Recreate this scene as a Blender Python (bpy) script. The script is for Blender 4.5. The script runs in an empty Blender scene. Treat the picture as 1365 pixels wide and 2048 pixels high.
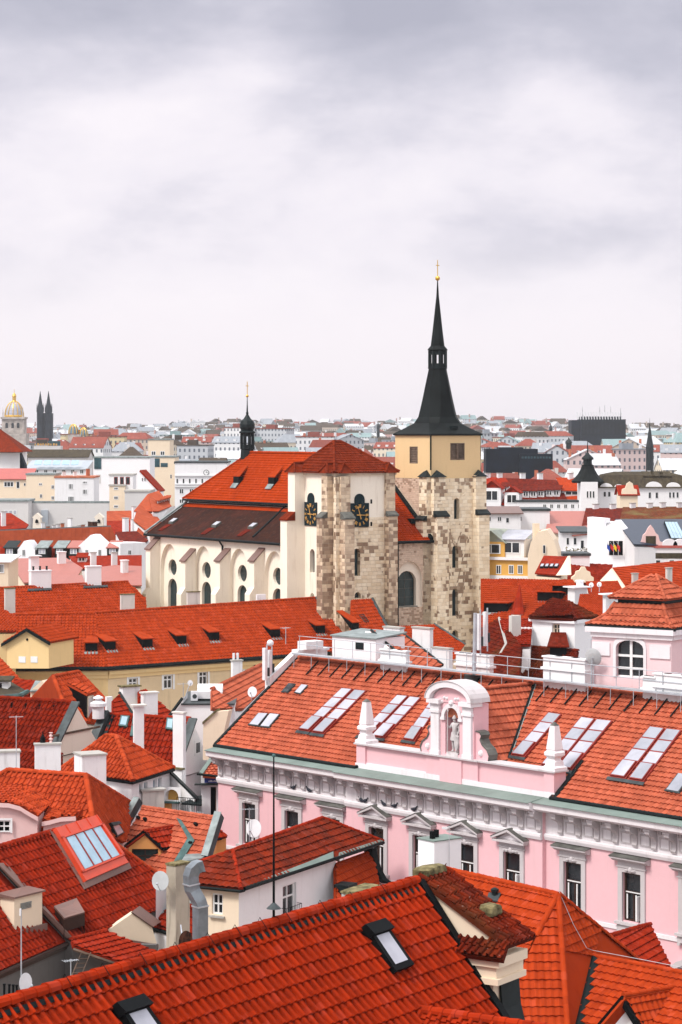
import bpy, bmesh, math, random
import numpy as np
from mathutils import Vector as V
from mathutils.geometry import tessellate_polygon
random.seed(7); rng = np.random.default_rng(7)
R = math.radians
SC = bpy.context.scene
# ---------------------------------------------------------------- camera, world, sun, exposure
H, HY, F, CX = 45.0, 860.0, 4900.0, 682.5      # eye height, horizon row, focal length and centre column of the photo in its pixels
cd = bpy.data.cameras.new('camera'); cam = bpy.data.objects.new('camera', cd); SC.collection.objects.link(cam)
cam.location = (0, 0, H); cam.rotation_euler = (R(90), 0, 0)
cd.sensor_fit = 'VERTICAL'; cd.sensor_height = 36; cd.lens = F / 2048 * 36
cd.shift_y = -(1024 - HY) / 2048; cd.clip_start = 1; cd.clip_end = 30000
SC.camera = cam
SC.view_settings.view_transform = 'Standard'; SC.view_settings.look = 'None'
SC.view_settings.exposure = 0.36; SC.view_settings.gamma = 1
SUN_EL, SUN_AZ = 52, -52          # sun behind the camera's left shoulder; azimuth from straight behind
W = bpy.data.worlds.new('World'); SC.world = W; W.use_nodes = True
SKY = (7, 2.0, (2.2, 0, 7.1))
def world_nodes():
    nt = W.node_tree; nt.nodes.clear(); N = nt.nodes.new; L = nt.links.new
    out = N('ShaderNodeOutputWorld'); bg = N('ShaderNodeBackground'); L(bg.outputs[0], out.inputs[0])
    tc = N('ShaderNodeTexCoord'); sep = N('ShaderNodeSeparateXYZ'); L(tc.outputs['Generated'], sep.inputs[0])
    def rampz(stops, inp):
        r = N('ShaderNodeValToRGB'); e = r.color_ramp.elements
        while len(e) > 1: e.remove(e[-1])
        e[0].position, e[0].color = stops[0][0], (*stops[0][1], 1)
        for p, c in stops[1:]:
            x = e.new(p); x.color = (*c, 1)
        L(inp, r.inputs[0]); return r.outputs[0]
    def mth(op, a, b=None, c=None):
        m = N('ShaderNodeMath'); m.operation = op
        for i, q in enumerate((a, b, c)):
            if q is None: continue
            if isinstance(q, (int, float)): m.inputs[i].default_value = q
            else: L(q, m.inputs[i])
        return m.outputs[0]
    def noise(scale, sc, det=5, rough=.55, off=(0,0,0), dist=0):
        mp = N('ShaderNodeMapping'); mp.inputs['Scale'].default_value = sc; mp.inputs['Location'].default_value = off
        L(tc.outputs['Generated'], mp.inputs[0])
        n = N('ShaderNodeTexNoise'); n.inputs['Scale'].default_value = scale; n.inputs['Detail'].default_value = det
        n.inputs['Roughness'].default_value = rough; n.inputs['Distortion'].default_value = dist
        L(mp.outputs[0], n.inputs['Vector']); return n.outputs['Fac']
    # overcast: pale pinkish white low down, lavender grey cloud banks higher, brighter towards the zenith
    base = rampz([(0, (.42,.42,.44)), (.5, (1.09,1.01,1.06)), (.53, (1.13,1.07,1.12)), (.56, (1.11,1.06,1.12)), (.6, (.84,.84,.90)), (.75, (1.5,1.5,1.55)), (1, (2.0,2.0,2.1))],
                 mth('MULTIPLY_ADD', sep.outputs[2], .5, .5))
    n1 = noise(SKY[0], (1.0, .6, SKY[1]), 6, .52, SKY[2], .15)
    n2 = noise(12, (1.0, .6, 2.2), 8, .62, (4.2, 1, 3.4), .2)
    # the banks thicken with height, so bias the noise by elevation
    bias = N('ShaderNodeMapRange'); bias.inputs['From Min'].default_value = .06; bias.inputs['From Max'].default_value = .165
    bias.inputs['To Min'].default_value = .20; bias.inputs['To Max'].default_value = -.055; L(sep.outputs[2], bias.inputs['Value'])
    s = mth('ADD', mth('MULTIPLY_ADD', n2, .28, mth('MULTIPLY', n1, .80)), bias.outputs[0])
    cl = rampz([(.34, (.54,.54,.65)), (.46, (.68,.67,.78)), (.55, (.86,.83,.93)), (.63, (1.03,.98,1.06)), (.72, (1.12,1.06,1.12)), (.85, (1.16,1.1,1.15))], s)
    # the cloud banks gain contrast with height above the horizon
    k = N('ShaderNodeMapRange'); k.interpolation_type = 'SMOOTHSTEP'
    k.inputs['From Min'].default_value = .03; k.inputs['From Max'].default_value = .09; L(sep.outputs[2], k.inputs['Value'])
    k2 = N('ShaderNodeMapRange'); k2.interpolation_type = 'SMOOTHSTEP'
    k2.inputs['From Min'].default_value = .19; k2.inputs['From Max'].default_value = .35; L(sep.outputs[2], k2.inputs['Value'])
    kk = mth('MULTIPLY', mth('MULTIPLY_ADD', k.outputs[0], .88, .10), mth('SUBTRACT', 1, k2.outputs[0]))
    mx = N('ShaderNodeMix'); mx.data_type = 'RGBA'; L(kk, mx.inputs['Factor']); L(base, mx.inputs['A']); L(cl, mx.inputs['B'])
    sky = N('ShaderNodeTexSky'); sky.sky_type = 'NISHITA'; sky.sun_disc = False
    sky.sun_elevation = R(SUN_EL); sky.sun_rotation = R(180 - SUN_AZ)
    sc = N('ShaderNodeVectorMath'); sc.operation = 'SCALE'; sc.inputs['Scale'].default_value = .06; L(sky.outputs[0], sc.inputs[0])
    m2 = N('ShaderNodeMix'); m2.data_type = 'RGBA'; m2.inputs['Factor'].default_value = .94
    L(sc.outputs[0], m2.inputs['A']); L(mx.outputs['Result'], m2.inputs['B'])
    L(m2.outputs['Result'], bg.inputs['Color']); bg.inputs['Strength'].default_value = .71
world_nodes()
sd = bpy.data.lights.new('sun', 'SUN'); sd.energy = 2.5; sd.angle = R(16); sd.color = (1, .96, .90)
sun = bpy.data.objects.new('sun', sd); SC.collection.objects.link(sun)
a, e = R(SUN_AZ), R(SUN_EL)
sun.rotation_euler = V((math.sin(a)*math.cos(e), -math.cos(a)*math.cos(e), math.sin(e))).to_track_quat('Z', 'Y').to_euler()
SC.cycles.use_denoising = True; SC.cycles.max_bounces = 5; SC.cycles.diffuse_bounces = 3; SC.cycles.glossy_bounces = 2
SC.cycles.transmission_bounces = 2; SC.cycles.transparent_max_bounces = 4; SC.cycles.volume_bounces = 0
SC.cycles.caustics_reflective = False; SC.cycles.caustics_refractive = False
# ---------------------------------------------------------------- places in the photo
def P(px, py, Y): return V(((px-CX)/F*Y, Y, H-(py-HY)/F*Y))
def Pz(px, py, z): return P(px, py, (H-z)*F/(py-HY))
def ray(px, py): return V(((px-CX)/F, 1, -(py-HY)/F))
def on_plane(px, py, p0, n):
    d = ray(px, py); return V((0,0,H)) + d * ((p0 - V((0,0,H))).dot(n) / d.dot(n))
def nrm(a, b, c):
    n = (b-a).cross(c-a).normalized(); return -n if n.z < 0 else n
# ---------------------------------------------------------------- materials
M = {}
def mat_base(name, rough=.8, metal=0, spec=.3):
    m = bpy.data.materials.new(name); m.use_nodes = True; nt = m.node_tree
    b = nt.nodes['Principled BSDF']; b.inputs['Roughness'].default_value = rough
    b.inputs['Metallic'].default_value = metal; b.inputs['Specular IOR Level'].default_value = spec
    M[name] = m; return m, nt, b
class NT:
    def __init__(s, nt): s.nt = nt
    def n(s, t, **k):
        x = s.nt.nodes.new('ShaderNode'+t)
        for a, v in k.items(): setattr(x, a, v)
        return x
    def l(s, a, b): s.nt.links.new(a, b)
    def m(s, op, a, b=None, c=None):
        x = s.n('Math', operation=op)
        for i, q in enumerate((a, b, c)):
            if q is None: continue
            if isinstance(q, (int, float)): x.inputs[i].default_value = q
            else: s.l(q, x.inputs[i])
        return x.outputs[0]
    def mix(s, f, a, b, bt='MIX'):
        x = s.n('Mix', data_type='RGBA', blend_type=bt)
        for k, q in (('Factor', f), ('A', a), ('B', b)):
            i = x.inputs[k] if k == 'Factor' else [j for j in x.inputs if j.name == k and j.type == 'RGBA'][0]
            if isinstance(q, (int, float)): i.default_value = q
            elif isinstance(q, tuple): i.default_value = (*q, 1) if len(q) == 3 else q
            else: s.l(q, i)
        return [o for o in x.outputs if o.type == 'RGBA'][0]
    def noise(s, vec, scale, det=4, rough=.6):
        x = s.n('TexNoise'); x.inputs['Scale'].default_value = scale; x.inputs['Detail'].default_value = det
        x.inputs['Roughness'].default_value = rough; s.l(vec, x.inputs['Vector']); return x.outputs['Fac']
    def rng(s, v, a, b, c=0, d=1):
        x = s.n('MapRange'); x.inputs[1].default_value = a; x.inputs[2].default_value = b
        x.inputs[3].default_value = c; x.inputs[4].default_value = d; s.l(v, x.inputs[0]); return x.outputs[0]
    def uv(s): return s.n('UVMap').outputs[0]
    def obj(s): return s.n('TexCoord').outputs['Object']
    def scale(s, vec, sc):
        x = s.n('Mapping'); x.inputs['Scale'].default_value = sc; s.l(vec, x.inputs[0]); return x.outputs[0]
def plaster(name, col, stain=(.30,.26,.22), amt=.35, streak=.3, rough=.9):
    m, nt, b = mat_base(name, rough, 0, .15); t = NT(nt); g = t.n('NewGeometry').outputs['Position']
    n1 = t.noise(g, .35, 5, .65); n2 = t.noise(t.scale(g, (2.2, 2.2, .25)), 1.0, 4, .6); n3 = t.noise(g, 4.0, 3)
    f = t.m('MULTIPLY', t.rng(n1, .48, .78), amt)
    c = t.mix(f, col, tuple(x*.6 + y*.4 for x, y in zip(col, stain)))
    c = t.mix(t.m('MULTIPLY', t.rng(n2, .56, .80), streak), c, stain)
    c = t.mix(t.rng(n3, .3, .7, 0, .10), c, tuple(x*.75 for x in col))
    t.l(c, b.inputs['Base Color'])
    bp = t.n('Bump'); bp.inputs['Strength'].default_value = .25; bp.inputs['Distance'].default_value = .03; t.l(n3, bp.inputs['Height']); t.l(bp.outputs[0], b.inputs['Normal'])
    return m
def plain(name, col, rough=.6, metal=0, var=.12, spec=.3, scale=1.5):
    m, nt, b = mat_base(name, rough, metal, spec); t = NT(nt); g = t.n('NewGeometry').outputs['Position']
    n = t.noise(g, scale, 4); c = t.mix(t.rng(n, .35, .7), col, tuple(x*(1-2*var) for x in col)); t.l(c, b.inputs['Base Color']); return m
def tile_mat(name, col, dark, tw=.28, tl=.36, var=.35, moss=None, mossamt=.3, bump=0, dirt=.45, rough=.7, fleck=0):
    col, dark = (col[0]*.68, col[1]*.50, col[2]*.27), (dark[0]*.42, dark[1]*.36, dark[2]*.36)
    # per-tile colour variation from the tile grid, weather stains from large noise
    m, nt, b = mat_base(name, rough, 0, .02); t = NT(nt); uv = t.uv(); g = t.n('NewGeometry').outputs['Position']
    sp = t.n('SeparateXYZ'); t.l(uv, sp.inputs[0])
    u = t.m('MULTIPLY_ADD', sp.outputs[0], 1/tw, .002); v = t.m('MULTIPLY_ADD', sp.outputs[1], 1/tl, .002)
    cb = t.n('CombineXYZ'); t.l(t.m('FLOOR', u), cb.inputs[0]); t.l(t.m('FLOOR', v), cb.inputs[1])
    wn = t.n('TexWhiteNoise', noise_dimensions='2D'); t.l(cb.outputs[0], wn.inputs['Vector'])
    n1 = t.noise(g, .28, 5, .62); n2 = t.noise(t.scale(g, (1, 1, .5)), 1.6, 5, .65)
    c = t.mix(t.m('MULTIPLY', wn.outputs['Value'], var), col, dark)
    lt = tuple(min(1, x*1.25+.02) for x in col)
    c = t.mix(t.m('MULTIPLY', t.m('GREATER_THAN', wn.outputs['Value'], .93), .5), c, lt)
    c = t.mix(t.m('MULTIPLY', t.rng(n2, .50, .75), dirt), c, dark)
    n4 = t.noise(t.scale(uv, (1.7, .16, 1)), 1.0, 4, .6); c = t.mix(t.m('MULTIPLY', t.rng(n4, .50, .72), .4), c, dark); n5 = t.noise(g, .11, 3); c = t.mix(t.rng(n5, .42, .62, 0, .30), c, tuple(x*.55 for x in col))
    if moss: c = t.mix(t.m('MULTIPLY', t.rng(n1, .50, .70), mossamt), c, moss)
    if fleck: c = t.mix(t.m('MULTIPLY', t.rng(t.noise(g, 9, 3), .66, .72), fleck), c, (.55,.47,.42))
    t.l(c, b.inputs['Base Color'])
    if bump:
        fu = t.m('FRACT', u); fv = t.m('FRACT', v)
        hgt = t.m('ADD', t.m('MULTIPLY', t.m('SINE', t.m('MULTIPLY', fu, math.pi)), .5), t.m('MULTIPLY', t.m('SUBTRACT', 1, fv), .9))
        bp = t.n('Bump'); bp.inputs['Strength'].default_value = bump; bp.inputs['Distance'].default_value = .06; t.l(hgt, bp.inputs['Height']); t.l(bp.outputs[0], b.inputs['Normal'])
    return m
def stone_mat(name, light, mid, dark, bw=.62, bh=.34, th=.5, sc=.22, mortar=(.55,.47,.38)):
    # coursed ashlar: pale renewed blocks among old dark ones, clustered
    m, nt, b = mat_base(name, .9, 0, .15); t = NT(nt); uv = t.uv(); sp = t.n('SeparateXYZ'); t.l(uv, sp.inputs[0])
    v = t.m('MULTIPLY', sp.outputs[1], 1/bh); row = t.m('FLOOR', v)
    w1 = t.n('TexWhiteNoise', noise_dimensions='1D'); t.l(row, w1.inputs['W'])
    u = t.m('ADD', t.m('MULTIPLY', sp.outputs[0], 1/bw), t.m('MULTIPLY', w1.outputs['Value'], 5)); cell = t.m('FLOOR', u)
    cb = t.n('CombineXYZ'); t.l(cell, cb.inputs[0]); t.l(row, cb.inputs[1])
    wn = t.n('TexWhiteNoise', noise_dimensions='2D'); t.l(cb.outputs[0], wn.inputs['Vector'])
    sc2 = t.n('SeparateColor'); t.l(wn.outputs['Color'], sc2.inputs[0])
    g = t.n('NewGeometry').outputs['Position']; big = t.noise(g, sc, 3, .6); sm = t.noise(g, 3, 4, .65)
    k = t.m('ADD', t.m('MULTIPLY', wn.outputs['Value'], .40), t.m('MULTIPLY', big, 1.15))
    dk = t.rng(k, th+.27, th+.31)
    c = t.mix(sc2.outputs[1], light, mid); c = t.mix(t.m('MULTIPLY', dk, t.m('MULTIPLY_ADD', sc2.outputs[0], .5, .5)), c, dark)
    fu = t.m('FRACT', u); fv = t.m('FRACT', v)
    e = t.m('MINIMUM', t.m('MULTIPLY', t.m('MINIMUM', fu, t.m('SUBTRACT', 1, fu)), bw), t.m('MULTIPLY', t.m('MINIMUM', fv, t.m('SUBTRACT', 1, fv)), bh))
    c = t.mix(t.rng(e, .0, .025, .45, 0), c, mortar)
    c = t.mix(t.rng(sm, .45, .8, 0, .25), c, tuple(x*.5 for x in mid))
    t.l(c, b.inputs['Base Color'])
    hh = t.m('ADD', t.rng(e, 0, .03), t.m('MULTIPLY', sm, .6))
    bp = t.n('Bump'); bp.inputs['Strength'].default_value = .7; bp.inputs['Distance'].default_value = .05; t.l(hh, bp.inputs['Height']); t.l(bp.outputs[0], b.inputs['Normal'])
    return m
def glass(name, col, rough=.12, spec=.5):
    m, nt, b = mat_base(name, rough, 0, spec); t = NT(nt); g = t.n('NewGeometry').outputs['Position']
    n = t.noise(g, .9, 3); c = t.mix(t.rng(n, .4, .65), col, tuple(x*(.45 if col[0] < .3 else .8) for x in col)); t.l(c, b.inputs['Base Color']); return m
def seam_metal(name, col, dark, pitch=.6, rough=.5, metal=.0, amt=.5):
    m, nt, b = mat_base(name, rough, metal, .4); t = NT(nt); uv = t.uv(); g = t.n('NewGeometry').outputs['Position']
    sp = t.n('SeparateXYZ'); t.l(uv, sp.inputs[0]); fu = t.m('FRACT', t.m('MULTIPLY', sp.outputs[0], 1/pitch))
    e = t.m('LESS_THAN', fu, .07)
    n1 = t.noise(t.scale(g, (1, 1, .4)), .8, 5, .65); c = t.mix(t.m('MULTIPLY', t.rng(n1, .4, .7), amt), col, dark)
    wn = t.n('TexWhiteNoise', noise_dimensions='1D'); t.l(t.m('FLOOR', t.m('MULTIPLY', sp.outputs[0], 1/pitch)), wn.inputs['W'])
    c = t.mix(t.m('MULTIPLY', wn.outputs['Value'], .25), c, dark); t.l(c, b.inputs['Base Color'])
    bp = t.n('Bump'); bp.inputs['Strength'].default_value = .6; bp.inputs['Distance'].default_value = .04; t.l(e, bp.inputs['Height']); t.l(bp.outputs[0], b.inputs['Normal'])
    return m
def far_wall(name, col):
    # far facades: rows of small dark window openings
    m, nt, b = mat_base(name, .9, 0, .1); t = NT(nt); uv = t.uv(); sp = t.n('SeparateXYZ'); t.l(uv, sp.inputs[0])
    g = t.n('NewGeometry').outputs['Position']
    fu = t.m('FRACT', t.m('MULTIPLY', sp.outputs[0], 1/2.6)); fv = t.m('FRACT', t.m('MULTIPLY', sp.outputs[1], 1/3.6))
    w = t.m('MULTIPLY', t.m('MULTIPLY', t.m('GREATER_THAN', fu, .3), t.m('LESS_THAN', fu, .68)), t.m('MULTIPLY', t.m('GREATER_THAN', fv, .3), t.m('LESS_THAN', fv, .78)))
    nz = t.n('SeparateXYZ'); t.l(t.n('NewGeometry').outputs['Normal'], nz.inputs[0]); w = t.m('MULTIPLY', w, t.m('LESS_THAN', nz.outputs[2], .3))
    n = t.noise(g, .15, 4); c = t.mix(t.rng(n, .4, .75, 0, .3), col, tuple(x*.6 for x in col)); c = t.mix(t.m('MULTIPLY', w, .9), c, (.07,.09,.12)); t.l(c, b.inputs['Base Color']); return m
# ---------------------------------------------------------------- mesh building
class MB:
    def __init__(s): s.v, s.f, s.u, s.mi = [], [], [], []
    def face(s, pts, mi=0, uv=None):
        k = len(s.v); s.v += [tuple(p) for p in pts]; s.f.append(tuple(range(k, k+len(pts)))); s.mi.append(mi)
        if uv is None:
            n = V((0,0,0)); q = [V(p) for p in pts]
            for i in range(len(q)):
                a, b = q[i], q[(i+1) % len(q)]; n += V(((a.y-b.y)*(a.z+b.z), (a.z-b.z)*(a.x+b.x), (a.x-b.x)*(a.y+b.y)))
            if n.length < 1e-12: n = V((0,0,1))
            n.normalize(); nn = n if n.z >= 0 else -n
            if abs(n.z) > .995: uv = [(p.x, p.y) for p in q]
            else:
                ua = V((0,0,1)).cross(nn).normalized(); va = nn.cross(ua); uv = [(p.dot(ua), p.dot(va)) for p in q]
        s.u += uv
    def hexa(s, b, t, mi=0):      # bottom and top loops of equal length
        b = [V(p) for p in b]; t = [V(p) for p in t]; n = len(b)
        s.face(b[::-1], mi); s.face(t, mi)
        for i in range(n): j = (i+1) % n; s.face([b[i], b[j], t[j], t[i]], mi)
    def prism(s, pts, vec, mi=0): s.hexa(pts, [V(p)+V(vec) for p in pts], mi)
    def box(s, fr, x0, x1, y0, y1, z0, z1, mi=0):
        c = [(x0,y0),(x1,y0),(x1,y1),(x0,y1)]
        s.hexa([fr(x,y,z0) for x,y in c], [fr(x,y,z1) for x,y in c], mi)
    def rings(s, rs, cap=True, mi=0):
        for a, b in zip(rs, rs[1:]):
            n = len(a)
            for i in range(n): j = (i+1) % n; s.face([a[i], a[j], b[j], b[i]], mi)
        if cap: s.face(list(rs[0])[::-1], mi); s.face(rs[-1], mi)
    def lathe(s, c, prof, n=12, mi=0, rot=0):   # prof: (r, z) with z added to c.z
        c = V(c); s.rings([[c+V((r*math.cos(2*math.pi*i/n+rot), r*math.sin(2*math.pi*i/n+rot), z)) for i in range(n)] for r, z in prof], True, mi)
    def tube(s, pts, r, n=6, mi=0):
        pts = [V(p) for p in pts]; rs = []
        for i, p in enumerate(pts):
            d = (pts[min(i+1, len(pts)-1)] - pts[max(i-1, 0)]).normalized()
            a = d.cross(V((0,0,1)));  a = a.normalized() if a.length > 1e-3 else V((1,0,0)); b = d.cross(a)
            rr = r[i] if isinstance(r, (list, tuple)) else r
            rs.append([p + (a*math.cos(2*math.pi*k/n) + b*math.sin(2*math.pi*k/n))*rr for k in range(n)])
        s.rings(rs, True, mi)
    def sphere(s, c, r, n=10, m=6, sc=(1,1,1), mi=0):
        c = V(c); s.rings([[c+V((r*sc[0]*math.sin(math.pi*(j+.02)/(m+.04))*math.cos(2*math.pi*i/n), r*sc[1]*math.sin(math.pi*(j+.02)/(m+.04))*math.sin(2*math.pi*i/n), -r*sc[2]*math.cos(math.pi*(j+.02)/(m+.04)))) for i in range(n)] for j in range(m+1)], True, mi)
    def slab(s, pts, th, mi=0):    # roof slab: pts on the top face, thickness th below it
        pts = [V(p) for p in pts]; n = V((0,0,0))
        for i in range(1, len(pts)-1): n += (pts[i]-pts[0]).cross(pts[i+1]-pts[0])
        n.normalize()
        if n.z < 0: pts = pts[::-1]; n = -n
        s.hexa([p-n*th for p in pts], pts, mi)
    def build(s, name, mats, parent=None, smooth=False):
        return mk(name, s.v, s.f, mats, parent, s.u, s.mi, smooth)
def wloc(o):
    l = V((0,0,0))
    while o: l += o.location; o = o.parent
    return l
def mk(name, v, f, mats, parent=None, uv=None, mi=None, smooth=False, loc=None):
    me = bpy.data.meshes.new(name); arr = np.array(v, dtype=float).reshape(-1, 3)
    if parent is None:
        base = np.array([(arr[:,0].min()+arr[:,0].max())/2, (arr[:,1].min()+arr[:,1].max())/2, arr[:,2].min()]) if loc is None else np.array(loc)
    else: base = np.array(wloc(parent))
    me.from_pydata((arr-base).tolist(), [], f)
    for m in (mats if isinstance(mats, (list, tuple)) else [mats]): me.materials.append(M[m] if isinstance(m, str) else m)
    if uv is not None: me.uv_layers.new(name='UVMap').data.foreach_set('uv', np.array(uv, dtype=np.float32).ravel())
    if mi is not None and any(mi): me.polygons.foreach_set('material_index', mi)
    if smooth: me.polygons.foreach_set('use_smooth', [True]*len(me.polygons))
    me.update(); o = bpy.data.objects.new(name, me); SC.collection.objects.link(o)
    if parent is None: o.location = base
    else: o.parent = parent
    return o
def tag(o, label=None, cat=None, group=None, kind=None):
    for k, q in (('label', label), ('category', cat), ('group', group), ('kind', kind)):
        if q: o[k] = q
    return o
def thing(name, label, cat, loc, group=None):
    o = bpy.data.objects.new(name, None); o.empty_display_size = .5; SC.collection.objects.link(o); o.location = loc
    return tag(o, label, cat, group)
def copy_tree(o, parent=None):
    c = o.copy(); SC.collection.objects.link(c)
    if parent: c.parent = parent
    for ch in list(o.children): copy_tree(ch, c)
    return c
# ---------------------------------------------------------------- tiled roof planes with real tile relief
STY = {'roll': [(0,-.1),(.05,.6),(.2,1),(.37,.66),(.44,-.1),(.72,-.22)], 'wave': [(0,.35),(.15,.75),(.3,1),(.5,.6),(.72,0),(.88,.08)],
       'flat': [(0,0),(.03,.5),(.12,.5),(.16,0),(.6,.1)], 'low': [(0,0),(.25,1),(.5,.2)]}
def tiles(name, parent, pts, mat, tw=.28, tl=.36, amp=.05, step=.04, style='roll', slab=.14, wob=0.0, extra=None):
    pts = [V(p) for p in pts]; n = V((0,0,0))
    for i in range(1, len(pts)-1): n += (pts[i]-pts[0]).cross(pts[i+1]-pts[0])
    n.normalize()
    if n.z < 0: n = -n; pts = pts[::-1]
    ua = V((0,0,1)).cross(n); ua = ua.normalized() if ua.length > 1e-4 else V((1,0,0)); va = n.cross(ua)
    o = pts[0]; q = np.array([((p-o).dot(ua), (p-o).dot(va)) for p in pts])
    u0, v0 = q.min(0); u1, v1 = q.max(0)
    k0, k1 = math.floor(u0/tw)-1, math.ceil(u1/tw)+1; r0, r1 = math.floor(v0/tl)-1, math.ceil(v1/tl)+1
    prof = STY[style]; nu = len(prof)
    us = np.array([(k+t)*tw for k in range(k0, k1) for t, _ in prof]); hu = np.array([h for k in range(k0, k1) for _, h in prof])*amp
    vs = np.array([x for r in range(r0, r1) for x in (r*tl, (r+.985)*tl)]); hv = np.array([x for r in range(r0, r1) for x in (step, 0.0)])
    jit = rng.normal(0, 1, (len(vs)//2, k1-k0)); J = np.repeat(np.repeat(jit, nu, 1), 2, 0)*min(.006, step*.18)
    U, Vv = np.meshgrid(us, vs); Hh = hu[None,:] + hv[:,None] + J
    if wob: Hh = Hh + wob*(np.sin(U*.7+Vv*.3)+np.sin(U*.31-Vv*.8+2)+.5*np.sin(U*1.9+Vv*1.3))
    ny, nx = U.shape; idx = np.arange(ny*nx).reshape(ny, nx)
    # drop faces wholly outside one edge of the (convex) outline
    area = sum(q[i][0]*q[(i+1)%len(q)][1]-q[(i+1)%len(q)][0]*q[i][1] for i in range(len(q))); sg = 1 if area > 0 else -1
    keep = np.ones((ny-1, nx-1), bool)
    for i in range(len(q)):
        a, b = q[i], q[(i+1) % len(q)]; d = b-a; ln = math.hypot(*d)
        if ln < 1e-6: continue
        s = sg*(d[0]*(Vv-a[1]) - d[1]*(U-a[0]))/ln; ins = s > 0
        keep &= ins[:-1,:-1] | ins[1:,:-1] | ins[:-1,1:] | ins[1:,1:]
    A = np.stack([idx[:-1,:-1], idx[:-1,1:], idx[1:,1:], idx[1:,:-1]], -1)[keep]
    used = np.unique(A); rem = -np.ones(ny*nx, int); rem[used] = np.arange(len(used)); A = rem[A]
    co = np.array(o)[None,:] + U.ravel()[used,None]*np.array(ua) + Vv.ravel()[used,None]*np.array(va) + Hh.ravel()[used,None]*np.array(n)
    me = bpy.data.meshes.new(name); me.from_pydata(co.tolist(), [], A.tolist())
    bm = bmesh.new(); bm.from_mesh(me)
    for i in range(len(q)):
        a, b = pts[i], pts[(i+1) % len(pts)]; d = b-a
        if d.length < 1e-6: continue
        pn = (d.cross(n)*sg).normalized()
        bmesh.ops.bisect_plane(bm, geom=bm.verts[:]+bm.edges[:]+bm.faces[:], dist=1e-5, plane_co=a, plane_no=pn, clear_outer=True)
    uvl = bm.loops.layers.uv.new('UVMap')
    for f in bm.faces:
        c = f.calc_center_median()-o; cu, cv = c.dot(ua), c.dot(va); ku, kv = math.floor(cu/tw), math.floor(cv/tl)
        for l in f.loops:
            p = l.vert.co-o; l[uvl].uv = (min(max(p.dot(ua), (ku+.01)*tw), (ku+.99)*tw), min(max(p.dot(va), (kv+.01)*tl), (kv+.99)*tl))
    if slab:
        mb = MB(); mb.slab([p-n*.004 for p in pts], slab); 
        vs_ = [bm.verts.new(x) for x in mb.v]
        for f in mb.f: 
            try: bm.faces.new([vs_[i] for i in f])
            except ValueError: pass
    bm.to_mesh(me); bm.free()
    base = wloc(parent) if parent else V(pts[0]); me.transform(__import__('mathutils').Matrix.Translation(-base))
    me.materials.append(M[mat] if isinstance(mat, str) else mat)
    ob = bpy.data.objects.new(name, me); SC.collection.objects.link(ob)
    if parent: ob.parent = parent
    else: ob.location = base
    return ob
def ridge(name, parent, p0, p1, mat, r=.13, ln=.42, lift=.03, mb=None):
    own = mb is None; mb = mb or MB(); p0, p1 = V(p0), V(p1); d = p1-p0; L = d.length; d.normalize()
    a = d.cross(V((0,0,1))).normalized(); b = a.cross(d); k = max(1, round(L/ln))
    for i in range(k):
        s0, s1 = L*i/k, L*(i+1)/k+.04; j = random.uniform(-.008, .008)
        r0, r1 = r*1.05, r*.86
        ang = [math.pi*x/6-.25*(1-2*x/6) for x in range(7)]
        A = [p0+d*s0+(a*math.cos(t)+b*math.sin(t))*r0+b*(lift+j) for t in ang]; B = [p0+d*s1+(a*math.cos(t)+b*math.sin(t))*r1+b*(lift+j) for t in ang]
        for x in range(6): mb.face([A[x], A[x+1], B[x+1], B[x]], 0, [(0, s0), (0, s0), (0, s1), (0, s1)])
        mb.face(A, 0, [(0, s0)]*7); mb.face(B[::-1], 0, [(0, s1)]*7)
    return mb.build(name, mat, parent) if own else mb
# ---------------------------------------------------------------- walls with real openings
class Face:      # a vertical wall plane: pt(s, z, o): s along, z up, o outward
    def __init__(s, p0, p1): 
        s.p0 = V((p0[0], p0[1], 0)); d = V((p1[0]-p0[0], p1[1]-p0[1], 0)); s.L = d.length; s.d = d.normalized(); s.n = V((s.d.y, -s.d.x, 0))
    def pt(s, a, z, o=0): p = s.p0 + s.d*a + s.n*o; return V((p.x, p.y, z))
    def px(s, px, py, o=0):
        q = on_plane(px, py, s.p0 + s.n*o, s.n); return ((q-s.p0).dot(s.d), q.z)
    def fr(s): return lambda x, y, z: s.pt(x, z, -y)      # local box frame: x along, y inward
def arch(s0, s1, z0, zs, rise, n=8, point=False):
    c, hw = (s0+s1)/2, (s1-s0)/2; pts = [(s0, z0), (s1, z0)]
    if point:
        top = zs+rise
        for i in range(n+1):
            t = i/n; pts.append((s1-(hw)*(1-math.cos(t*math.pi/2)) if True else 0, zs+rise*math.sin(t*math.pi/2)))
        for i in range(1, n+1):
            t = 1-i/n; pts.append((s0+(hw)*(1-math.cos(t*math.pi/2)), zs+rise*math.sin(t*math.pi/2)))
    else:
        for i in range(n+1): t = math.pi*i/n; pts.append((c+hw*math.cos(t), zs+rise*math.sin(t)))
    return pts
def panel(mb, F_, poly, holes=(), depth=.18, o=0, mi=0, rmi=None):
    loops = [[F_.pt(s, z, o) for s, z in poly]] + [[F_.pt(s, z, o) for s, z in h] for h in holes]
    flat = [p for l in loops for p in l]
    for tri in tessellate_polygon(loops):
        a, b, c = [flat[i] for i in tri]
        if (b-a).cross(c-a).length < 1e-9: continue
        if (b-a).cross(c-a).dot(F_.n) < 0: b, c = c, b
        mb.face([a, b, c], mi)
    for l in loops[1:]:
        for i in range(len(l)):
            a, b = l[i], l[(i+1) % len(l)]; mb.face([a, b, b-F_.n*depth, a-F_.n*depth], mi if rmi is None else rmi)
def rect(s0, s1, z0, z1): return [(s0, z0), (s1, z0), (s1, z1), (s0, z1)]
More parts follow.
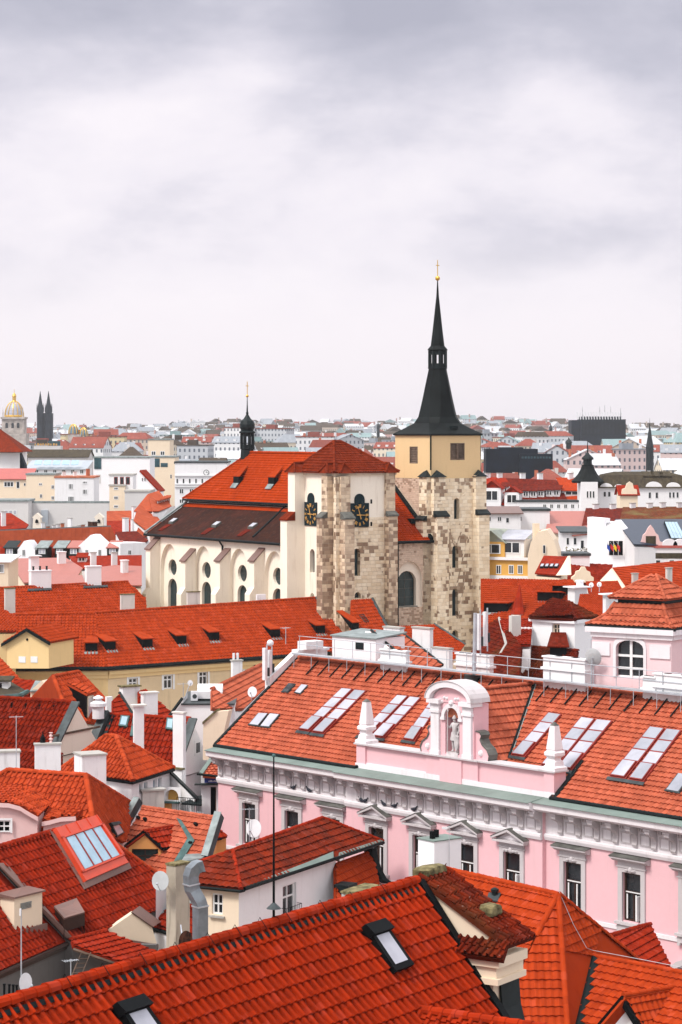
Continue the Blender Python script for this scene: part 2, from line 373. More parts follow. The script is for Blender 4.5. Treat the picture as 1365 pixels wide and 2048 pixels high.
def window(parent, F_, s0, s1, z0, z1, kind='cas', depth=.15, fm='white_paint', gm='glass_dark', fw=.07, poly=None, name='window', o=0, surround=0, sm=None, sill=False):
    mb = MB(); fr = F_.fr(); y0 = depth-.07-o; y1 = depth-o
    if poly is None:
        mb.box(fr, s0, s0+fw, y0, y1, z0, z1); mb.box(fr, s1-fw, s1, y0, y1, z0, z1)
        mb.box(fr, s0+fw, s1-fw, y0, y1, z0, z0+fw); mb.box(fr, s0+fw, s1-fw, y0, y1, z1-fw, z1)
    c = (s0+s1)/2; b = fw*.45; iz0, iz1 = z0+fw*.9, z1-fw*.9
    if kind in ('cas', 'cross', 'grid', 'two'): mb.box(fr, c-b, c+b, y0+.012, y1-.002, iz0, iz1)
    if kind in ('cas',): zt = z0+(z1-z0)*.66; mb.box(fr, s0+fw*.9, s1-fw*.9, y0+.016, y1-.004, zt-b, zt+b)
    if kind == 'cross': zt = (z0+z1)/2; mb.box(fr, s0+fw*.9, s1-fw*.9, y0+.016, y1-.004, zt-b, zt+b)
    if kind == 'grid':
        for k in (1/3, 2/3): zt = z0+(z1-z0)*k; mb.box(fr, s0+fw*.9, s1-fw*.9, y0+.016, y1-.004, zt-b*.8, zt+b*.8)
    if kind == 'tri':
        for k in (1/3, 2/3): x = s0+(s1-s0)*k; mb.box(fr, x-b, x+b, y0+.012, y1-.002, iz0, iz1)
    if kind == 'lead':
        for k in (.25, .5, .75): zt = z0+(z1-z0)*k; mb.box(fr, s0, s1, y0+.02, y1-.004, zt-.02, zt+.02)
        mb.box(fr, c-.02, c+.02, y0+.024, y1-.002, z0, z1)
    if surround:
        w_ = surround
        mb.box(fr, s0-w_, s0-.002, -.04-o, .02-o, z0-w_*.3, z1+w_, 0); mb.box(fr, s1+.002, s1+w_, -.04-o, .02-o, z0-w_*.3, z1+w_, 0)
        mb.box(fr, s0-.002, s1+.002, -.04-o, .02-o, z1+.002, z1+w_, 0)
    if sill: mb.box(fr, s0-.12, s1+.12, -.14-o, depth*.5-o, z0-.1, z0-.003, 0)
    if not mb.f: mb.box(fr, s0, s1, y0, y1-.002, z0, z0+fw)
    w = mb.build(name, fm, parent); g = MB()
    if poly is None: g.face([F_.pt(s0, z0, -y1+.01), F_.pt(s1, z0, -y1+.01), F_.pt(s1, z1, -y1+.01), F_.pt(s0, z1, -y1+.01)])
    else: g.face([F_.pt(s, z, -y1+.01) for s, z in poly])
    g.build('pane', gm, w); return w
# ---------------------------------------------------------------- the materials of the place
tile_mat('tile_front', (.54,.056,.020), (.20,.022,.010), .235, .36, .45, dirt=.35)
tile_mat('tile_red', (.48,.052,.030), (.17,.018,.010), .26, .38, .45, dirt=.45)
tile_mat('tile_orange', (.70,.130,.070), (.26,.032,.014), .26, .38, .4, dirt=.35, fleck=.12)
tile_mat('tile_bright', (.60,.094,.036), (.36,.038,.010), .24, .36, .35, dirt=.25)
tile_mat('tile_long', (.58,.094,.035), (.34,.042,.014), .32, .42, .35, dirt=.3)
tile_mat('tile_palace', (.76,.255,.25), (.30,.060,.030), .27, .36, .45, dirt=.35, fleck=.10)
tile_mat('tile_brown', (.26,.034,.020), (.07,.018,.014), .22, .34, .7, moss=(.10,.085,.03), mossamt=.25, dirt=.7, fleck=.2)
tile_mat('tile_weathered', (.33,.05,.03), (.10,.03,.022), .34, .42, .6, moss=(.05,.03,.015), mossamt=.5, dirt=.8, fleck=.15)
tile_mat('tile_darkred', (.34,.035,.016), (.10,.015,.011), .28, .36, .5, dirt=.5)
tile_mat('tile_church', (.56,.078,.010), (.36,.046,.010), .2, .3, .3, bump=.5, dirt=.25)
tile_mat('tile_tower', (.31,.05,.018), (.12,.022,.012), .24, .34, .5, dirt=.5)
tile_mat('tile_aisle', (.075,.035,.036), (.04,.03,.035), .2, .3, .6, moss=(.11,.03,.022), mossamt=.45, bump=.5, dirt=.7)
tile_mat('tile_mossy', (.24,.075,.04), (.09,.06,.035), .3, .4, .5, moss=(.16,.13,.05), mossamt=.9, bump=.5, dirt=.6)
tile_mat('tile_far', (.46,.075,.035), (.26,.040,.025), .3, .4, .4, bump=.5, dirt=.4)
tile_mat('tile_coral', (.62,.17,.13), (.36,.070,.045), .5, .5, .25, bump=.3, dirt=.3)
tile_mat('tile_rust', (.24,.032,.022), (.09,.02,.018), .3, .4, .6, bump=.5, dirt=.6)
tile_mat('slate_far', (.13,.14,.16), (.05,.055,.07), .3, .4, .5, bump=.4, dirt=.5)
plaster('white_wall', (.80,.79,.80), (.36,.32,.29), .25, .28)
plaster('white_bright', (.86,.85,.87), (.5,.47,.45), .15, .15)
plaster('chimney_white', (.80,.79,.80), (.22,.20,.18), .45, .55)
plaster('chimney_old', (.62,.59,.55), (.10,.10,.09), .6, .6)
plaster('cream_wall', (.80,.66,.50), (.40,.30,.20), .25, .22)
plaster('cream_church', (.91,.83,.71), (.46,.35,.24), .22, .34)
plaster('ochre_tower', (.74,.53,.29), (.36,.24,.11), .20, .22)
plaster('yellow_wall', (.78,.56,.28), (.40,.30,.18), .30, .25)
plaster('beige_stained', (.74,.57,.36), (.26,.20,.14), .6, .55)
plaster('pink_wall', (.79,.48,.515), (.50,.36,.36), .35, .28)
plaster('pink_old', (.74,.50,.48), (.80,.68,.66), .9, .2)
plaster('pink_pale', (.80,.60,.62), (.60,.45,.45), .25, .3)
plaster('stucco_grey', (.55,.51,.52), (.17,.15,.14), .45, .5)  # grey stucco, darkened and stained further to carry shade in the bracket recesses
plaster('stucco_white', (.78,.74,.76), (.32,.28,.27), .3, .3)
plaster('orange_wall', (.70,.33,.11), (.40,.2,.1), .2, .2)
plaster('ochre_wall', (.72,.40,.10), (.4,.24,.1), .3, .2)
plaster('grey_wall', (.13,.12,.115), (.05,.05,.05), .6, .5)  # grey plaster kept very dark to stand in for shade under the lean-to
plaster('grey_plain', (.62,.60,.59), (.36,.34,.33), .35, .3)
plaster('beige_plain', (.80,.71,.60), (.50,.42,.34), .25, .3)
plaster('chimney_mossy', (.46,.40,.32), (.06,.052,.04), 1.0, 1.0)
plaster('concrete', (.42,.40,.37), (.14,.13,.11), .6, .4)
plain('mossy_stone', (.24,.20,.10), .95, 0, .42, .1, 4)
plaster('peeling_wall', (.86,.85,.86), (.50,.40,.32), .25, .12)
plaster('ground_paving', (.20,.19,.18), (.10,.10,.10), .5, .2)
stone_mat('stone_tower', (.92,.80,.62), (.74,.59,.41), (.27,.175,.115), .62, .38, .60, .26)
stone_mat('stone_old', (.76,.61,.44), (.48,.35,.25), (.25,.165,.115), .60, .38, .52)
stone_mat('stone_pink', (.70,.54,.42), (.58,.42,.32), (.36,.24,.17), .34, .20, .62)
plain('copper_dark', (.009,.016,.017), .55, .0, .3, .2)
plain('copper_green', (.07,.15,.145), .6, .0, .3)
plain('spire_copper', (.009,.0125,.0125), .6, .0, .4, .12, .4)
seam_metal('copper_sheet', (.18,.235,.21), (.09,.12,.105), 1.6, .6)
seam_metal('sheet_pink', (.40,.125,.095), (.31,.095,.075), .6, .5, 0, .3)
seam_metal('sheet_green', (.34,.38,.32), (.20,.19,.13), .6, .5)
seam_metal('sheet_grey', (.42,.46,.50), (.26,.29,.33), 1.2, .5)
seam_metal('sheet_blue', (.022,.034,.062), (.016,.024,.045), .45, .4, 0, .2)
seam_metal('sheet_brown', (.20,.11,.09), (.10,.06,.05), .8, .45)
seam_metal('sheet_red', (.46,.10,.08), (.33,.07,.06), .7, .5)
plain('gutter_dark', (.006,.011,.012), .6, .0, .2, .12)
plain('flashing', (.055,.068,.072), .5, .2, .3)
plain('flashing_pale', (.30,.345,.34), .5, .3, .25)
plain('steel', (.55,.58,.62), .4, .5, .15)
plain('steel_duct', (.24,.27,.30), .4, .35, .2)
plain('gold', (.75,.46,.09), .35, .7, .1)
plain('clock_face', (.008,.022,.028), .6, 0, .1, .1)
plain('clock_gold', (.72,.40,.11), .5, .2, .15)
plain('wood_shutter', (.22,.15,.11), .8, 0, .3)
plain('timber', (.16,.10,.07), .8, 0, .4)
plain('black_iron', (.004,.005,.006), .6, 0, .1, .08)
plain('white_paint', (.80,.80,.80), .5, 0, .05)
plain('plastic_white', (.78,.78,.80), .45, 0, .08)
plain('dish_grey', (.50,.52,.53), .45, 0, .1)
plain('rust', (.10,.035,.018), .8, 0, .6, .2, 5)
plain('brown_frame', (.045,.020,.014), .5)
plain('red_frame', (.26,.03,.022), .5, 0, .15)
plain('red_sheet', (.62,.060,.022), .42, 0, .08, .4)
plain('stone_statue', (.66,.62,.62), .85, 0, .25)
plain('pale_trim', (.74,.60,.46), .8, 0, .15)
plain('lead_cap', (.15,.15,.135), .6, .2, .3)
plain('terracotta', (.52,.16,.08), .8, 0, .2)
plain('bird_grey', (.045,.05,.07), .7, 0, .4, .2, 20)
plain('blue_sign', (.02,.04,.22), .4)
plain('flag_blue', (.02,.06,.35), .8); plain('flag_red', (.55,.03,.03), .8); plain('flag_yellow', (.8,.55,.03), .8); plain('flag_white', (.8,.8,.8), .8); plain('flag_black', (.02,.02,.02), .8)
plain('teal_glass', (.04,.10,.12), .3, 0, .3)
plain('dark_office', (.004,.009,.02), .6, 0, .4, .1, .2)
plain('sooty_stone', (.012,.018,.028), .8, 0, .4, .2, .3)
plain('museum_stone', (.52,.46,.42), .85, 0, .25, .2, .3)
plain('mid_blue_glass', (.16,.26,.34), .25, 0, .3)
glass('glass_dark', (.022,.027,.032)); glass('glass_sky', (.42,.42,.48), .12); glass('glass_grey', (.31,.32,.37), .1); glass('glass_blue', (.34,.50,.62), .15); glass('glass_green', (.035,.06,.06), .2)  # sky, grey and blue glass hold the reflected sky in their base colour
glass('glass_church', (.012,.035,.042), .3)
FARW = {'white': (.75,.75,.76), 'cream': (.72,.63,.50), 'pale pink': (.68,.53,.51), 'pale grey': (.50,.52,.55), 'pale yellow': (.66,.55,.34), 'beige': (.50,.41,.34), 'salmon': (.52,.32,.28)}
for k, c in FARW.items(): far_wall('far_'+k.replace(' ', '_'), c)
seam_metal('far_roof_grey', (.30,.32,.35), (.16,.18,.21), 1.5, .6); seam_metal('far_roof_pale', (.58,.59,.61), (.40,.42,.45), 1.5, .6)
seam_metal('far_roof_green', (.24,.34,.34), (.16,.23,.24), 1.5, .6)
tile_mat('far_roof_red', (.42,.16,.20), (.36,.12,.12), .6, .6, .4, dirt=.3)  # red greyed in the colour itself to stand in for distance haze
tile_mat('far_roof_dark', (.14,.14,.17), (.07,.07,.09), .6, .6, .4, dirt=.3)
# ---------------------------------------------------------------- ground and the air over the city
def terrain(y): return 0 if y < 650 else 40*min(1, ((y-650)/2900))**1.25
def ground():
    v, f = [], []; ys = [-60, 0, 60, 150, 300, 500, 650] + [650+145*k for k in range(1, 21)] + [4200]; xs = [-1, -.6, -.3, 0, .3, .6, 1]
    for y in ys:
        wd = 150 + max(0, y)*.24
        for x in xs: v.append((x*wd, y, terrain(y) + (3*math.sin(x*5+y*.004) if y > 1500 else 0)))
    for j in range(len(ys)-1):
        for i in range(len(xs)-1): k = j*len(xs)+i; f.append((k, k+1, k+len(xs)+1, k+len(xs)))
    tag(mk('ground', v, f, 'ground_paving', None, None, loc=(0,0,0)), 'grey city ground between the houses rising to low hills', kind='structure')
ground()
def haze():
    mb = MB(); x, y0, y1, z0, z1 = 1200, -62, 4300, -6, 88
    mb.hexa([(-x,y0,z0),(x,y0,z0),(x,y1,z0),(-x,y1,z0)], [(-x,y0,z1),(x,y0,z1),(x,y1,z1),(-x,y1,z1)])
    m = bpy.data.materials.new('haze_air'); m.use_nodes = True; nt = m.node_tree; nt.nodes.clear()
    o = nt.nodes.new('ShaderNodeOutputMaterial'); p = nt.nodes.new('ShaderNodeVolumePrincipled')
    p.inputs['Color'].default_value = (.93, .95, 1, 1); p.inputs['Density'].default_value = HAZE; p.inputs['Anisotropy'].default_value = .2
    nt.links.new(p.outputs[0], o.inputs['Volume']); M['haze_air'] = m
    tag(mb.build('haze', 'haze_air'), kind='stuff')
HAZE = .00007
if HAZE: haze()
# ---------------------------------------------------------------- the Gothic church: frame at the near corner of its clock tower
TH = R(34); E1 = V((math.cos(TH), math.sin(TH), 0)); E2 = V((-math.sin(TH), math.cos(TH), 0))
C0 = P(672, 945, 250); C0.z = 0
def CH(o, t, z): p = C0 + E1*o + E2*t; return V((p.x, p.y, z))     # o along the front, t along the nave
church = thing('church', 'large Gothic church with two clock faces and a tall tower under a dark spire', 'church', CH(8, 12, 0))
def church_build():
    front = lambda o0, o1, t=0: Face(CH(o0, t, 0), CH(o1, t, 0))
    side = lambda t1, t0, o=0: Face(CH(o, t1, 0), CH(o, t0, 0))       # facing left-front
    # --- clock tower
    w = 7.2; zt = 40.7; zc = 36.2
    FR, FL = front(0, w), side(w, 0)
    wall = MB()
    slit = lambda F_, px, py0, py1, hw: (lambda s, z0, z1: arch(s-hw, s+hw, z0, z1-hw, hw, 6))(F_.px(px, py0)[0], F_.px(px, py1)[1], F_.px(px, py0)[1])
    hR = [slit(FR, 714, 1097, 1152, .42), slit(FR, 716, 1184, 1196, .38)]
    hL = [slit(FL, 625, 1098, 1145, .45), slit(FL, 625, 1186, 1196, .4)]
    panel(wall, FR, rect(0, w, zc-.2, zt), (), mi=0); panel(wall, FR, rect(0, w, 0, zc-.2), hR, .5, mi=1)
    panel(wall, FL, rect(0, w-1.9, zc-.4, zt), (), mi=0)
    panel(wall, FL, rect(0, w, zc-.4, zt)[0:0] or [(w-1.9, zc-.4), (w, zc-.4), (w, zt), (w-1.9, zt)], (), mi=0)
    panel(wall, FL, rect(0, w-1.35, 0, zc-.4), hL, .5, mi=0); panel(wall, FL, rect(w-1.35, w, 0, zc-.4), (), mi=1)
    wall.prism([CH(0, w, 0), CH(w, w, 0), CH(w, .3, 0), CH(w, .3, 0)][:3] and [CH(.01, w, 1), CH(w, w, 1), CH(w, 0.01, 1), CH(w-.01, 0.01, 1), CH(.02, w-.02, 1)], (0, 0, zt-1))
    wall.build('tower_wall', ['cream_church', 'stone_tower'], church)
    for F_, hs in ((FR, hR), (FL, hL)):
        for h in hs: s = [q[0] for q in h]; z = [q[1] for q in h]; window(church, F_, min(s), max(s), min(z), max(z), 'none', .5, 'lead_cap', 'glass_church', .05, poly=h)
    # cornice under the roof
    mb = MB()
    mb.box(FR.fr(), -.25, w+.25, -.22, .3, zt-.35, zt-.05); mb.box(FL.fr(), -.0, w-.0, -.22, .3, zt-.35, zt-.05); mb.build('cornice', 'pale_trim', church)
    # buttresses: upper stage, sloped cap, deeper lower stage
    def buttress(F_, s0, s1, d_up, d_lo, z_step, z_top, mat_up, mat_lo, cap='lead_cap', zb=0, name='buttress'):
        fr = F_.fr(); m_ = MB()
        m_.box(fr, s0, s1, -d_up, .05, z_step, z_top, 0); m_.box(fr, s0, s1, -d_lo, .05, zb, z_step, 1)
        b = m_.build(name, [mat_up, mat_lo], church); c = MB()
        e = .1; c.hexa([fr(s0-e, -d_lo-e, z_step+.003), fr(s1+e, -d_lo-e, z_step+.003), fr(s1+e, -d_up-.003, z_step+.003), fr(s0-e, -d_up-.003, z_step+.003)],
                       [fr(s0-e, -d_lo-e, z_step+.16), fr(s1+e, -d_lo-e, z_step+.16), fr(s1+e, -d_up-.003, z_step+.16+(d_lo-d_up)*.8), fr(s0-e, -d_up-.003, z_step+.16+(d_lo-d_up)*.8)])
        c.build('cap', cap, b)
    buttress(FL, .15, 1.45, 1.25, 2.2, 35.6, zt-.1, 'cream_church', 'cream_church', 'tile_tower')          # left end
    buttress(FL, w-1.5, w-.45, .75, 1.35, 36.0, zt-.4, 'stone_old', 'stone_old')
    buttress(FR, .12, 1.3, .75, 1.5, 35.9, zt-.4, 'stone_old', 'stone_old')
    m_ = MB(); fr = FR.fr(); m_.prism([fr(-.35, -.55, 1), fr(.5, -.5, 1), fr(.4, .1, 1), fr(-.1, .3, 1)], (0, 0, zt-1.5)); m_.build('corner_pier', 'stone_tower', church)
    buttress(FR, w-1.15, w-.02, .35, .80, 36.1, zt-.1, 'stone_old', 'stone_old')
    # pyramid roof with flared little hips over the buttresses
    ov = .45; cpt = lambda o, t: CH(o, t, zt-.02)
    A, B, C, D = cpt(-ov, -ov), cpt(w+ov, -ov), cpt(w+ov, w+ov), cpt(-ov, w+ov); r0, r1 = CH(w*.30, w*.50, zt+3.1), CH(w*.42, w*.50, zt+3.1)
    rf = MB(); rf.slab([A, B, C, D], .1); roof = rf.build('roof', 'tile_tower', church)
    kw = dict(mat='tile_tower', tw=.3, tl=.38, amp=.06, step=.06, style='low', slab=0)
    tiles('roof_slope', roof, [A, B, r1, r0], **kw); tiles('roof_slope', roof, [D, A, r0], **kw); tiles('roof_slope', roof, [B, C, r1], **kw); tiles('roof_slope', roof, [C, D, r0, r1], **kw)
    for a_, b_ in ((A, r0), (B, r1), (D, r0), (r0, r1)): ridge('ridge_tiles', roof, a_, b_, 'tile_tower', .16, .5)
    for F_, s0, s1, dd in ((FL, .0, 1.6, 1.45), (FL, w-1.7, w-.3, .95), (FR, .0, 1.5, .95), (FR, w-1.3, w+.1, .6)):
        fr = F_.fr(); q = MB(); mid = (s0+s1)/2
        L0, L1, T = fr(s0-.15, -dd, zt-.12), fr(s1+.15, -dd, zt-.12), fr(mid, -dd+.55, zt+.85)
        K0, K1, T2 = fr(s0-.15, .5, zt-.12), fr(s1+.15, .5, zt-.12), fr(mid, 1.4, zt+.9)
        q.face([L0, L1, T]); q.face([L1, K1, T2, T]); q.face([K0, L0, T, T2]); q.face([K0, K1, L1, L0]); q.face([K1, K0, T2]); q.build('buttress_roof', 'tile_tower', roof)
        ridge('ridge_tiles', roof, T, T2, 'tile_tower', .12, .4); ridge('ridge_tiles', roof, L0, T, 'tile_tower', .11, .4); ridge('ridge_tiles', roof, L1, T, 'tile_tower', .11, .4)
    # putlog holes and clocks
    def clock(F_, s, z):
        h = 1.22; fr = F_.fr(); m_ = MB(); m_.box(fr, s-h*.95, s+h*.95, -.10, .0, z-h, z+h)
        dome = [F_.pt(s+.62*math.cos(x), z+h+.35+.62*math.sin(x), .10) for x in [math.pi*k/10 for k in range(11)]] + [F_.pt(s-.62, z+h+.004, .10), F_.pt(s+.62, z+h+.004, .10)]
        m_.prism(dome, -F_.n*.1); c = m_.build('clock', 'clock_face', church); n_ = MB()
        ROM = ['XII','I','II','III','IIII','V','VI','VII','VIII','IX','X','XI']
        def bar(cx, cz, tx, tz, a0, a1, th):          # stroke in the dial plane from (a0) to (a1) in local radial/tangent units
            p = [(a0[0], a0[1]), (a1[0], a1[1])]; d = V((p[1][0]-p[0][0], p[1][1]-p[0][1], 0)); d.normalize(); nx, nz = -d.y*th/2, d.x*th/2
            q = []
            for (x, y), sg in ((p[0], 1), (p[1], 1), (p[1], -1), (p[0], -1)): q.append((x+sg*nx, y+sg*nz))
            n_.prism([F_.pt(s + cx + tx*x + tz*y, z + cz - tz*x + tx*y, .105) for x, y in q][::-1], F_.n*.03)
        for k, w_ in enumerate(ROM):
            a_ = math.pi/2 - k*math.pi/6; cx, cz = .93*math.cos(a_), .93*math.sin(a_); tx, tz = math.sin(a_), math.cos(a_)
            x = -sum({'I': .075, 'V': .16, 'X': .17}[c_] for c_ in w_)/2
            for c_ in w_:
                if c_ == 'I': bar(cx, cz, tx, tz, (x+.037, -.17), (x+.037, .17), .05); x += .075
                elif c_ == 'V': bar(cx, cz, tx, tz, (x+.02, .17), (x+.08, -.17), .05); bar(cx, cz, tx, tz, (x+.14, .17), (x+.08, -.17), .035); x += .16
                else: bar(cx, cz, tx, tz, (x+.02, .17), (x+.15, -.17), .05); bar(cx, cz, tx, tz, (x+.15, .17), (x+.02, -.17), .035); x += .17
        n_.build('numerals', 'clock_gold', c)
        for nm, ang, ln, th in (('minute_hand', R(90+17), 1.0, .09), ('hour_hand', R(-2), .95, .10)):
            n2 = MB(); d = (math.cos(ang), math.sin(ang)); e_ = (-d[1], d[0])
            pl = [(-.45*ln, -.6*th), (ln*.72, -.35*th), (ln*.74, -1.5*th), (ln, 0), (ln*.74, 1.5*th), (ln*.72, .35*th), (-.45*ln, .6*th)]
            n2.prism([F_.pt(s+d[0]*x+e_[0]*y, z+d[1]*x+e_[1]*y, .14 if ln > .97 else .175) for x, y in pl], F_.n*.03); n2.build(nm, 'clock_gold', c)
    s, z = FR.px(719, 1030); clock(FR, s, z); s, z = FL.px(623, 1028); clock(FL, s, z)
    h = MB()
    for F_, pl in ((FR, ((743, 1003), (743, 1048))), (FL, ((603, 1005), (603, 1048)))):
        for px, py in pl: s, z = F_.px(px, py); h.box(F_.fr(), s-.11, s+.11, -.012, .05, z-.22, z+.22)
    h.build('vent_hole', 'black_iron', church)
    # --- tall tower
    o0, o1, tw = 12.0, 18.6, 6.6; ze, zo = 44.6, 39.9
    TR, TL = front(o0, o1), side(tw, 0, o0); wall = MB()
    hs = [slit(TR, 914, 996, 1038, .36), slit(TR, 911, 1091, 1136, .40), slit(TR, 911, 1177, 1232, .40), slit(TR, 911, 1260, 1290, .40)]
    panel(wall, TR, rect(0, 6.6, 0, zo), hs, .55, mi=0); panel(wall, TL, rect(0, tw, 0, zo), (), mi=2)
    sl = TL.px(827, 910); sr = TR.px(916, 902)
    zz = lambda F_, px, py: F_.px(px, py)[1]
    hl = rect(sl[0]-.75, sl[0]+.75, zz(TL, 827, 927), zz(TL, 827, 893)); hr = rect(sr[0]-.95, sr[0]+.95, zz(TR, 916, 920), zz(TR, 916, 886))
    panel(wall, TR, rect(.06, 6.54, zo, ze), [hr], .3, mi=1, o=-.05); panel(wall, TL, rect(.06, tw-.06, zo, ze), [hl], .3, mi=1, o=-.05)
    wall.prism([CH(o0+.7, tw, 1), CH(o1, tw, 1), CH(o1, 0.0, 1), CH(o1-.02, .7, 1)], (0, 0, ze-1), 0); wall.prism([CH(o0+.06, .06, zo-.04), CH(o1-.06, .06, zo-.04), CH(o1-.06, .5, zo-.04), CH(o0+.06, .5, zo-.04)], (0, 0, .03), 0)
    wall.build('tower_wall', ['stone_tower', 'ochre_tower', 'stone_pink'], church)
    for h, F_ in ((hs[0], TR), (hs[1], TR), (hs[2], TR), (hs[3], TR)):
        s = [q[0] for q in h]; z = [q[1] for q in h]; window(church, F_, min(s), max(s), min(z), max(z), 'none', .55, 'lead_cap', 'glass_church', .05, poly=h)
    def louvre(F_, h, n):
        s0, s1, z0, z1 = h[0][0], h[1][0], h[0][1], h[2][1]; fr = F_.fr(); mb = MB(); y = .06
        mb.box(fr, s0, s0+.12, y, y+.2, z0, z1); mb.box(fr, s1-.12, s1, y, y+.2, z0, z1); mb.box(fr, s0+.12, s1-.12, y, y+.2, z1-.1, z1); mb.box(fr, s0+.12, s1-.12, y, y+.2, z0, z0+.1)
        if n == 2: c = (s0+s1)/2; mb.box(fr, c-.11, c+.11, y-.04, y+.2, z0+.1, z1-.1)
        wv = mb.build('louvre_window', 'wood_shutter', church); mb = MB(); k = 9
        for i in range(k):
            a_ = z0+.1+(z1-z0-.2)*i/k; b_ = a_+(z1-z0-.2)/k
            mb.hexa([fr(s0+.12, y+.04, a_), fr(s1-.12, y+.04, a_), fr(s1-.12, y+.06, a_+.02), fr(s0+.12, y+.06, a_+.02)], [fr(s0+.12, y+.18, b_), fr(s1-.12, y+.18, b_), fr(s1-.12, y+.2, b_+.02), fr(s0+.12, y+.2, b_+.02)])
        mb.build('slats', 'wood_shutter', wv); mb = MB(); mb.face([F_.pt(q[0], q[1], -.27) for q in h]); mb.build('backing', 'black_iron', wv)
    louvre(TL, hl, 1); louvre(TR, hr, 2)
    buttress(TR, .0, 1.5, .55, 1.15, 35.9, zo+.15, 'stone_tower', 'stone_tower', 'copper_dark')
    buttress(TL, tw-1.35, tw-.0, .55, 1.0, 35.5, zo+.15, 'stone_tower', 'stone_tower', 'copper_dark')
    buttress(TR, 5.5, 6.9, .55, 1.1, 36.0, zo+.3, 'stone_tower', 'stone_tower', 'copper_dark')
    for F_, s0, s1 in ((TR, -.1, 1.6), (TL, tw-1.45, tw+.1), (TR, 5.4, 7.0)):
        fr = F_.fr(); q = MB(); mid = (s0+s1)/2; z0 = zo+.16
        a_, b_, c_, d_ = fr(s0, -.75, z0), fr(s1, -.75, z0), fr(s1, -.003, z0), fr(s0, -.003, z0); t0, t1 = fr(mid, -.5, z0+.55), fr(mid, -.003, z0+.75)
        q.face([a_, b_, t0]); q.face([b_, c_, t1, t0]); q.face([d_, a_, t0, t1]); q.face([d_, c_, b_, a_]); q.face([c_, d_, t1]); q.build('buttress_roof', 'copper_dark', church)
    mb = MB(); mb.tube([CH(o0-.04, -.04, zo+.9), CH(o0-.04, -.04, ze-.2)], .09); mb.build('downpipe', 'gutter_dark', church)
    # spire: square eave flaring into an octagon, open lantern, needle
    cc = CH(o0+3.3, 3.3, 0); 
    def ring(a_, ch, z):
        pts = []
        for sx, sy in ((1,-1),(1,1),(-1,1),(-1,-1)):
            p = [(a_, a_*(1-ch)), (a_*(1-ch), a_)]
            q = [(sx*x, sy*y) for x, y in p]
            if sx*sy < 0: q = q[::-1]
            pts += q
        return [cc + E1*x + E2*y + V((0,0,z)) for x, y in pts]
    zp = lambda py: 45-(py-860)/18.72
    m_ = MB(); m_.rings([ring(3.42, .06, zp(871)), ring(3.52, .06, zp(869.5)), ring(3.52, .06, zp(867.5)), ring(2.72, .2, zp(856)), ring(2.12, .36, zp(846.5)), ring(1.83, .46, zp(834)), ring(1.68, .5, zp(818)), ring(1.50, .55, zp(798)), ring(1.28, .586, zp(774)), ring(.90, .586, zp(738))])
    sp = m_.build('spire', 'spire_copper', church)
    m_ = MB(); m_.box(lambda x, y, z: cc+E1*x+E2*y+V((0,0,z)), -.35, .45, -3.0, -2.0, zp(857), zp(852)); m_.build('hatch', 'copper_dark', sp)
    m_ = MB(); m_.rings([ring(.98, .586, zp(738)), ring(.98, .586, zp(735))]); 
    for p in ring(.84, .586, zp(735)): m_.tube([p, p+V((0,0,(735-702)/18.72))], .13, 6)
    for p, q in zip(ring(.84, .586, zp(735)), ring(.84, .586, zp(735))[1:]+ring(.84, .586, zp(735))[:1]):
        m_.hexa([p, q, q*.93+p*.07, p*.93+q*.07][:2]+[q+(cc-q)*.12*V((1,1,0)), p+(cc-p)*.12*V((1,1,0))], [p+V((0,0,.42)), q+V((0,0,.42)), q+(cc-q)*.12*V((1,1,0))+V((0,0,.42)), p+(cc-p)*.12*V((1,1,0))+V((0,0,.42))])
        top = V((0,0,(735-702)/18.72)); m_.hexa([p+top-V((0,0,.4)), q+top-V((0,0,.4)), q+(cc-q)*.12*V((1,1,0))+top-V((0,0,.4)), p+(cc-p)*.12*V((1,1,0))+top-V((0,0,.4))], [p+top, q+top, q+(cc-q)*.12*V((1,1,0))+top, p+(cc-p)*.12*V((1,1,0))+top])
    m_.build('lantern', 'copper_dark', sp)
    m_ = MB(); m_.rings([ring(.86, .586, zp(702.2)), ring(1.02, .586, zp(701)), ring(1.0, .586, zp(699)), ring(.70, .586, zp(692)), ring(.50, .586, zp(660)), ring(.33, .586, zp(629)), ring(.13, .586, zp(592)), ring(.05, .586, zp(562))]); m_.build('needle', 'spire_copper', sp)
    def finial(c, z0, rb, hc, par):
        m_ = MB(); m_.sphere(c+V((0,0,z0+rb)), rb, 12, 8); m_.tube([c+V((0,0,z0+rb*1.9)), c+V((0,0,z0+rb*2+hc))], .045, 6)
        x = hc*.72+z0+rb*2; m_.tube([c+V((0,0,x))-E1*hc*.14, c+V((0,0,x))+E1*hc*.14], .045, 6); m_.sphere(c+V((0,0,z0+rb*2.3+hc)), .06, 6, 4); m_.build('finial', 'gold', par)
    finial(cc, zp(562), .26, 1.55, sp)
    # --- short roof and wall between the towers
    G = front(w, o0, -.0); ga = G.px(818, 1140); zw0 = zz(G, 812, 1213); zs = zz(G, 812, 1165)
    wv = arch(ga[0]-1.18, ga[0]+1.18, zw0, zs, 1.18, 10); ou = arch(ga[0]-1.5, ga[0]+1.75, zw0-.1, zs+.1, 2.1, 8, True)
    mb = MB(); panel(mb, G, [(0, 0), (G.L, 0), (G.L, 33.6), (0, 33.6)], [ou], .35, rmi=1); panel(mb, G, ou, [wv], .35, o=-.35, mi=1); mb.build('gable_wall', ['stone_pink', 'beige_plain'], church)
    window(church, G, ga[0]-1.18, ga[0]+1.18, zw0, zs+1.18, 'lead', .45, 'lead_cap', 'glass_church', .08, poly=wv, o=-.35, sill=True)
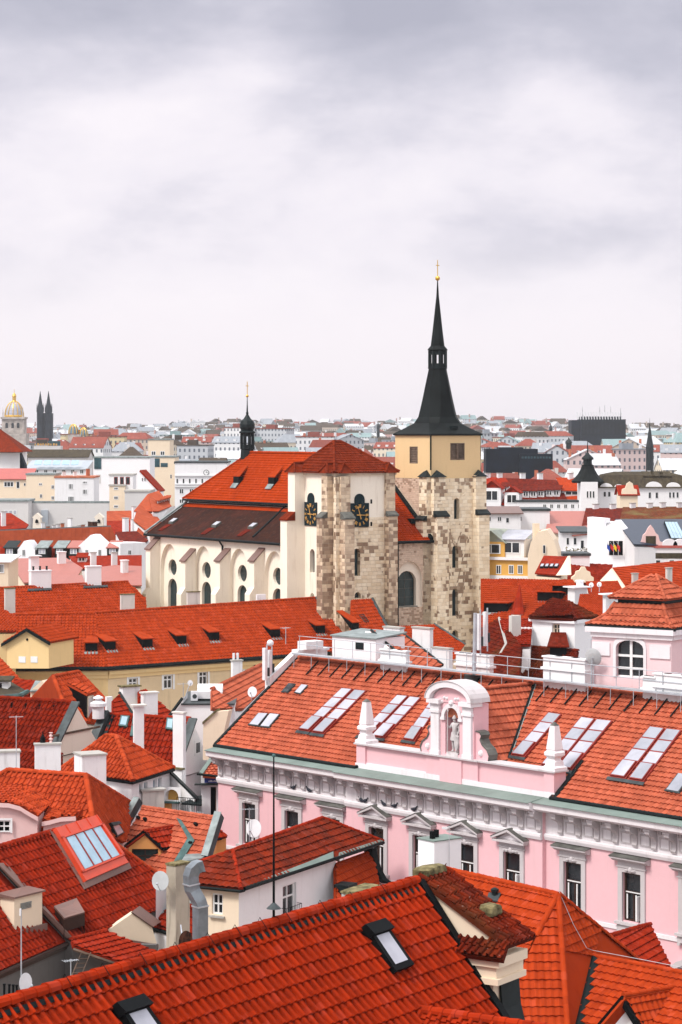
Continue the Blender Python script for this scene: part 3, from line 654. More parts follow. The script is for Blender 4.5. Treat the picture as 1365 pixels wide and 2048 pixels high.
    z0 = 33.5; zr = z0+5.9; q0, q1 = CH(w-.6, -.45, z0-.1), CH(o0+.75, -.45, z0-.1); q2, q3 = CH(o0-.02, 7.2, zr), CH(w-.6, 7.2, zr)
    q1b = CH(o0-.02, -.45, z0-.1)
    tiles('front_roof', church, [q0, q1b, q2, q3], 'tile_church', .3, .36, .05, .05, 'low')
    m_ = MB(); m_.tube([q0+V((0,0,-.05)), q1+V((0,0,-.05))], .16, 8); m_.tube([CH(w+.35, -.32, z0-.2), CH(w+.35, -.28, 5)], .1, 6); m_.build('gutter', 'gutter_dark', church)
    m_ = MB(); m_.prism([q1b+V((0,0,.05))-E1*.35, q1b+V((0,0,.05)), q2+V((0,0,.05)), q2+V((0,0,.05))-E1*.35], (0,0,.35)); m_.box(lambda x, y, z: q1b.lerp(q2, .28)+E1*(x-1.1)+E2*y+V((0,0,z+.1)), -.3, .35, -.2, .6, 0, .5); m_.build('verge_flashing', 'gutter_dark', church)
    # --- nave and aisle
    tN, tF = 7.2, 38.4; ae, at_, nz0, nz1, of, rd = 33.2, 36.4, 37.0, 42.1, 5.2, 9.6
    S = side(tF, tN); 
    def bay(px): return S.px(px, 1140)[0] - .6
    wall = MB(); holes = []; wins = []
    zt_ = lambda px, py: S.px(px, py)[1]
    for px in (344, 412, 484, 555):
        s = bay(px); py_o = 1108+ (px-344)*.085
        zo_ = zt_(px, py_o+26)
        wins.append((s, zo_))
        holes.append(arch(s-1.95, s+1.95, 15, zo_-.4, 3.0, 8, True))
    panel(wall, S, rect(0, S.L, 0, ae), holes, .45, 0)
    inner = []
    for (s, zo_), h in zip(wins, holes):
        oc = [(s+.95*math.cos(2*math.pi*k/16), zo_-.1+.95*math.sin(2*math.pi*k/16)) for k in range(16)]; lo = arch(s-1.0, s+1.0, 16, zo_-2.35, 1.0, 8)
        panel(wall, S, h, [oc, lo], .35, o=-.45, mi=0); inner.append((oc, lo))
    Fg = Face(CH(0, tF, 0), CH(0, tF, 0)+E1*.01); 
    wall.face([CH(0, tF, 0), CH(0, tF, ae), CH(of, tF, at_), CH(2*rd-of, tF, at_), CH(2*rd, tF, ae), CH(2*rd, tF, 0)])
    wall.face([CH(0, tN, 0), CH(0, tN, ae), CH(of, tN, at_), CH(of, tN, 0)][::-1])
    wall.prism([CH(of-.02, tN, at_-1), CH(2*rd-of, tN, at_-1), CH(2*rd-of, tF-.01, at_-1), CH(of-.02, tF-.01, at_-1)], (0, 0, nz0-at_+.9))
    wall.build('nave_wall', 'cream_church', church)
    for oc, lo in inner:
        for h, nm in ((oc, 'round_window'), (lo, 'window')):
            s = [q[0] for q in h]; z = [q[1] for q in h]; window(church, S, min(s), max(s), min(z), max(z), 'lead', .35, 'lead_cap', 'glass_church', .06, poly=h, o=-.45, name=nm)
    for px in (361, 430, 498, 291):
        s = S.px(px, 1110, 1.6)[0]; fr = S.fr(); zb = S.px(px, 1124 if px > 300 else 1100, 1.6)[1]; b0, b1, d = s-.40, s+.60, 1.3
        m_ = MB(); m_.hexa([fr(b0, -d, 0), fr(b1, -d, 0), fr(b1, .0, 0), fr(b0, .0, 0)], [fr(b0, -d, zb), fr(b1, -d, zb), fr(b1, .0, zb+1.3), fr(b0, .0, zb+1.3)])
        b = m_.build('buttress', 'cream_church', church)
        m_ = MB(); e = .14; m_.hexa([fr(b0-e, -d-e, zb+.004), fr(b1+e, -d-e, zb+.004), fr(b1+e, -.004, zb+1.32), fr(b0-e, -.004, zb+1.32)], [fr(b0-e, -d-e, zb+.16), fr(b1+e, -d-e, zb+.16), fr(b1+e, -.004, zb+1.5), fr(b0-e, -.004, zb+1.5)]); m_.build('cap', 'sheet_brown', b)
        # low buttress foot with a lead covered set-off
        zf = S.px(px, 1188, 1.6)[1]; m_ = MB(); m_.hexa([fr(b0, -d-.55, 0), fr(b1, -d-.55, 0), fr(b1, -d-.003, 0), fr(b0, -d-.003, 0)], [fr(b0, -d-.55, zf), fr(b1, -d-.55, zf), fr(b1, -d-.003, zf+.7), fr(b0, -d-.003, zf+.7)])
        b2 = m_.build('buttress_foot', 'cream_church', b); 
    # aisle roof, nave roof
    ov = .5; al = MB()
    a0, a1, a2, a3 = CH(-ov, tF+.4, ae-.25), CH(-ov, tN-.1, ae-.25), CH(of, tN-.1, at_+.1), CH(of, tF+.4, at_+.1)
    al.slab([a0, a1, a2, a3], .16); ar = al.build('aisle_roof', 'tile_aisle', church)
    q = MB(); up = V((0,0,.05)); l = lambda f0, f1: [a3.lerp(a2, 0)+up, a2+up, a2.lerp(a1, .12)+up, a3.lerp(a0, .12)+up]; q.slab(l(0, 1), .03); q.build('upper_tiles', 'tile_church', ar)
    n_ = nrm(a0, a1, a2)
    q = MB()
    for p0, p1 in (((572, 1013), (507, 1075)),):
        x, y = on_plane(*p0, a0, n_), on_plane(*p1, a0, n_); q.tube([x+n_*.05, y+n_*.05], .12, 6)
    q.tube([a0+V((0,0,.02)), a1+V((0,0,.02))], .15, 8); q.tube([CH(of+.02, tF, at_+.25), CH(of-.02, tN, at_+.25)], .1, 6)
    x = S.px(447, 1080)[0]; q.tube([S.pt(x, ae-.3, .55), S.pt(x, ae-.9, .12), S.pt(x, 20, .12)], .1, 6); q.build('gutter', 'gutter_dark', church)
    for px, py in ((347, 1044), (433, 1051), (506, 1054)):
        c = on_plane(px, py, a0, n_); fr = lambda x, y, z: c + E2*(-x) + E1*y + V((0,0,z+y*.6)); q = MB(); q.box(fr, -.5, .5, -.35, .35, .0, .25); sk = q.build('skylight', 'lead_cap', ar); q = MB(); q.box(fr, -.4, .4, -.28, .28, .252, .27); q.build('pane', 'glass_sky', sk)
        q = MB(); q.slab([c+E2*.75-E1*.5+n_*.05-V((0,0,.3)), c-E2*.5-E1*.5+n_*.05-V((0,0,.3)), c-E2*.2-E1*1.6+n_*.05-V((0,0,.97)), c+E2*.75-E1*1.6+n_*.05-V((0,0,.97))], .03); q.build('lead_apron', 'tile_rust', sk)
    q = MB(); b0, b1 = CH(0-ov, tF+.45, ae-.1), CH(of, tF+.45, at_+.25); q.prism([b0, b1, b1+V((0,0,.22)), b0+V((0,0,.22))], -E2*.3); q.build('verge', 'flashing_pale', ar)
    # nave roof: hipped at the far end
    w0, w1 = of-.5, 2*rd-of+.5; e0, e1_, e2_, e3 = CH(w0, tF+.5, nz0), CH(w0, 6.4, nz0), CH(w1, 6.4, nz0), CH(w1, tF+.5, nz0); h0, h1 = CH(rd, 31.9, nz1+.3), CH(rd, 9.0, nz1+.3)
    nr = MB(); nr.slab([e0, e1_, e2_, e3], .12); nf = nr.build('nave_roof', 'tile_church', church)
    kw = dict(mat='tile_church', tw=.26, tl=.36, amp=.03, step=.05, style='low', slab=0)
    for pl in ([e0, e1_, h1, h0], [e3, e0, h0], [e2_, e3, h0, h1], [e1_, e2_, h1]): tiles('roof_slope', nf, pl, **kw)
    ridge('ridge_tiles', nf, h0, h1, 'tile_church', .17, .5); ridge('ridge_tiles', nf, e0, h0, 'tile_church', .15, .5)
    q = MB(); q.tube([e0-V((0,0,.1)), e1_-V((0,0,.1))], .13, 6); q.build('gutter', 'gutter_dark', nf)
    n2 = nrm(e0, e1_, h1)
    for px, py in ((474, 969), (544, 971)):
        c = on_plane(px, py, e0, n2); dx, dy = -E2, E1
        f0, f1, f2 = c-dx*.6-dy*.1, c+dx*.6-dy*.1, c+V((0,0,1.1))-dy*.25
        bk = c+dy*1.9-dx*.9+V((0,0,2.05)); m_ = MB()
        m_.face([f0+V((0,0,1.0))-dx*.25, f1+V((0,0,1.0))+dx*.25, bk+dx*.3+V((0,0,.1)), bk-dx*.3+V((0,0,.1))]); m_.face([f0+V((0,0,.9))-dx*.25, bk-dx*.5, bk+dx*.5, f1+V((0,0,.9))+dx*.25])
        m_.face([f0+V((0,0,.9))-dx*.25, f1+V((0,0,.9))+dx*.25, f1+V((0,0,1.0))+dx*.25, f0+V((0,0,1.0))-dx*.25])
        d_ = m_.build('dormer', 'tile_church', nf); m_ = MB(); m_.prism([f0, f1, f1+V((0,0,.9)), f0+V((0,0,.9))], dy*.6); m_.build('louvre', 'black_iron', d_)
        m_ = MB(); m_.prism([f0-dy*.45-V((0,0,.38)), f1-dy*.45-V((0,0,.38)), f1+V((0,0,.12))-dy*.04, f0+V((0,0,.12))-dy*.04], V((0,0,.06))); m_.build('apron', 'flashing_pale', d_)
    # ridge turret
    c = CH(rd, 32.6, 0); zq = lambda py: 45-(py-860)/(F/c.y)
    k = c.y/F
    m_ = MB(); m_.lathe(c, [(15*k, zq(922)), (13.5*k, zq(900)), (13.0*k, zq(899)), (15*k, zq(898)), (15*k, zq(896))], 8, rot=R(22)); tr = m_.build('ridge_turret', 'copper_dark', nf)
    m_ = MB()
    for i in range(8):
        a_ = 2*math.pi*i/8+R(22); p = c+V((math.cos(a_)*12.2*k, math.sin(a_)*12.2*k, 0)); m_.tube([V((p.x, p.y, zq(896))), V((p.x, p.y, zq(868)))], .16, 6)
    m_.lathe(c, [(13*k, zq(896)), (13*k, zq(889))], 8, rot=R(22)); m_.lathe(c, [(13*k, zq(873)), (13.4*k, zq(868)), (17*k, zq(866)), (17*k, zq(863.5)), (14*k, zq(861.5))], 8, rot=R(22)); m_.build('lantern', 'copper_dark', tr)
    m_ = MB(); m_.lathe(c, [(12*k, zq(861.6)), (15*k, zq(855)), (15.3*k, zq(849)), (12.6*k, zq(842)), (7*k, zq(837)), (3.4*k, zq(831)), (2.1*k, zq(828)), (2.9*k, zq(826.5)), (1.7*k, zq(823)), (1.0*k, zq(808)), (.6*k, zq(795))], 12); m_.build('onion_dome', 'copper_dark', tr, True)
    finial(c, zq(795), 3.0*k, 24*k, tr)
church_build()
# ---------------------------------------------------------------- the pink palace in front: facade frame from the left end of its gutter
G0 = P(437, 1490, 139); G1 = Pz(1365, 1635, G0.z); FW = Face(G0, G1); PL = 46.0; ZG = G0.z; RW, ZR = 6.0, 31.69
palace = thing('palace', 'pink palace with white window hoods, bracketed cornice, orange tiled roof and a statue gable', 'palace', FW.pt(18, 0, -3))
RP = [FW.pt(0, ZG, .12), FW.pt(PL, ZG, .12), FW.pt(PL, ZR, -RW), FW.pt(0, ZR, -RW)]; RN = nrm(*RP[:3])
def roof_pt(px, py): return on_plane(px, py, RP[0], RN)
def palace_build():
    fr = FW.fr(); r0, r1, ro = 11.3, 25.8, .25
    wins = [(2.84, 0), (6.55, 0), (10.0, 0), (13.76, 1), (17.14, 1), (20.5, 1), (23.75, 1), (27.63, 0), (31.44, 0), (35.2, 0), (38.9, 0), (42.6, 0)]
    hw, z0, z1 = .58, 21.85, 24.12
    wall = MB()
    for a, b, o in ((0, r0, 0), (r0, r1, ro), (r1, PL, 0)):
        panel(wall, FW, rect(a, b, 0, 26.6), [rect(s-hw, s+hw, z0, z1) for s, k in wins if a < s < b] + [rect(s-hw, s+hw, 16.6, 19.4) for s, k in wins if a < s < b], .22, o)
    for s in (r0, r1): wall.face([FW.pt(s, 0, 0), FW.pt(s, 0, ro), FW.pt(s, 26.6, ro), FW.pt(s, 26.6, 0)])
    wall.box(fr, .02, PL, .4, 2*RW, .5, ZG-.05)
    wall.face([FW.pt(0, 0, 0), FW.pt(0, ZG, 0), FW.pt(0, ZR-.2, -RW), FW.pt(0, ZG, -2*RW), FW.pt(0, 0, -2*RW)])
    wall.build('wall', 'pink_wall', palace)
    # sill band, frieze mouldings, panels, corona and copper sheet
    def strip(mb, prof, a, b, o): mb.hexa([FW.pt(a, z, o+x) for x, z in prof], [FW.pt(b, z, o+x) for x, z in prof])
    tr, cu, fz = MB(), MB(), MB()
    for a, b, o in ((-.0, r0, 0), (r0, r1, ro), (r1, PL, 0)):
        strip(tr, [(-.02, 25.02), (.10, 25.02), (.16, 25.18), (.16, 25.3), (.06, 25.34), (-.02, 25.34)], a, b, o)
        strip(tr, [(-.02, 21.36), (.06, 21.36), (.06, 21.56), (-.02, 21.56)], a, b, o)
        strip(fz, [(-.02, 25.343), (.03, 25.343), (.03, 26.45), (-.02, 26.45)], a, b, o)
        strip(tr, [(-.02, 26.453), (.62, 26.453), (.80, 26.56), (.90, 26.60), (.92, 26.86), (1.0, 26.92), (-.02, 26.92)], a, b, o)
        q = [FW.pt(a, 26.925, o+1.03), FW.pt(b, 26.925, o+1.03), FW.pt(b, ZG+.02, -.3), FW.pt(a, ZG+.02, -.3)]; cu.slab(q, .03)
    tr.build('cornice', 'stucco_white', palace); fz.build('frieze', 'stucco_white', palace); cu.build('copper_flashing', 'copper_sheet', palace)
    # the scrolled brackets, each its own, dentils and panels between
    step = 1.205; prof = [(.03, 25.40), (.13, 25.42), (.17, 25.52), (.12, 25.62), (.10, 25.80), (.16, 25.95), (.30, 26.06), (.52, 26.12), (.62, 26.22), (.62, 26.445), (.03, 26.445)]
    s = .35
    while s < 36.5:
        o = ro if r0 < s < r1 else 0
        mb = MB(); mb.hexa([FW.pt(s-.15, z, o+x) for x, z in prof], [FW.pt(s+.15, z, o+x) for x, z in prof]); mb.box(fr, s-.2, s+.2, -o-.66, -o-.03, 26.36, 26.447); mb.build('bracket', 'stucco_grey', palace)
        if s+step < 36.5 and not (s < r0 < s+step or s < r1 < s+step):
            mb = MB()
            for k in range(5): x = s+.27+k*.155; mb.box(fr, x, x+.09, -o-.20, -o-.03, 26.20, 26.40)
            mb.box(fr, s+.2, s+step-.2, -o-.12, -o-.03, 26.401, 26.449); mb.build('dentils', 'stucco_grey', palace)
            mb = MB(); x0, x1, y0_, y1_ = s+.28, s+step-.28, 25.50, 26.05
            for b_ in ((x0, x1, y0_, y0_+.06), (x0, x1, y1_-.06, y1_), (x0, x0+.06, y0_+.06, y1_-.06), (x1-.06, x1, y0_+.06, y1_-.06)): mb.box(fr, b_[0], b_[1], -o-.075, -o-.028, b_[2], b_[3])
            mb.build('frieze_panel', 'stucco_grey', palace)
        s += step
    # windows with surround and hood
    for s, k in wins:
        o = ro if r0 < s < r1 else 0; open_ = random.random() < .3
        mb = MB(); y0, y1 = .10-o, .19-o
        for b_ in ((s-hw, s-hw+.09, z0, z1), (s+hw-.09, s+hw, z0, z1), (s-hw+.09, s+hw-.09, z0, z0+.09), (s-hw+.09, s+hw-.09, z1-.09, z1)): mb.box(fr, b_[0], b_[1], y0, y1, b_[2], b_[3])
        zt = z0+1.36; mb.box(fr, s-hw+.085, s+hw-.085, y0-.02, y1-.003, zt-.06, zt+.06); mb.box(fr, s-.045, s+.045, y0+.01, y1-.004, z0+.085, zt-.055)
        w = mb.build('window', 'brown_frame', palace); g = MB()
        g.face([FW.pt(s-hw, z0, o-.18), FW.pt(s+hw, z0, o-.18), FW.pt(s+hw, z1, o-.18), FW.pt(s-hw, z1, o-.18)]); g.build('pane', 'glass_dark', w)
        g = MB(); g.box(fr, s-hw+.12, s+hw-.1, y0-.035, y0-.022, zt-.02, zt+.035); 
        for x in (-.40, .16): g.box(fr, s+x-.03, s+x+.05, y0-.03, y0-.004, z0+.1, zt-.1)
        if open_: g.box(fr, s+hw-.2, s+hw-.12, y0-.3, y0-.02, z0+.1, zt-.1)
        g.build('sash', 'white_paint', w)
        m = MB(); e = .34
        m.box(fr, s-hw-.27, s-hw-.001, -o-.09, -o+.0, z0-.05, z1+.02); m.box(fr, s+hw+.001, s+hw+.27, -o-.09, -o+.0, z0-.05, z1+.02)
        m.box(fr, s-hw-.27, s+hw+.27, -o-.09, -o, z1+.021, z1+.52); m.box(fr, s-hw-.34, s+hw+.34, -o-.13, -o, z1+.24, z1+.30)
        m.box(fr, s-hw-.4, s+hw+.4, -o-.22, -o, z0-.18, z0-.052); m.box(fr, s-hw-.3, s+hw+.3, -o-.12, -o, z0-.5, z0-.184)
        for x in (-hw-.2, hw+.2): m.box(fr, s+x-.08, s+x+.08, -o-.16, -o, z0-.62, z0-.504)
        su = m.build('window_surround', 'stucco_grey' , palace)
        # carved head over the window
        m = MB(); c = FW.pt(s, z1+.17 if not k else z1+.15, o+.12); m.sphere(c, .13, 8, 6, (1, 1, 1.25))
        for x, sx in ((-.22, 1), (.22, 1)): m.sphere(c+FW.d*x-V((0,0,.03)), .13, 7, 4, (1.3, .5, .6))
        if k: 
            for x in (-.42, .42): m.sphere(c+FW.d*x+V((0,0,-.02)), .09, 6, 4, (1.5, .5, .7))
        m.build('carved_head', 'stucco_grey', su)
        m = MB(); zb = z1+.525
        if not k:
            pr = [(.0, zb), (.16, zb), (.28, zb+.10), (.40, zb+.14), (.40, zb+.22), (0, zb+.30)]
            m.hexa([FW.pt(s-hw-.55, z, o+x) for x, z in pr], [FW.pt(s+hw+.55, z, o+x) for x, z in pr])
            cap = [(0, zb+.305), (.43, zb+.222), (.43, zb+.25), (0, zb+.345)]
            h = m.build('window_hood', 'stucco_grey', palace); m = MB(); m.hexa([FW.pt(s-hw-.58, z, o+x) for x, z in cap], [FW.pt(s+hw+.58, z, o+x) for x, z in cap]); m.build('cap', 'lead_cap', h)
        else:
            ww = hw+.52; m.box(fr, s-ww, s+ww, -o-.36, -o, zb, zb+.10)
            tri = [(s-ww+.1, zb+.102), (s+ww-.1, zb+.102), (s, zb+.52)]; inn = [(s-ww+.55, zb+.16), (s+ww-.55, zb+.16), (s, zb+.38)]
            m.prism([FW.pt(x, z, o) for x, z in tri], FW.n*.13)
            for sg in (1, -1):
                a, b = (s+sg*(ww+.05), zb+.105), (s, zb+.56); m.prism([FW.pt(a[0], a[1], o), FW.pt(b[0], b[1], o), FW.pt(b[0], b[1]+.13, o), FW.pt(a[0], a[1]+.10, o)], FW.n*.40)
            h = m.build('window_hood', 'stucco_grey', palace); m = MB()
            m.prism([FW.pt(x, z, o+.131) for x, z in inn], FW.n*.01); m.build('tympanum', 'stucco_white', h); m = MB()
            for sg in (1, -1): m.prism([FW.pt(s+sg*(ww+.06), zb+.21, o), FW.pt(s, zb+.695, o), FW.pt(s, zb+.73, o), FW.pt(s+sg*(ww+.06), zb+.24, o)], FW.n*.42)
            m.build('cap', 'lead_cap', h)
        # lower storey window: arched hood only just seen
        mb = MB(); 
        for b_ in ((s-hw, s-hw+.09, 16.6, 19.4), (s+hw-.09, s+hw, 16.6, 19.4), (s-hw+.09, s+hw-.09, 17.9, 18.02)): mb.box(fr, b_[0], b_[1], y0, y1, b_[2], b_[3])
        w = mb.build('window', 'brown_frame', palace); g = MB(); g.face([FW.pt(s-hw, 16.6, o-.18), FW.pt(s+hw, 16.6, o-.18), FW.pt(s+hw, 19.4, o-.18), FW.pt(s-hw, 19.4, o-.18)]); g.build('pane', 'glass_dark', w)
        m = MB()
        for i in range(10):
            a, b = math.pi*i/10, math.pi*(i+1)/10; R0, R1 = 1.0, 1.3
            m.prism([FW.pt(s+R0*math.cos(a), 19.7+.75*math.sin(a), o), FW.pt(s+R1*math.cos(a), 19.7+1.0*math.sin(a), o), FW.pt(s+R1*math.cos(b), 19.7+1.0*math.sin(b), o), FW.pt(s+R0*math.cos(b), 19.7+.75*math.sin(b), o)], FW.n*.35)
        m.box(fr, s-1.0, s+1.0, -o-.1, -o, 19.45, 19.7); m.sphere(FW.pt(s, 20.1, o+.1), .3, 8, 6); m.build('arched_hood', 'stucco_grey', palace)
    # --- roof with valley and the small cross roof behind the statue gable
    sc, a0, a1 = 19.2, 11.9, 26.4       # centre of the gable; ends of the attic
    vb = roof_pt(1018, 1520); vt = FW.pt(sc, ZR, -RW)
    kw = dict(mat='tile_palace', tw=.27, tl=.33, amp=.055, step=.07, style='wave')
    vb0 = RP[0].lerp(RP[3], 0); g = lambda s, w: FW.pt(s, ZG+(ZR-ZG)*(w+.12)/(RW+.12), -w)
    wv = -(vb-FW.p0).dot(FW.n); sv = (vb-FW.p0).dot(FW.d)
    dz = .5
    tiles('roof', palace, [g(0, -.12), g(a0, -.12), g(a0, dz), g(sc, dz), g(sc, RW), g(0, RW)][0:0] or [g(0, -.12), g(a0+.05, -.12), g(a0+.05, RW), g(0, RW)], **kw)
    tiles('roof', palace, [g(a0+.05, dz), g(2*sc-sv, dz), vt, g(a0+.05, RW)], **kw)
    tiles('roof', palace, [vb, g(a1-.05, wv), g(a1-.05, RW), vt], **kw)
    tiles('roof', palace, [g(sv, dz), g(a1-.05, dz), g(a1-.05, wv), vb], **kw)
    tiles('roof', palace, [g(a1-.05, -.12), g(PL, -.12), g(PL, RW), g(a1-.05, RW)], **kw)
    rb = MB(); rb.slab([FW.pt(0, ZG, -2*RW), FW.pt(PL, ZG, -2*RW), FW.pt(PL, ZR, -RW), FW.pt(0, ZR, -RW)], .15); rb.build('back_roof', 'tile_palace', palace)
    cf = FW.pt(sc, ZR, -.7)
    kw2 = dict(kw, style='low', amp=.03, tl=.42)
    # cross roof slopes: ridge level with the main ridge, falling to the valleys
    vbr = FW.pt(sv, vb.z, -wv); e_r = FW.pt(sv, vb.z, -.7); vbl = FW.pt(2*sc-sv, vb.z, -wv); e_l = FW.pt(2*sc-sv, vb.z, -.7)
    tiles('cross_roof', palace, [e_r, vbr, vt, cf], **kw2); tiles('cross_roof', palace, [vbl, e_l, cf, vt], **kw2)
    mb = MB(); mb.prism([vb+V((0,0,.06))-FW.d*.16, vb+V((0,0,.06))+FW.d*.14, vt+V((0,0,.06))+FW.d*.14, vt+V((0,0,.06))-FW.d*.16], (0,0,.05)); mb.build('valley_flashing', 'flashing_pale', palace)
    mb = MB(); mb.tube([vb+V((0,0,.13)), vt+V((0,0,.13))], .07, 6); mb.build('valley_edge', 'gutter_dark', palace)
    ridge('ridge_tiles', palace, g(.0, RW), g(PL, RW), 'tile_palace', .15, .4); ridge('ridge_tiles', palace, cf, vt, 'tile_palace', .13, .4)
    for a, b in ((-.1, a0+.15), (a1-.1, PL)): mb = MB(); mb.tube([FW.pt(a, ZG-.02, .22), FW.pt(b, ZG-.02, .22)], .11, 8); mb.build('gutter', 'gutter_dark', palace)
    mb = MB()
    mb.tube([FW.pt(a0+.1, ZG, .2), FW.pt(a0+.18, ZG+.1, -.4)], .1, 6); mb.build('eave_end', 'gutter_dark', palace); mb = MB()
    mb.prism([FW.pt(a1-.12, ZG+.02, .2), FW.pt(a1+.3, ZG+.02, .2), g(a1+.12, 1.9)+V((0,0,.1)), g(a1-.12, 1.9)+V((0,0,.1))], (0,0,.06)); mb.build('roof_flashing', 'gutter_dark', palace)
    mb = MB(); mb.prism([FW.pt(-.16, ZG-.15, .2), FW.pt(.04, ZG-.15, .2), FW.pt(.04, ZR-.1, -RW), FW.pt(-.16, ZR-.1, -RW)], (0,0,.26)); mb.build('verge_flashing', 'gutter_dark', palace)
    # --- skylights: strips of panes with red brown frames
    def strip_light(q, n=4, fm='red_frame', gm='glass_sky', lift=.17):
        tl_, tr_, br_, bl_ = [roof_pt(*p) for p in q]; lp = lambda u, v, h=0: bl_.lerp(br_, u).lerp(tl_.lerp(tr_, u), v) + RN*h
        m = MB(); m.hexa([lp(0,0,.02), lp(1,0,.02), lp(1,1,.02), lp(0,1,.02)], [lp(0,0,lift), lp(1,0,lift), lp(1,1,lift), lp(0,1,lift)])
        w = m.build('skylight', fm, palace); v = 0; first = True; hs = [1/3]+[2/3/(n-1)]*(n-1) if n > 1 else [1]
        for i, hh in enumerate(hs):
            x = .07; top = lift + (.09 if (i == 0 and n > 1) else .012); m = MB()
            a, b = v+.012, v+hh-.012; m.hexa([lp(x,a,lift-.01), lp(1-x,a,lift-.01), lp(1-x,b,lift-.01), lp(x,b,lift-.01)], [lp(x,a,top), lp(1-x,a,top), lp(1-x,b,top), lp(x,b,top)]); 
            if i == 0 and n > 1:
                m.build('opening_sash', fm, w); m = MB(); m.face([lp(x+.05,a+.015,top+.006), lp(1-x-.05,a+.015,top+.006), lp(1-x-.05,b-.012,top+.006), lp(x+.05,b-.012,top+.006)])
            m.build('pane', 'glass_grey' if gm == 'glass_sky' and random.random() < .3 else gm, w); v += hh
        m = MB(); m.prism([lp(-.08,-.05,.11), lp(1.08,-.05,.11), lp(1.08,-.001,.14), lp(-.08,-.001,.14)], RN*.03); m.build('apron', 'flashing', w)
    for q in ([(686,1380),(708,1382),(621,1468),(598.5,1464.5)], [(712,1383),(736,1385.5),(650,1473),(626,1469.5)], [(797,1394),(819,1396),(741,1478),(718,1475)], [(822.5,1397),(845,1399.5),(771,1481.5),(745,1478)], [(866,1403),(886,1405.5),(832,1488),(808,1484)],
              [(1099.5,1429),(1126,1433),(1052,1519.5),(1024,1515)], [(1165,1438),(1193,1442),(1114,1541),(1084,1536)], [(1196,1442.5),(1228,1446),(1146,1546),(1117,1541)], [(1302.5,1457),(1332,1461),(1254,1563),(1221,1558)], [(1335.5,1461.5),(1366,1465),(1290,1569),(1259,1564)]): strip_light(q)
    for q in ([(519.5,1430),(539.5,1431),(520,1455),(500.5,1452.5)], [(542,1431),(562.5,1433),(542,1458),(523,1456)], [(580,1370.5),(594,1371.5),(579,1388),(566,1387)], [(605.5,1373),(619,1374.5),(604,1391),(592,1388.5)], [(1359,1551),(1385,1555),(1361,1589),(1334,1584)]):
        strip_light(q, 1, 'flashing', 'glass_dark' if q[0][0] == 580 else 'glass_sky')
    # snow guards / tread hooks under the ridge
    for s in [x*1.02+2 for x in range(34)]:
        m = MB(); a = g(s, RW-1.1)+RN*.1; b = g(s+.0, RW-.15)+RN*.12; m.prism([a, a+FW.d*.06, b+FW.d*.06, b], RN*.06); m.build('tread_bracket', 'gutter_dark', palace)
    # --- attic parapet, obelisks, statue gable
    at, ab = 28.45, ZG; mb = MB(); tp = MB(); cp = MB(); yb = .75
    mb.box(fr, a0+.5, a1-.5, .05, yb, ab-.2, at-.12); mb.box(fr, a0, a0+.7, -.06, yb+.02, ab-.2, at-.121); mb.box(fr, a1-.7, a1, -.06, yb+.02, ab-.2, at-.121); mb.box(fr, sc-1.9, sc+1.9, -.06, yb+.02, ab-.2, at-.122); mb.box(fr, sc-.8, sc+.8, -.14, -.061, ab-.2, at-.123)
    mb.box(fr, a0-.1, a0+.1, .1, yb, ab-.2, ab+.5)
    at_o = mb.build('attic_wall', 'pink_wall', palace)
    cp.box(fr, a0-.12, a1+.12, -.16, yb+.1, at-.119, at-.04); cp.box(fr, sc-2.0, sc+2.0, -.22, -.161, at-.119, at-.04); cp.build('coping', 'stucco_grey', at_o)
    tp.box(fr, a0-.06, a1+.06, -.1, -.061, ab-.15, ab+.22); tp.box(fr, a0+.71, sc-1.92, .0, .049, ab+.0, ab+.28); tp.build('plinth', 'stucco_white', at_o)
    def obelisk(s):
        b = lambda h, z: [FW.pt(s-h, z, -.3-h+.3-.0), FW.pt(s+h, z, -.3-h+.3), FW.pt(s+h, z, -.3+h), FW.pt(s-h, z, -.3+h)]
        c = FW.pt(s, 0, -.35); b = lambda h, z: [c+FW.d*(-h)+FW.n*h+V((0,0,z)), c+FW.d*h+FW.n*h+V((0,0,z)), c+FW.d*h-FW.n*h+V((0,0,z)), c-FW.d*h-FW.n*h+V((0,0,z))]
        m = MB(); m.rings([b(h, at-.04+z) for h, z in ((.44,0),(.44,.14),(.33,.22),(.30,.42),(.22,.50),(.22,.58),(.36,.72),(.36,.86),(.26,.96),(.29,1.02),(.16,2.18),(.02,2.32))]); m.build('obelisk', 'stucco_white', palace)
        m = MB(); m.rings([b(h, at-.04+z) for h, z in ((.17,2.17),(.02,2.34))]); m.build('cap', 'lead_cap', [o for o in palace.children if o.name.startswith('obelisk')][-1])
    obelisk(a0+.36); obelisk(a1-.36)
    # gable: pink body with niche, white pilasters, segmental pediment, volutes
    gh = 1.55; gz0 = at-.04; gz1 = gz0+2.75; y0, y1 = .0, 1.05
    body = MB(); nic = arch(sc-.52, sc+.52, gz0+.1, gz0+1.95, .52, 10)
    vol = lambda sg: [(sc+sg*gh, gz0), (sc+sg*2.45, gz0), (sc+sg*2.5, gz0+.25), (sc+sg*2.35, gz0+.52), (sc+sg*2.0, gz0+.75), (sc+sg*1.85, gz0+1.0), (sc+sg*1.95, gz0+1.2), (sc+sg*1.85, gz0+1.35), (sc+sg*gh, gz0+1.4)]
    panel(body, FW, rect(sc-gh, sc+gh, gz0, gz1), [nic], .6, 0)
    body.face([FW.pt(s, z, -.6) for s, z in nic]); body.box(fr, sc-gh, sc+gh, .61, y1, gz0, gz1)
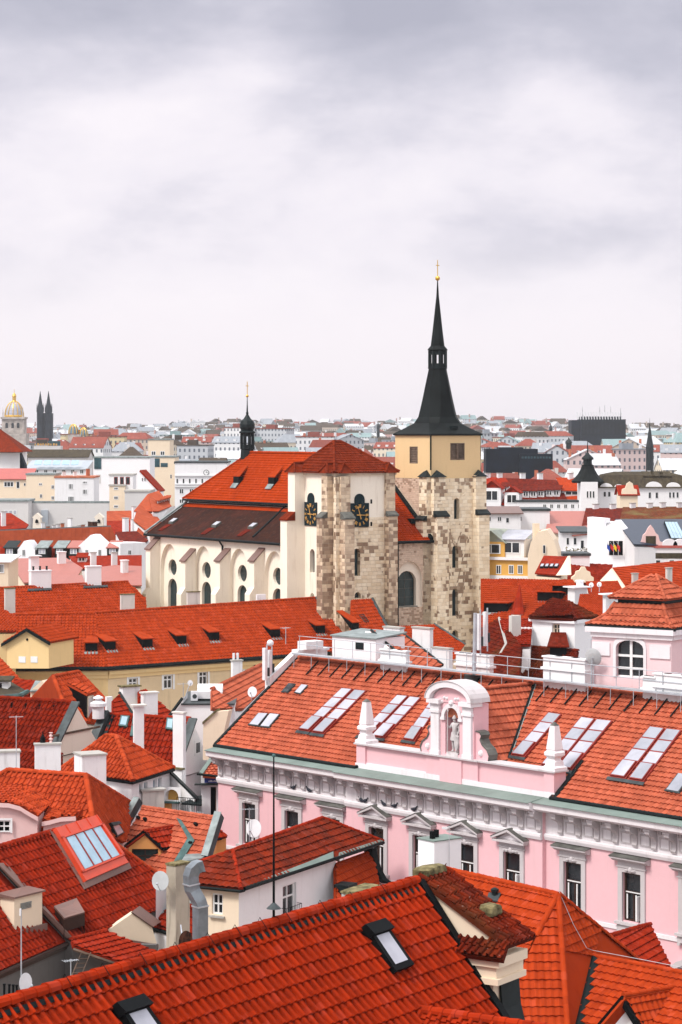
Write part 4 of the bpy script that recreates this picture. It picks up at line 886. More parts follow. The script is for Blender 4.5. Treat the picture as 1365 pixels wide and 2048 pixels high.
    body.face([FW.pt(sc-gh, gz0, 0), FW.pt(sc-gh, gz1, 0), FW.pt(sc-gh, gz1, -.62), FW.pt(sc-gh, gz0, -.62)]); body.face([FW.pt(sc+gh, gz0, 0), FW.pt(sc+gh, gz1, 0), FW.pt(sc+gh, gz1, -.62), FW.pt(sc+gh, gz0, -.62)])
    gb = body.build('statue_gable', 'pink_wall', palace)
    for sg in (-1, 1):
        m = MB(); m.prism([FW.pt(s, z, -.15) for s, z in vol(sg)], -FW.n*.5); m.build('volute', 'pink_wall', gb)
        m = MB(); v_ = vol(sg)[1:]
        for p, q in zip(v_, v_[1:]):
            p, q = V((p[0], p[1], 0)), V((q[0], q[1], 0)); e = V((sg*.05, .05, 0)); m.hexa([FW.pt(p.x, p.y, -.10), FW.pt(q.x, q.y, -.10), FW.pt(q.x, q.y, -.72), FW.pt(p.x, p.y, -.72)], [FW.pt((p+e).x, (p+e).y, -.10), FW.pt((q+e).x, (q+e).y, -.10), FW.pt((q+e).x, (q+e).y, -.72), FW.pt((p+e).x, (p+e).y, -.72)])
        m.build('volute_sheet', 'lead_cap', gb)
        x = sc+sg*1.18; m = MB(); m.box(fr, x-.3, x+.3, -.13, -.001, gz0, gz1-.6); m.box(fr, x-.36, x+.36, -.19, .0, gz1-.6, gz1-.47); m.box(fr, x-.32, x+.32, -.15, 0, gz1-.47, gz1-.12); m.box(fr, x-.46, x+.46, -.3, y1*.5, gz1-.12, gz1+.10); m.box(fr, x-.34, x+.34, -.17, 0, gz0+.001, gz0+.2)
        m.sphere(FW.pt(sc+sg*1.95, gz0+.33, -.13), .16, 8, 5, (1, .6, 1)); m.build('pilaster', 'stucco_white', gb)
    # segmental pediment
    m, cu, inn = MB(), MB(), MB(); n = 14; rx, rz = gh+.12, .95
    an = [math.pi*(.0+i/n) for i in range(n+1)]; pt = lambda a, k, o: FW.pt(sc+math.cos(a)*(rx+k), gz1+.1+math.sin(a)*(rz+k), o)
    for a, b in zip(an, an[1:]):
        m.hexa([pt(a,-.28,.32), pt(a,.02,.32), pt(a,.02,-.9), pt(a,-.28,-.9)], [pt(b,-.28,.32), pt(b,.02,.32), pt(b,.02,-.9), pt(b,-.28,-.9)])
        cu.hexa([pt(a,.024,.36), pt(a,.06,.36), pt(a,.06,-1.0), pt(a,.024,-1.0)], [pt(b,.024,.36), pt(b,.06,.36), pt(b,.06,-1.0), pt(b,.024,-1.0)])
    inn.prism([FW.pt(sc+math.cos(a)*(rx-.29), gz1-.02+math.sin(a)*(rz-.18), .05) for a in an], -FW.n*.9)
    m.build('pediment', 'stucco_white', gb); cu.build('pediment_sheet', 'stucco_grey', gb); inn.build('tympanum', 'pink_wall', gb)
    m = MB(); an2 = [math.pi*i/12 for i in range(13)]; q = lambda a, r_: (sc+math.cos(a)*r_, gz0+1.95+math.sin(a)*r_)
    for a, b in zip(an2, an2[1:]): m.prism([FW.pt(*q(a, .53), 0), FW.pt(*q(a, .74), 0), FW.pt(*q(b, .74), 0), FW.pt(*q(b, .53), 0)], FW.n*.1)
    m.box(fr, sc-.80, sc-.50, -.12, 0, gz0+1.82, gz0+1.95); m.box(fr, sc+.50, sc+.80, -.12, 0, gz0+1.82, gz0+1.95)
    m.build('niche_moulding', 'stucco_white', gb)
    for sg in (-1, 1):
        for k in range(7): a = R(90-sg*(18+k*11)); m = MB(); m.sphere(FW.pt(sc+math.cos(a)*(1.0+.04*k), gz0+1.98+math.sin(a)*1.0+.1*(k%2), .03), .11, 6, 4, (1.2, .6, .8)); m.build('carved_leaf', 'stucco_white', gb)
    m = MB(); m.sphere(FW.pt(sc, gz0+2.72, .08), .15, 8, 5); m.build('keystone', 'stucco_white', gb)
    m = MB()
    for k in range(9):
        a, b = math.pi*k/9, math.pi*(k+1)/9; c = FW.pt(sc, gz0+1.95, -.3); r_ = .5
        m.face([c+FW.n*.08, FW.pt(sc+math.cos(a)*r_, gz0+1.95+math.sin(a)*r_, -.12), FW.pt(sc+math.cos((a+b)/2)*(r_-.03), gz0+1.95+math.sin((a+b)/2)*(r_-.03), -.22), FW.pt(sc+math.cos(b)*r_, gz0+1.95+math.sin(b)*r_, -.12)])
    m.build('niche_shell', 'terracotta', gb)
    return sc, gz0
SC_, GZ0 = palace_build()
def skin(name, pts, edges, mat, parent, sub=2, root=0):
    me = bpy.data.meshes.new(name); base = wloc(parent); me.from_pydata([tuple(V(p[0])-base) for p in pts], edges, []); me.materials.append(M[mat]); o = bpy.data.objects.new(name, me); SC.collection.objects.link(o); o.parent = parent
    sk = o.modifiers.new('skin', 'SKIN'); sk.use_smooth_shade = True
    if not me.skin_vertices: 
        bm = bmesh.new(); bm.from_mesh(me); bm.verts.layers.skin.verify(); bm.to_mesh(me); bm.free()
    for i, p in enumerate(pts): r_ = p[1]; sv = me.skin_vertices[0].data[i]; sv.radius = r_ if isinstance(r_, tuple) else (r_, r_); sv.use_root = i == root
    o.modifiers.new('sub', 'SUBSURF').levels = sub; o.modifiers['sub'].render_levels = sub; return o
def statue():
    st = thing('statue', 'white stone statue of a knight with spear and shield in the pink niche', 'statue', FW.pt(SC_, GZ0, -.22))
    q = lambda x, z, y=0: FW.pt(SC_+x, GZ0+.2+z, -.2+y); k = 1.0
    m = MB(); m.box(FW.fr(), SC_-.42, SC_+.42, -.02, .48, GZ0, GZ0+.2); m.build('pedestal', 'stone_statue', st)
    pts = [(q(0,.92), (.17,.13)), (q(.01,1.12), (.14,.11)), (q(.0,1.34,.02), (.19,.13)), (q(0,1.50,.02), .07), (q(-.01,1.62,.05), (.085,.095)), (q(-.01,1.73,.05), .075),
           (q(-.22,1.42), .075), (q(-.33,1.20,.06), .06), (q(-.27,1.30,.24), .045), (q(-.25,1.36,.30), .04),
           (q(.22,1.42), .075), (q(.32,1.16), .06), (q(.30,.92,.12), .045), (q(.30,.84,.15), .04),
           (q(-.11,.72), (.13,.12)), (q(-.12,.42,.03), .085), (q(-.13,.10), .055), (q(-.15,.03,.12), .05),
           (q(.11,.72), (.13,.12)), (q(.14,.42,.06), .085), (q(.16,.10,.02), .055), (q(.2,.03,.14), .05)]
    ed = [(0,1),(1,2),(2,3),(3,4),(4,5),(2,6),(6,7),(7,8),(8,9),(2,10),(10,11),(11,12),(12,13),(0,14),(14,15),(15,16),(16,17),(0,18),(18,19),(19,20),(20,21)]
    b = skin('body', pts, ed, 'stone_statue', st)
    m = MB(); rs = []
    for z, r_ in ((1.02,.20),(.90,.23),(.74,.26),(.60,.29)): rs.append([q(math.cos(a)*r_*(1+.10*math.cos(7*a)), z, math.sin(a)*r_*.72*(1+.1*math.cos(7*a))) for a in [2*math.pi*i/28 for i in range(28)]])
    m.rings(rs); m.build('tunic', 'stone_statue', b)
    m = MB(); m.prism([q(-.24,1.50,-.10), q(.24,1.50,-.10), q(.34,.9,-.16), q(.36,.25,-.14), q(-.26,.25,-.14), q(-.28,.9,-.16)], FW.n*.06); m.build('cape', 'stone_statue', b)
    m = MB(); m.lathe(q(-.01,1.62,.05), [(.10,.06),(.12,.09),(.10,.16),(.05,.23),(.01,.27)], 10); m.build('helmet', 'stone_statue', b)
    m = MB(); m.tube([q(-.27,.0,.30), q(-.24,2.05,.30)], .022, 6); m.rings([[q(-.24+a, z, .30+c) for a, c in ((w_,0),(0,w_),(-w_,0),(0,-w_))] for w_, z in ((.01,2.0),(.05,2.1),(.004,2.28))]); m.build('spear', 'stone_statue', st)
    m = MB(); sh = [(-.16,.86),(0,.92),(.16,.86),(.18,.5),(.12,.2),(0,.02),(-.12,.2),(-.18,.5)]; m.hexa([q(.30+x, z, .16) for x, z in sh], [q(.30+x*.8, .47+(z-.47)*.86, .24) for x, z in sh]); m.build('shield', 'stone_statue', st)
statue()
# pigeons sitting on the frieze ledge
def pigeon(px, py, label):
    o = .25 if 700 < px < 1090 else 0; s, _ = FW.px(px, py, o+.1); c = FW.pt(s, 25.35, o+.1); t = thing('pigeon', label, 'pigeon', c, 'pigeons on the frieze ledge')
    d = FW.d*random.choice((1,-1)); rs = []
    for x, z, r_ in ((-.30,.10,.012),(-.24,.10,.04),(-.12,.11,.075),(0,.13,.095),(.09,.16,.085),(.14,.22,.05),(.17,.275,.048),(.21,.285,.03),(.25,.275,.006)):
        rs.append([c+d*x+V((0,0,z+r_*math.sin(a)))+FW.n*(r_*.85*math.cos(a)) for a in [2*math.pi*i/8 for i in range(8)]])
    m = MB(); m.rings(rs); 
    for y in (-.04,.04): m.tube([c+FW.n*y+V((0,0,0)), c+FW.n*y+V((0,0,.09))], .012, 5)
    m.build('body', 'bird_grey', t, True)
ORD = ['first', 'second', 'third', 'fourth', 'fifth', 'sixth', 'seventh', 'eighth', 'ninth', 'tenth', 'eleventh', 'twelfth']
for i, (px, py) in enumerate(((588,1566),(617.7,1572),(722.7,1592),(731,1593.6),(767.5,1600.5),(790,1605.7),(829.5,1611))): pigeon(px, py, 'dark pigeon perched on the palace frieze, %s from the left' % ORD[i])
# ---------------------------------------------------------------- near roofs: planes set by their ridge height and pitch, outlined where they stand
def rplane(a, b, z, pitch):
    A, B = Pz(*a, z), Pz(*b, z); d = (B-A).normalized(); h = V((d.y, -d.x, 0)); 
    if h.dot(A-V((0,0,z))) > 0: h = -h
    t = R(pitch); n = h*math.sin(t)+V((0,0,math.cos(t))); return (A, n, h)
def plane3(a, b, c): return (a, nrm(a, b, c), None)
def on(pl, px, py): return on_plane(px, py, pl[0], pl[1])
def body(parent, pts, mat, drop=.22, z0=0, name='wall', shrink=.06):
    pts = [V(p) for p in pts]; c = sum(pts, V((0,0,0)))/len(pts); q = []
    for p in pts: d = V((c.x-p.x, c.y-p.y, 0)); q.append(p + d*shrink*.5 - V((0,0,drop)))
    mb = MB(); mb.hexa([V((p.x, p.y, z0)) for p in q], q); return mb.build(name, mat, parent)
TK = {'front': dict(tw=.30, tl=.43, amp=.11, step=.08, style='roll'), 'roll': dict(tw=.32, tl=.44, amp=.10, step=.065, style='roll'), 'wave': dict(tw=.27, tl=.36, amp=.05, step=.065, style='wave'), 'brown': dict(tw=.24, tl=.36, amp=.10, step=.06, style='roll', wob=.012)}
def slope(parent, pl, pxs, mat='tile_red', k='roll', wall=None, name='roof', drop=.25, z0=0, **kw):
    pts = [on(pl, *p) for p in pxs]; tiles(name, parent, pts, mat, **{**TK[k], **kw})
    if wall: body(parent, pts, wall, drop, z0)
    return pts
def chimney(parent, Y, px0, pxc, px1, py, zb, mat='chimney_white', cap='concrete', th=33, capped=True, pots=0, name='chimney', capov=.06):
    k = Y/F; c = P(pxc, py, Y); t = R(th); wr = (px1-pxc)*k/math.cos(t); wl = max(.25, (pxc-px0)*k/math.sin(t))
    e1, e2 = V((math.cos(t), math.sin(t), 0)), V((-math.sin(t), math.cos(t), 0)); zt = c.z
    fr = lambda x, y, z: V((c.x, c.y, 0)) + e1*x + e2*y + V((0,0,z)); m = MB(); m.box(fr, 0, wr, 0, wl, zb, zt)
    ch = m.build(name, mat, parent)
    if capped: m = MB(); m.box(fr, -capov, wr+capov, -capov, wl+capov, zt+.003, zt+.10); m.build('cap', cap, ch)
    for i in range(pots): m = MB(); m.lathe(fr(wr*(i+.5)/pots, wl/2, zt+.1), [(.11,0),(.10,.35),(.13,.36),(.13,.42)], 10); m.build('chimney_pot', 'copper_dark', ch)
    ch['w'] = 0; del ch['w']; return fr, wr, wl, zt
def roof_window(parent, pl, q, fm='flashing', gm='glass_sky', lift=.10, name='skylight', n=1, fw=.12, hood=False):
    lift += .13; tl_, tr_, br_, bl_ = [on(pl, *p) for p in q]; N_ = pl[1]; lp = lambda u, v, h=0: bl_.lerp(br_, u).lerp(tl_.lerp(tr_, u), v) + N_*h
    m = MB(); m.hexa([lp(0,0,0), lp(1,0,0), lp(1,1,0), lp(0,1,0)], [lp(0,0,lift), lp(1,0,lift), lp(1,1,lift), lp(0,1,lift)])
    if hood: m.hexa([lp(-.06,.80,lift*.5), lp(1.06,.80,lift*.5), lp(1.06,1.06,lift*.5), lp(-.06,1.06,lift*.5)], [lp(-.06,.80,lift*1.5), lp(1.06,.80,lift*1.5), lp(1.06,1.06,lift*1.2), lp(-.06,1.06,lift*1.2)])
    w = m.build(name, fm, parent)
    for i in range(n):
        a, b = i/n + fw/n*(1 if i == 0 else .5), (i+1)/n - fw/n*(1 if i == n-1 else .5); v1 = .78 if hood else 1-fw*.7
        m = MB(); h = lift+.008; m.face([lp(a, fw*.8, h), lp(b, fw*.8, h), lp(b, v1, h), lp(a, v1, h)]); m.build('pane', gm, w)
    return w, lp
def dish(label, c, r, aim, mat='dish_grey', mast=None, group=None):
    t = thing('satellite_dish', label, 'satellite dish', c, group); aim = V(aim).normalized(); a = aim.cross(V((0,0,1))).normalized(); b = a.cross(aim); rs = []
    for f, dp in ((1, 0), (.85, -.07), (.5, -.18), (.02, -.22), (.02, -.25), (.5, -.21), (.86, -.10), (1.02, -.02)): rs.append([V(c)+aim*dp*r+(a*math.cos(2*math.pi*i/20)+b*math.sin(2*math.pi*i/20)*1.08)*r*f for i in range(20)])
    m = MB(); m.rings(rs); m.build('reflector', mat, t, True)
    m = MB(); m.tube([V(c)-b*r*.98, V(c)+aim*r*.85-b*r*.25], .02, 5); m.sphere(V(c)+aim*r*.85-b*r*.25, .06, 6, 4); m.build('feed_arm', 'steel', t)
    m = MB(); m.tube([V(c)-aim*r*.25, V(c)-aim*r*.4, V(mast) if mast is not None else V(c)-aim*r*.4-V((0,0,r*1.4))], .03, 6); m.build('bracket', 'steel', t); return t
def aerial(label, base, h, n=7, yaw=0, boom=.9):
    t = thing('aerial', label, 'aerial', base); base = V(base); m = MB(); m.tube([base, base+V((0,0,h))], .022, 6); m.build('mast', 'steel', t)
    d = V((math.cos(yaw), math.sin(yaw), 0)); e = V((-d.y, d.x, 0)); p = base+V((0,0,h-.06)); m = MB(); m.tube([p-d*boom*.5, p+d*boom*.5], .014, 5)
    for i in range(n): x = p+d*boom*(i/(n-1)-.5); m.tube([x-e*(.22-.012*i), x+e*(.22-.012*i)], .009, 4)
    m.build('yagi', 'steel', t)
# --- the big front roof
hA = thing('house', 'nearest house, its steep red roof of round tiles filling the bottom centre', 'house', Pz(420, 1890, 32).xy.to_3d())
plA = rplane((0, 2012), (833, 1765), 32, 52)
rA0, rA1 = Pz(-120, 2047.6, 32), Pz(833, 1765, 32); rA0 = rA1 + (rA0-rA1)*1.0
ptsA = [rA0, rA1] + [rA1 + plA[2]*9 - V((0,0,9*math.tan(R(52)))) , rA0 + plA[2]*9 - V((0,0,9*math.tan(R(52))))]
tiles('roof', hA, ptsA, 'tile_front', **TK['front'])
mbk = MB(); mbk.slab([rA0, rA1, rA1-plA[2]*9-V((0,0,9*math.tan(R(52)))), rA0-plA[2]*9-V((0,0,9*math.tan(R(52))))], .14); mbk.build('back_roof', 'tile_darkred', hA)
z_ = 32-9*math.tan(R(52)); body(hA, [rA0+plA[2]*8.7+V((0,0,z_-32)), rA1+plA[2]*8.7+V((0,0,z_-32)), rA1-plA[2]*8.7+V((0,0,z_-32)), rA0-plA[2]*8.7+V((0,0,z_-32))], 'cream_wall', .1)
m = MB(); g_ = (rA1-rA0).normalized(); q = rA1-g_*.35; m.prism([rA1+plA[2]*8.5-V((0,0,8.5*1.28+.4)), rA1-plA[2]*8.5-V((0,0,8.5*1.28+.4)), rA1-V((0,0,.3))], -g_*.25); m.build('gable_wall', 'cream_wall', hA)
ridge('ridge_tiles', hA, rA0, rA1, 'tile_front', .17, .44, .05)
n_ = plA[1]; m = MB(); dn = (ptsA[2]-rA1).normalized(); m.prism([rA1+n_*.02-g_*.02, rA1+n_*.02+g_*.26, ptsA[2]+n_*.02+g_*.26, ptsA[2]+n_*.02-g_*.02], n_*.12); m.build('verge_flashing', 'black_iron', hA)
m = MB(); m.prism([rA0+dn*.16+n_*.085, rA1+dn*.16+n_*.085, rA1+dn*.30+n_*.075, rA0+dn*.30+n_*.075], n_*.01); m.build('ridge_felt', 'gutter_dark', hA)
roof_window(hA, plA, [(722,1864.5),(758,1853),(817,1938),(780,1952)], 'black_iron', 'glass_sky', .13, hood=True, fw=.16)
roof_window(hA, plA, [(224,2022),(273,2006),(335,2095),(283,2112)], 'black_iron', 'glass_sky', .13, hood=True, fw=.16)
m = MB()
for i, px in enumerate((130, 205, 280, 350, 415, 470, 520, 570, 640, 700, 760)):
    t = (px+120)/953; p = rA0.lerp(rA1, t); p = Pz(px, 2012-px*.2965, 32); m.tube([p+V((0,0,.2))-n_*.1, p+V((0,0,.30)), p+V((0,0,.16))+dn*.25+n_*.10], .010, 5)
m.build('lightning_wire_clips', 'black_iron', hA)
c = Pz(548, 1849, 32)+V((0,0,.2)); t = thing('lightning_rod', 'tall thin black lightning rod standing on the ridge of the front roof', 'lightning rod', c)
m = MB(); m.tube([c, c+V((0,0,4.2))], [.035,.018], 8); m.build('rod', 'black_iron', t); m = MB(); m.lathe(c+V((0,0,.22)), [(.2,0),(.03,.16)], 10); m.build('rain_collar', 'flashing', t); m = MB(); m.sphere(c+V((0,0,4.24)), .05, 8, 6); m.build('tip', 'copper_green', t)
# dormer ridge at the bottom edge
o_ = on(plA, 840, 2022); dz0 = o_+n_*.02; dr = dz0+plA[2]*5
t1 = thing('dormer', 'small tiled dormer ridge poking out of the front roof at the bottom edge', 'dormer', dr)
e1 = dr-g_*2.2-V((0,0,1.9)); e2 = dr+g_*2.2-V((0,0,1.9)); f1 = dz0-g_*2.2-V((0,0,1.9)); f2 = dz0+g_*2.2-V((0,0,1.9))
tiles('roof', t1, [dz0, dr, e1, f1], 'tile_front', **TK['roll']); tiles('roof', t1, [dr, dz0, f2, e2], 'tile_front', **TK['roll']); ridge('ridge_tiles', t1, dr, dz0, 'tile_front', .15, .4)
m = MB(); m.prism([dz0-g_*2.2-V((0,0,1.9)), dz0+V((0,0,.05)), dz0+g_*2.2-V((0,0,1.9))], -plA[2]*.12); m.build('verge', 'black_iron', t1); body(t1, [e1, dr, e2, dr-V((0,0,4))][:3], 'cream_wall', .3, dr.z-6)
# --- the ornate party wall with old tiles next to it
t2 = thing('parapet_wall', 'cream party wall topped with old mossy brown round tiles and a moulded pier', 'wall', rA1+g_*.5-V((0,0,32)))
W0 = rA1+g_*.42-V((0,0,.12))-plA[2]*.0; dW = plA[2]; wth = 1.15; fall = math.tan(R(29))
wp = lambda x, y, dz=0: W0 + dW*x + g_*y + V((0,0,-x*fall+dz))
m = MB(); m.prism([wp(-1.2,0,-1.0), wp(0,0), wp(2.4,0), V((*wp(2.4,0).xy, 20)), V((*wp(-1.2,0).xy, 20))], g_*wth); m.build('wall', 'cream_wall', t2)
tiles('tile_coping', t2, [wp(-.15,-.12,.16), wp(2.85,-.12,.16), wp(2.85,wth+.35,.16), wp(-.15,wth+.35,.16)], 'tile_brown', **TK['brown'])
zc = wp(2.4,0).z
cq = lambda x, y, z: V((*(W0+dW*x+g_*y).xy, z))
tiles('tile_coping', t2, [cq(1.0,-.62,zc-.38), cq(2.95,-.62,zc-.38), cq(2.8,-.05,zc-.02), cq(1.0,-.05,zc-.02)], 'tile_brown', **TK['brown'])
m = MB(); fr2 = lambda x, y, z: cq(x, y, z)
for x1, y0, za, zb in ((2.72,-.42,-.70,-.42), (2.58,-.32,-1.03,-.70), (2.68,-.40,-1.20,-1.03), (2.42,-.2,-6,-1.20)): m.box(fr2, 1.1, x1, y0, wth+.1, zc+za, zc+zb)
m.build('moulded_pier', 'cream_wall', t2)
m = MB(); pr = [(2.43,-1.20),(2.5,-2.0),(2.72,-2.8),(3.25,-3.6)]
for (x0, z0), (x1, z1) in zip(pr, pr[1:]): m.hexa([cq(x0,.1,zc+z0), cq(x0,wth,zc+z0), cq(x1,wth,zc+z1), cq(x1,.1,zc+z1)], [cq(x0+.06,.1,zc+z0+.02), cq(x0+.06,wth,zc+z0+.02), cq(x1+.06,wth,zc+z1+.02), cq(x1+.06,.1,zc+z1+.02)])
m.build('copper_flashing', 'copper_dark', t2)
def mossy(c, sx, sy, sz, par):
    m = MB(); fr = lambda x, y, z: c+dW*x+g_*y+V((0,0,z)); rs = []
    for k, s in ((0,.92),(.25,1),(.75,.98),(1,.86)): rs.append([fr(sx*s*x*(1+random.uniform(-.05,.05)), sy*s*y*(1+random.uniform(-.05,.05)), sz*k+random.uniform(-.03,.03)) for x, y in ((-1,-1),(0,-1.04),(1,-1),(1.04,0),(1,1),(0,1.04),(-1,1),(-1.04,0))])
    m.rings(rs); return m.build('stone_cap', 'mossy_stone', par)
mossy(wp(-.15, wth*.5, .1), .26, .56, .24, t2); mossy(wp(1.75, wth*.72, .16), .22, .28, .28, t2)
m = MB(); fr_ = lambda x, y, z: wp(0,0)+dW*x+g_*y+V((0,0,z)); m.box(fr_, -.62, .18, .02, wth-.02, -2.0, .1); m.build('end_pier', 'cream_wall', t2)
# --- orange hipped roofs in front of the palace
hB = thing('house', 'house under bright orange hipped roofs below the pink facade', 'house', Pz(1117,1790,26).xy.to_3d())
zB = 26.0; pB1 = rplane((890,1739), (1117,1790), zB, 42); A_ = Pz(1117,1790,zB); H1 = on(pB1, 1074, 1872); H2 = P(1136, 2060, 96.0); pB2 = plane3(A_, H1, H2); H3 = P(1283, 1927, 103.3); pB3 = plane3(A_, H2, H3)
kb = dict(mat='tile_bright', **{**TK['wave'], 'tw': .30, 'tl': .40, 'step': .065})
e_ = on(pB1, 930, 1900); tiles('roof', hB, [Pz(884,1737.5,zB), A_, H1, on(pB1, 1010, 1990), on(pB1, 830, 1850)], **kb)
X2 = on(pB2, 1010, 2090); tiles('roof', hB, [A_, H2, on(pB2, 1138, 2120), on(pB2, 960, 2120), H1], **kb)
V0, V1 = on(pB3, 1187, 1913), on(pB3, 1148, 2075); tiles('roof', hB, [A_, H2, V1, V0, on(pB3, 1290, 1933)], **kb)
for a, b in ((Pz(884,1737.5,zB), A_), (A_, H1), (A_, H2), (A_, on(pB3,1286,1930))): ridge('ridge_tiles', hB, a, b, 'tile_bright', .13, .4)
R4 = Pz(1420, 1957, V0.z); pB4 = plane3(V0, V1, R4); pt4 = [V0, V1, on(pB4, 1420, 2100), R4]; tiles('roof', hB, [V0, V1, on(pB4, 1200, 2100), on(pB4, 1420, 2060), R4], **kb); ridge('ridge_tiles', hB, V0, R4, 'tile_bright', .12, .4)
m = MB(); n3 = pB3[1]; m.prism([V0+n3*.12-V((.16,0,0)), V0+n3*.12+V((.24,0,0)), V1+n3*.12+V((.24,0,0)), V1+n3*.12-V((.16,0,0))], n3*.12); m.build('valley_flashing', 'gutter_dark', hB)
body(hB, [Pz(884,1737.5,zB)-V((0,0,1)), A_-V((0,0,1)), on(pB3,1286,1930), V1, on(pB2,1010,2090), on(pB1,905,1850)], 'cream_wall', .5)
# wire running over the hips
m = MB(); m.tube([A_+V((0,0,.22)), on(pB3,1143,1850)+n3*.1, on(pB3,1170,1898)+n3*.1, V0+V((0,0,.25)), Pz(1300,1933,V0.z)+V((0,0,.22)), R4+V((0,0,.22))], .012, 5); m.build('lightning_wire', 'steel', hB)
vp = on(pB1, 990, 1800); m = MB(); m.lathe(vp-V((0,0,.2)), [(.13,0),(.13,.55),(.17,.56),(.17,.66),(.06,.72)], 10); m.build('vent_pipe', 'copper_dark', hB)
m = MB(); m.prism([vp+V((-.35,-.25,.04)), vp+V((.1,-.35,-.02)), vp+V((.25,.0,.25)), vp+V((-.25,.1,.25))], V((0,0,.05))); m.build('flashing', 'flashing', hB)
# gabled dormer at the right bottom corner
G5 = on(pB4, 1247, 1993) - V((0, 2.2, 0)); G5 = P(1247, 1993, G5.y); back = Pz(1420, 1962, G5.z) 
t3 = thing('dormer', 'gabled dormer with black verges and a white triangular front at the right edge', 'dormer', G5)
ea, eb = P(1180, 2072, G5.y-.5), P(1300, 2078, G5.y-.4); dv = back-G5
tiles('roof', t3, [G5, back, back+(eb-G5), eb], 'tile_bright', **TK['wave']); tiles('roof', t3, [back, G5, ea, back+(ea-G5)], 'tile_bright', **TK['wave']); ridge('ridge_tiles', t3, G5, back, 'tile_bright', .12, .4)
m = MB(); u_ = V((0,0,.04)); dd = dv.normalized()
for e_ in (ea, eb): m.hexa([G5-dd*.12+V((0,0,-.32)), G5+dd*.25+V((0,0,-.32)), e_+dd*.25+V((0,0,-.32)), e_-dd*.12+V((0,0,-.32))], [G5-dd*.12+u_, G5+dd*.25+u_, e_+dd*.25+u_, e_-dd*.12+u_])
m.build('verge', 'black_iron', t3); m = MB(); m.prism([G5-V((0,0,.3))+dd*.25, ea-V((0,0,.3))+dd*.25, V((*(ea+dd*.25).xy, 14)), V((*(eb+dd*.25).xy, 14)), eb-V((0,0,.3))+dd*.25], dd*.3); m.build('gable_wall', 'white_wall', t3)
# small roof behind
hC = thing('house', 'house with a small steep red roof squeezed against the pink facade at the right', 'house', P(1290, 1900, 109).xy.to_3d())
q = [P(1222,1872,107.5), P(1301,1849.5,111), P(1345,1940,107.5), P(1283,1975,103.8)]; plC = plane3(q[0], q[1], q[2]); pts = [q[0], q[1], q[2], on(plC, 1280, 1965)]
tiles('roof', hC, pts, 'tile_red', **TK['wave']); body(hC, pts, 'cream_wall', .3); ridge('ridge_tiles', hC, q[0], q[1], 'tile_red', .12, .4)
# white chimney block with a sheet top
t = thing('chimney', 'broad white chimney block with green sheet top and two black flues', 'chimney', P(868,1740,107.5))
fr, wr, wl, zt = chimney(t, 107.5, 838, 869, 925, 1684, 19, 'white_bright', 'copper_green', 38, False, name='stack')
m = MB(); m.box(fr, -.05, wr+.05, -.05, wl+.05, zt+.003, zt+.05); m.build('sheet_top', 'copper_sheet', t)
for x, y, w_ in ((.32,.5,.09),(.72,.7,.08)): m = MB(); m.box(fr, x-w_, x+w_, y-w_, y+w_, zt+.05, zt+.38); m.build('flue', 'black_iron', t)
c = fr(wr*.52, -.06, zt-1.6); t = thing('aerial', 'thin white aerial on a pole clipped to the broad white chimney', 'aerial', c); m = MB(); m.tube([c, c+V((0,0,2.2))], .015, 5); m.tube([c+V((-.22,0,2.12)), c+V((.02,0,2.2))], .012, 5); m.build('mast', 'steel', t); m = MB(); m.box(lambda x, y, z: c+V((x-.2,y,z+2.12)), -.12,.12,-.03,.03,-.03,.07); m.build('receiver', 'plastic_white', t)
# --- white house with hipped brown-red roof
hG = thing('house', 'small white house with a hipped weathered roof and barred window, before the pink facade', 'house', Pz(478,1775,23.8).xy.to_3d())
zG = 23.8; C_ = Pz(478,1776,zG); Rr = Pz(757,1683,zG); Lf = Pz(394,1757,zG); dG = (Rr-C_).normalized(); dL = V((-dG.y, dG.x, 0)); wL = 2.25; Lf = C_+dL*wL
FG = Face(C_, C_+dG*9); FL_ = Face(Lf, C_)
sE = FG.px(672, 1760)[0]
w1 = FG.px(566,1771)[0], FG.px(593,1765)[0]; zw = FG.px(580,1842)[1], FG.px(580,1768)[1]
wv = FL_.px(424,1790)[0], FL_.px(446,1795)[0]; zv = FL_.px(436,1829)[1], FL_.px(436,1787)[1]
mb = MB(); h1 = rect(w1[0], w1[1], *zw); h2 = rect(wv[0], wv[1], *zv); panel(mb, FG, rect(0, sE, 0, zG-.15), [h1], .22); panel(mb, FL_, rect(0, FL_.L, 0, zG-.15), [h2], .2, mi=1)
bk = lambda p, k=1.0: p+dL*wL*k; mb.face([FG.pt(sE,0), FG.pt(sE,zG-.15), FG.pt(sE,zG-.15,-4.5), FG.pt(sE,0,-4.5)]); mb.face([FG.pt(0,0,-4.5), FG.pt(sE,0,-4.5), FG.pt(sE,zG-.15,-4.5), FG.pt(0,zG-.15,-4.5)]); mb.build('wall', ['white_wall', 'cream_wall'], hG)  # left face cream, right face white: their difference in light is painted in
window(hG, FG, *w1, *zw, 'cas', .2, fw=.09); window(hG, FL_, *wv, *zv, 'cross', .16, fw=.08)
m = MB(); m.box(FL_.fr(), wv[0]-.1, wv[1]+.12, -.14, .05, zv[0]-.14, zv[0]-.05); m.build('sill', 'concrete', hG)
m = MB(); zr_ = zw[0]+ (zw[1]-zw[0])*.42; fg = FG.fr()
for x in np.linspace(w1[0]-.08, w1[1]+.08, 9): m.tube([FG.pt(x, zw[0]-.05, .25), FG.pt(x, zr_, .25)], .014, 5)
for z in (zr_, zw[0]+.1): m.tube([FG.pt(w1[0]-.1, z, .0), FG.pt(w1[0]-.1, z, .25), FG.pt(w1[1]+.1, z, .25), FG.pt(w1[1]+.1, z, 0)], .016, 5)
m.build('window_grille', 'black_iron', hG)
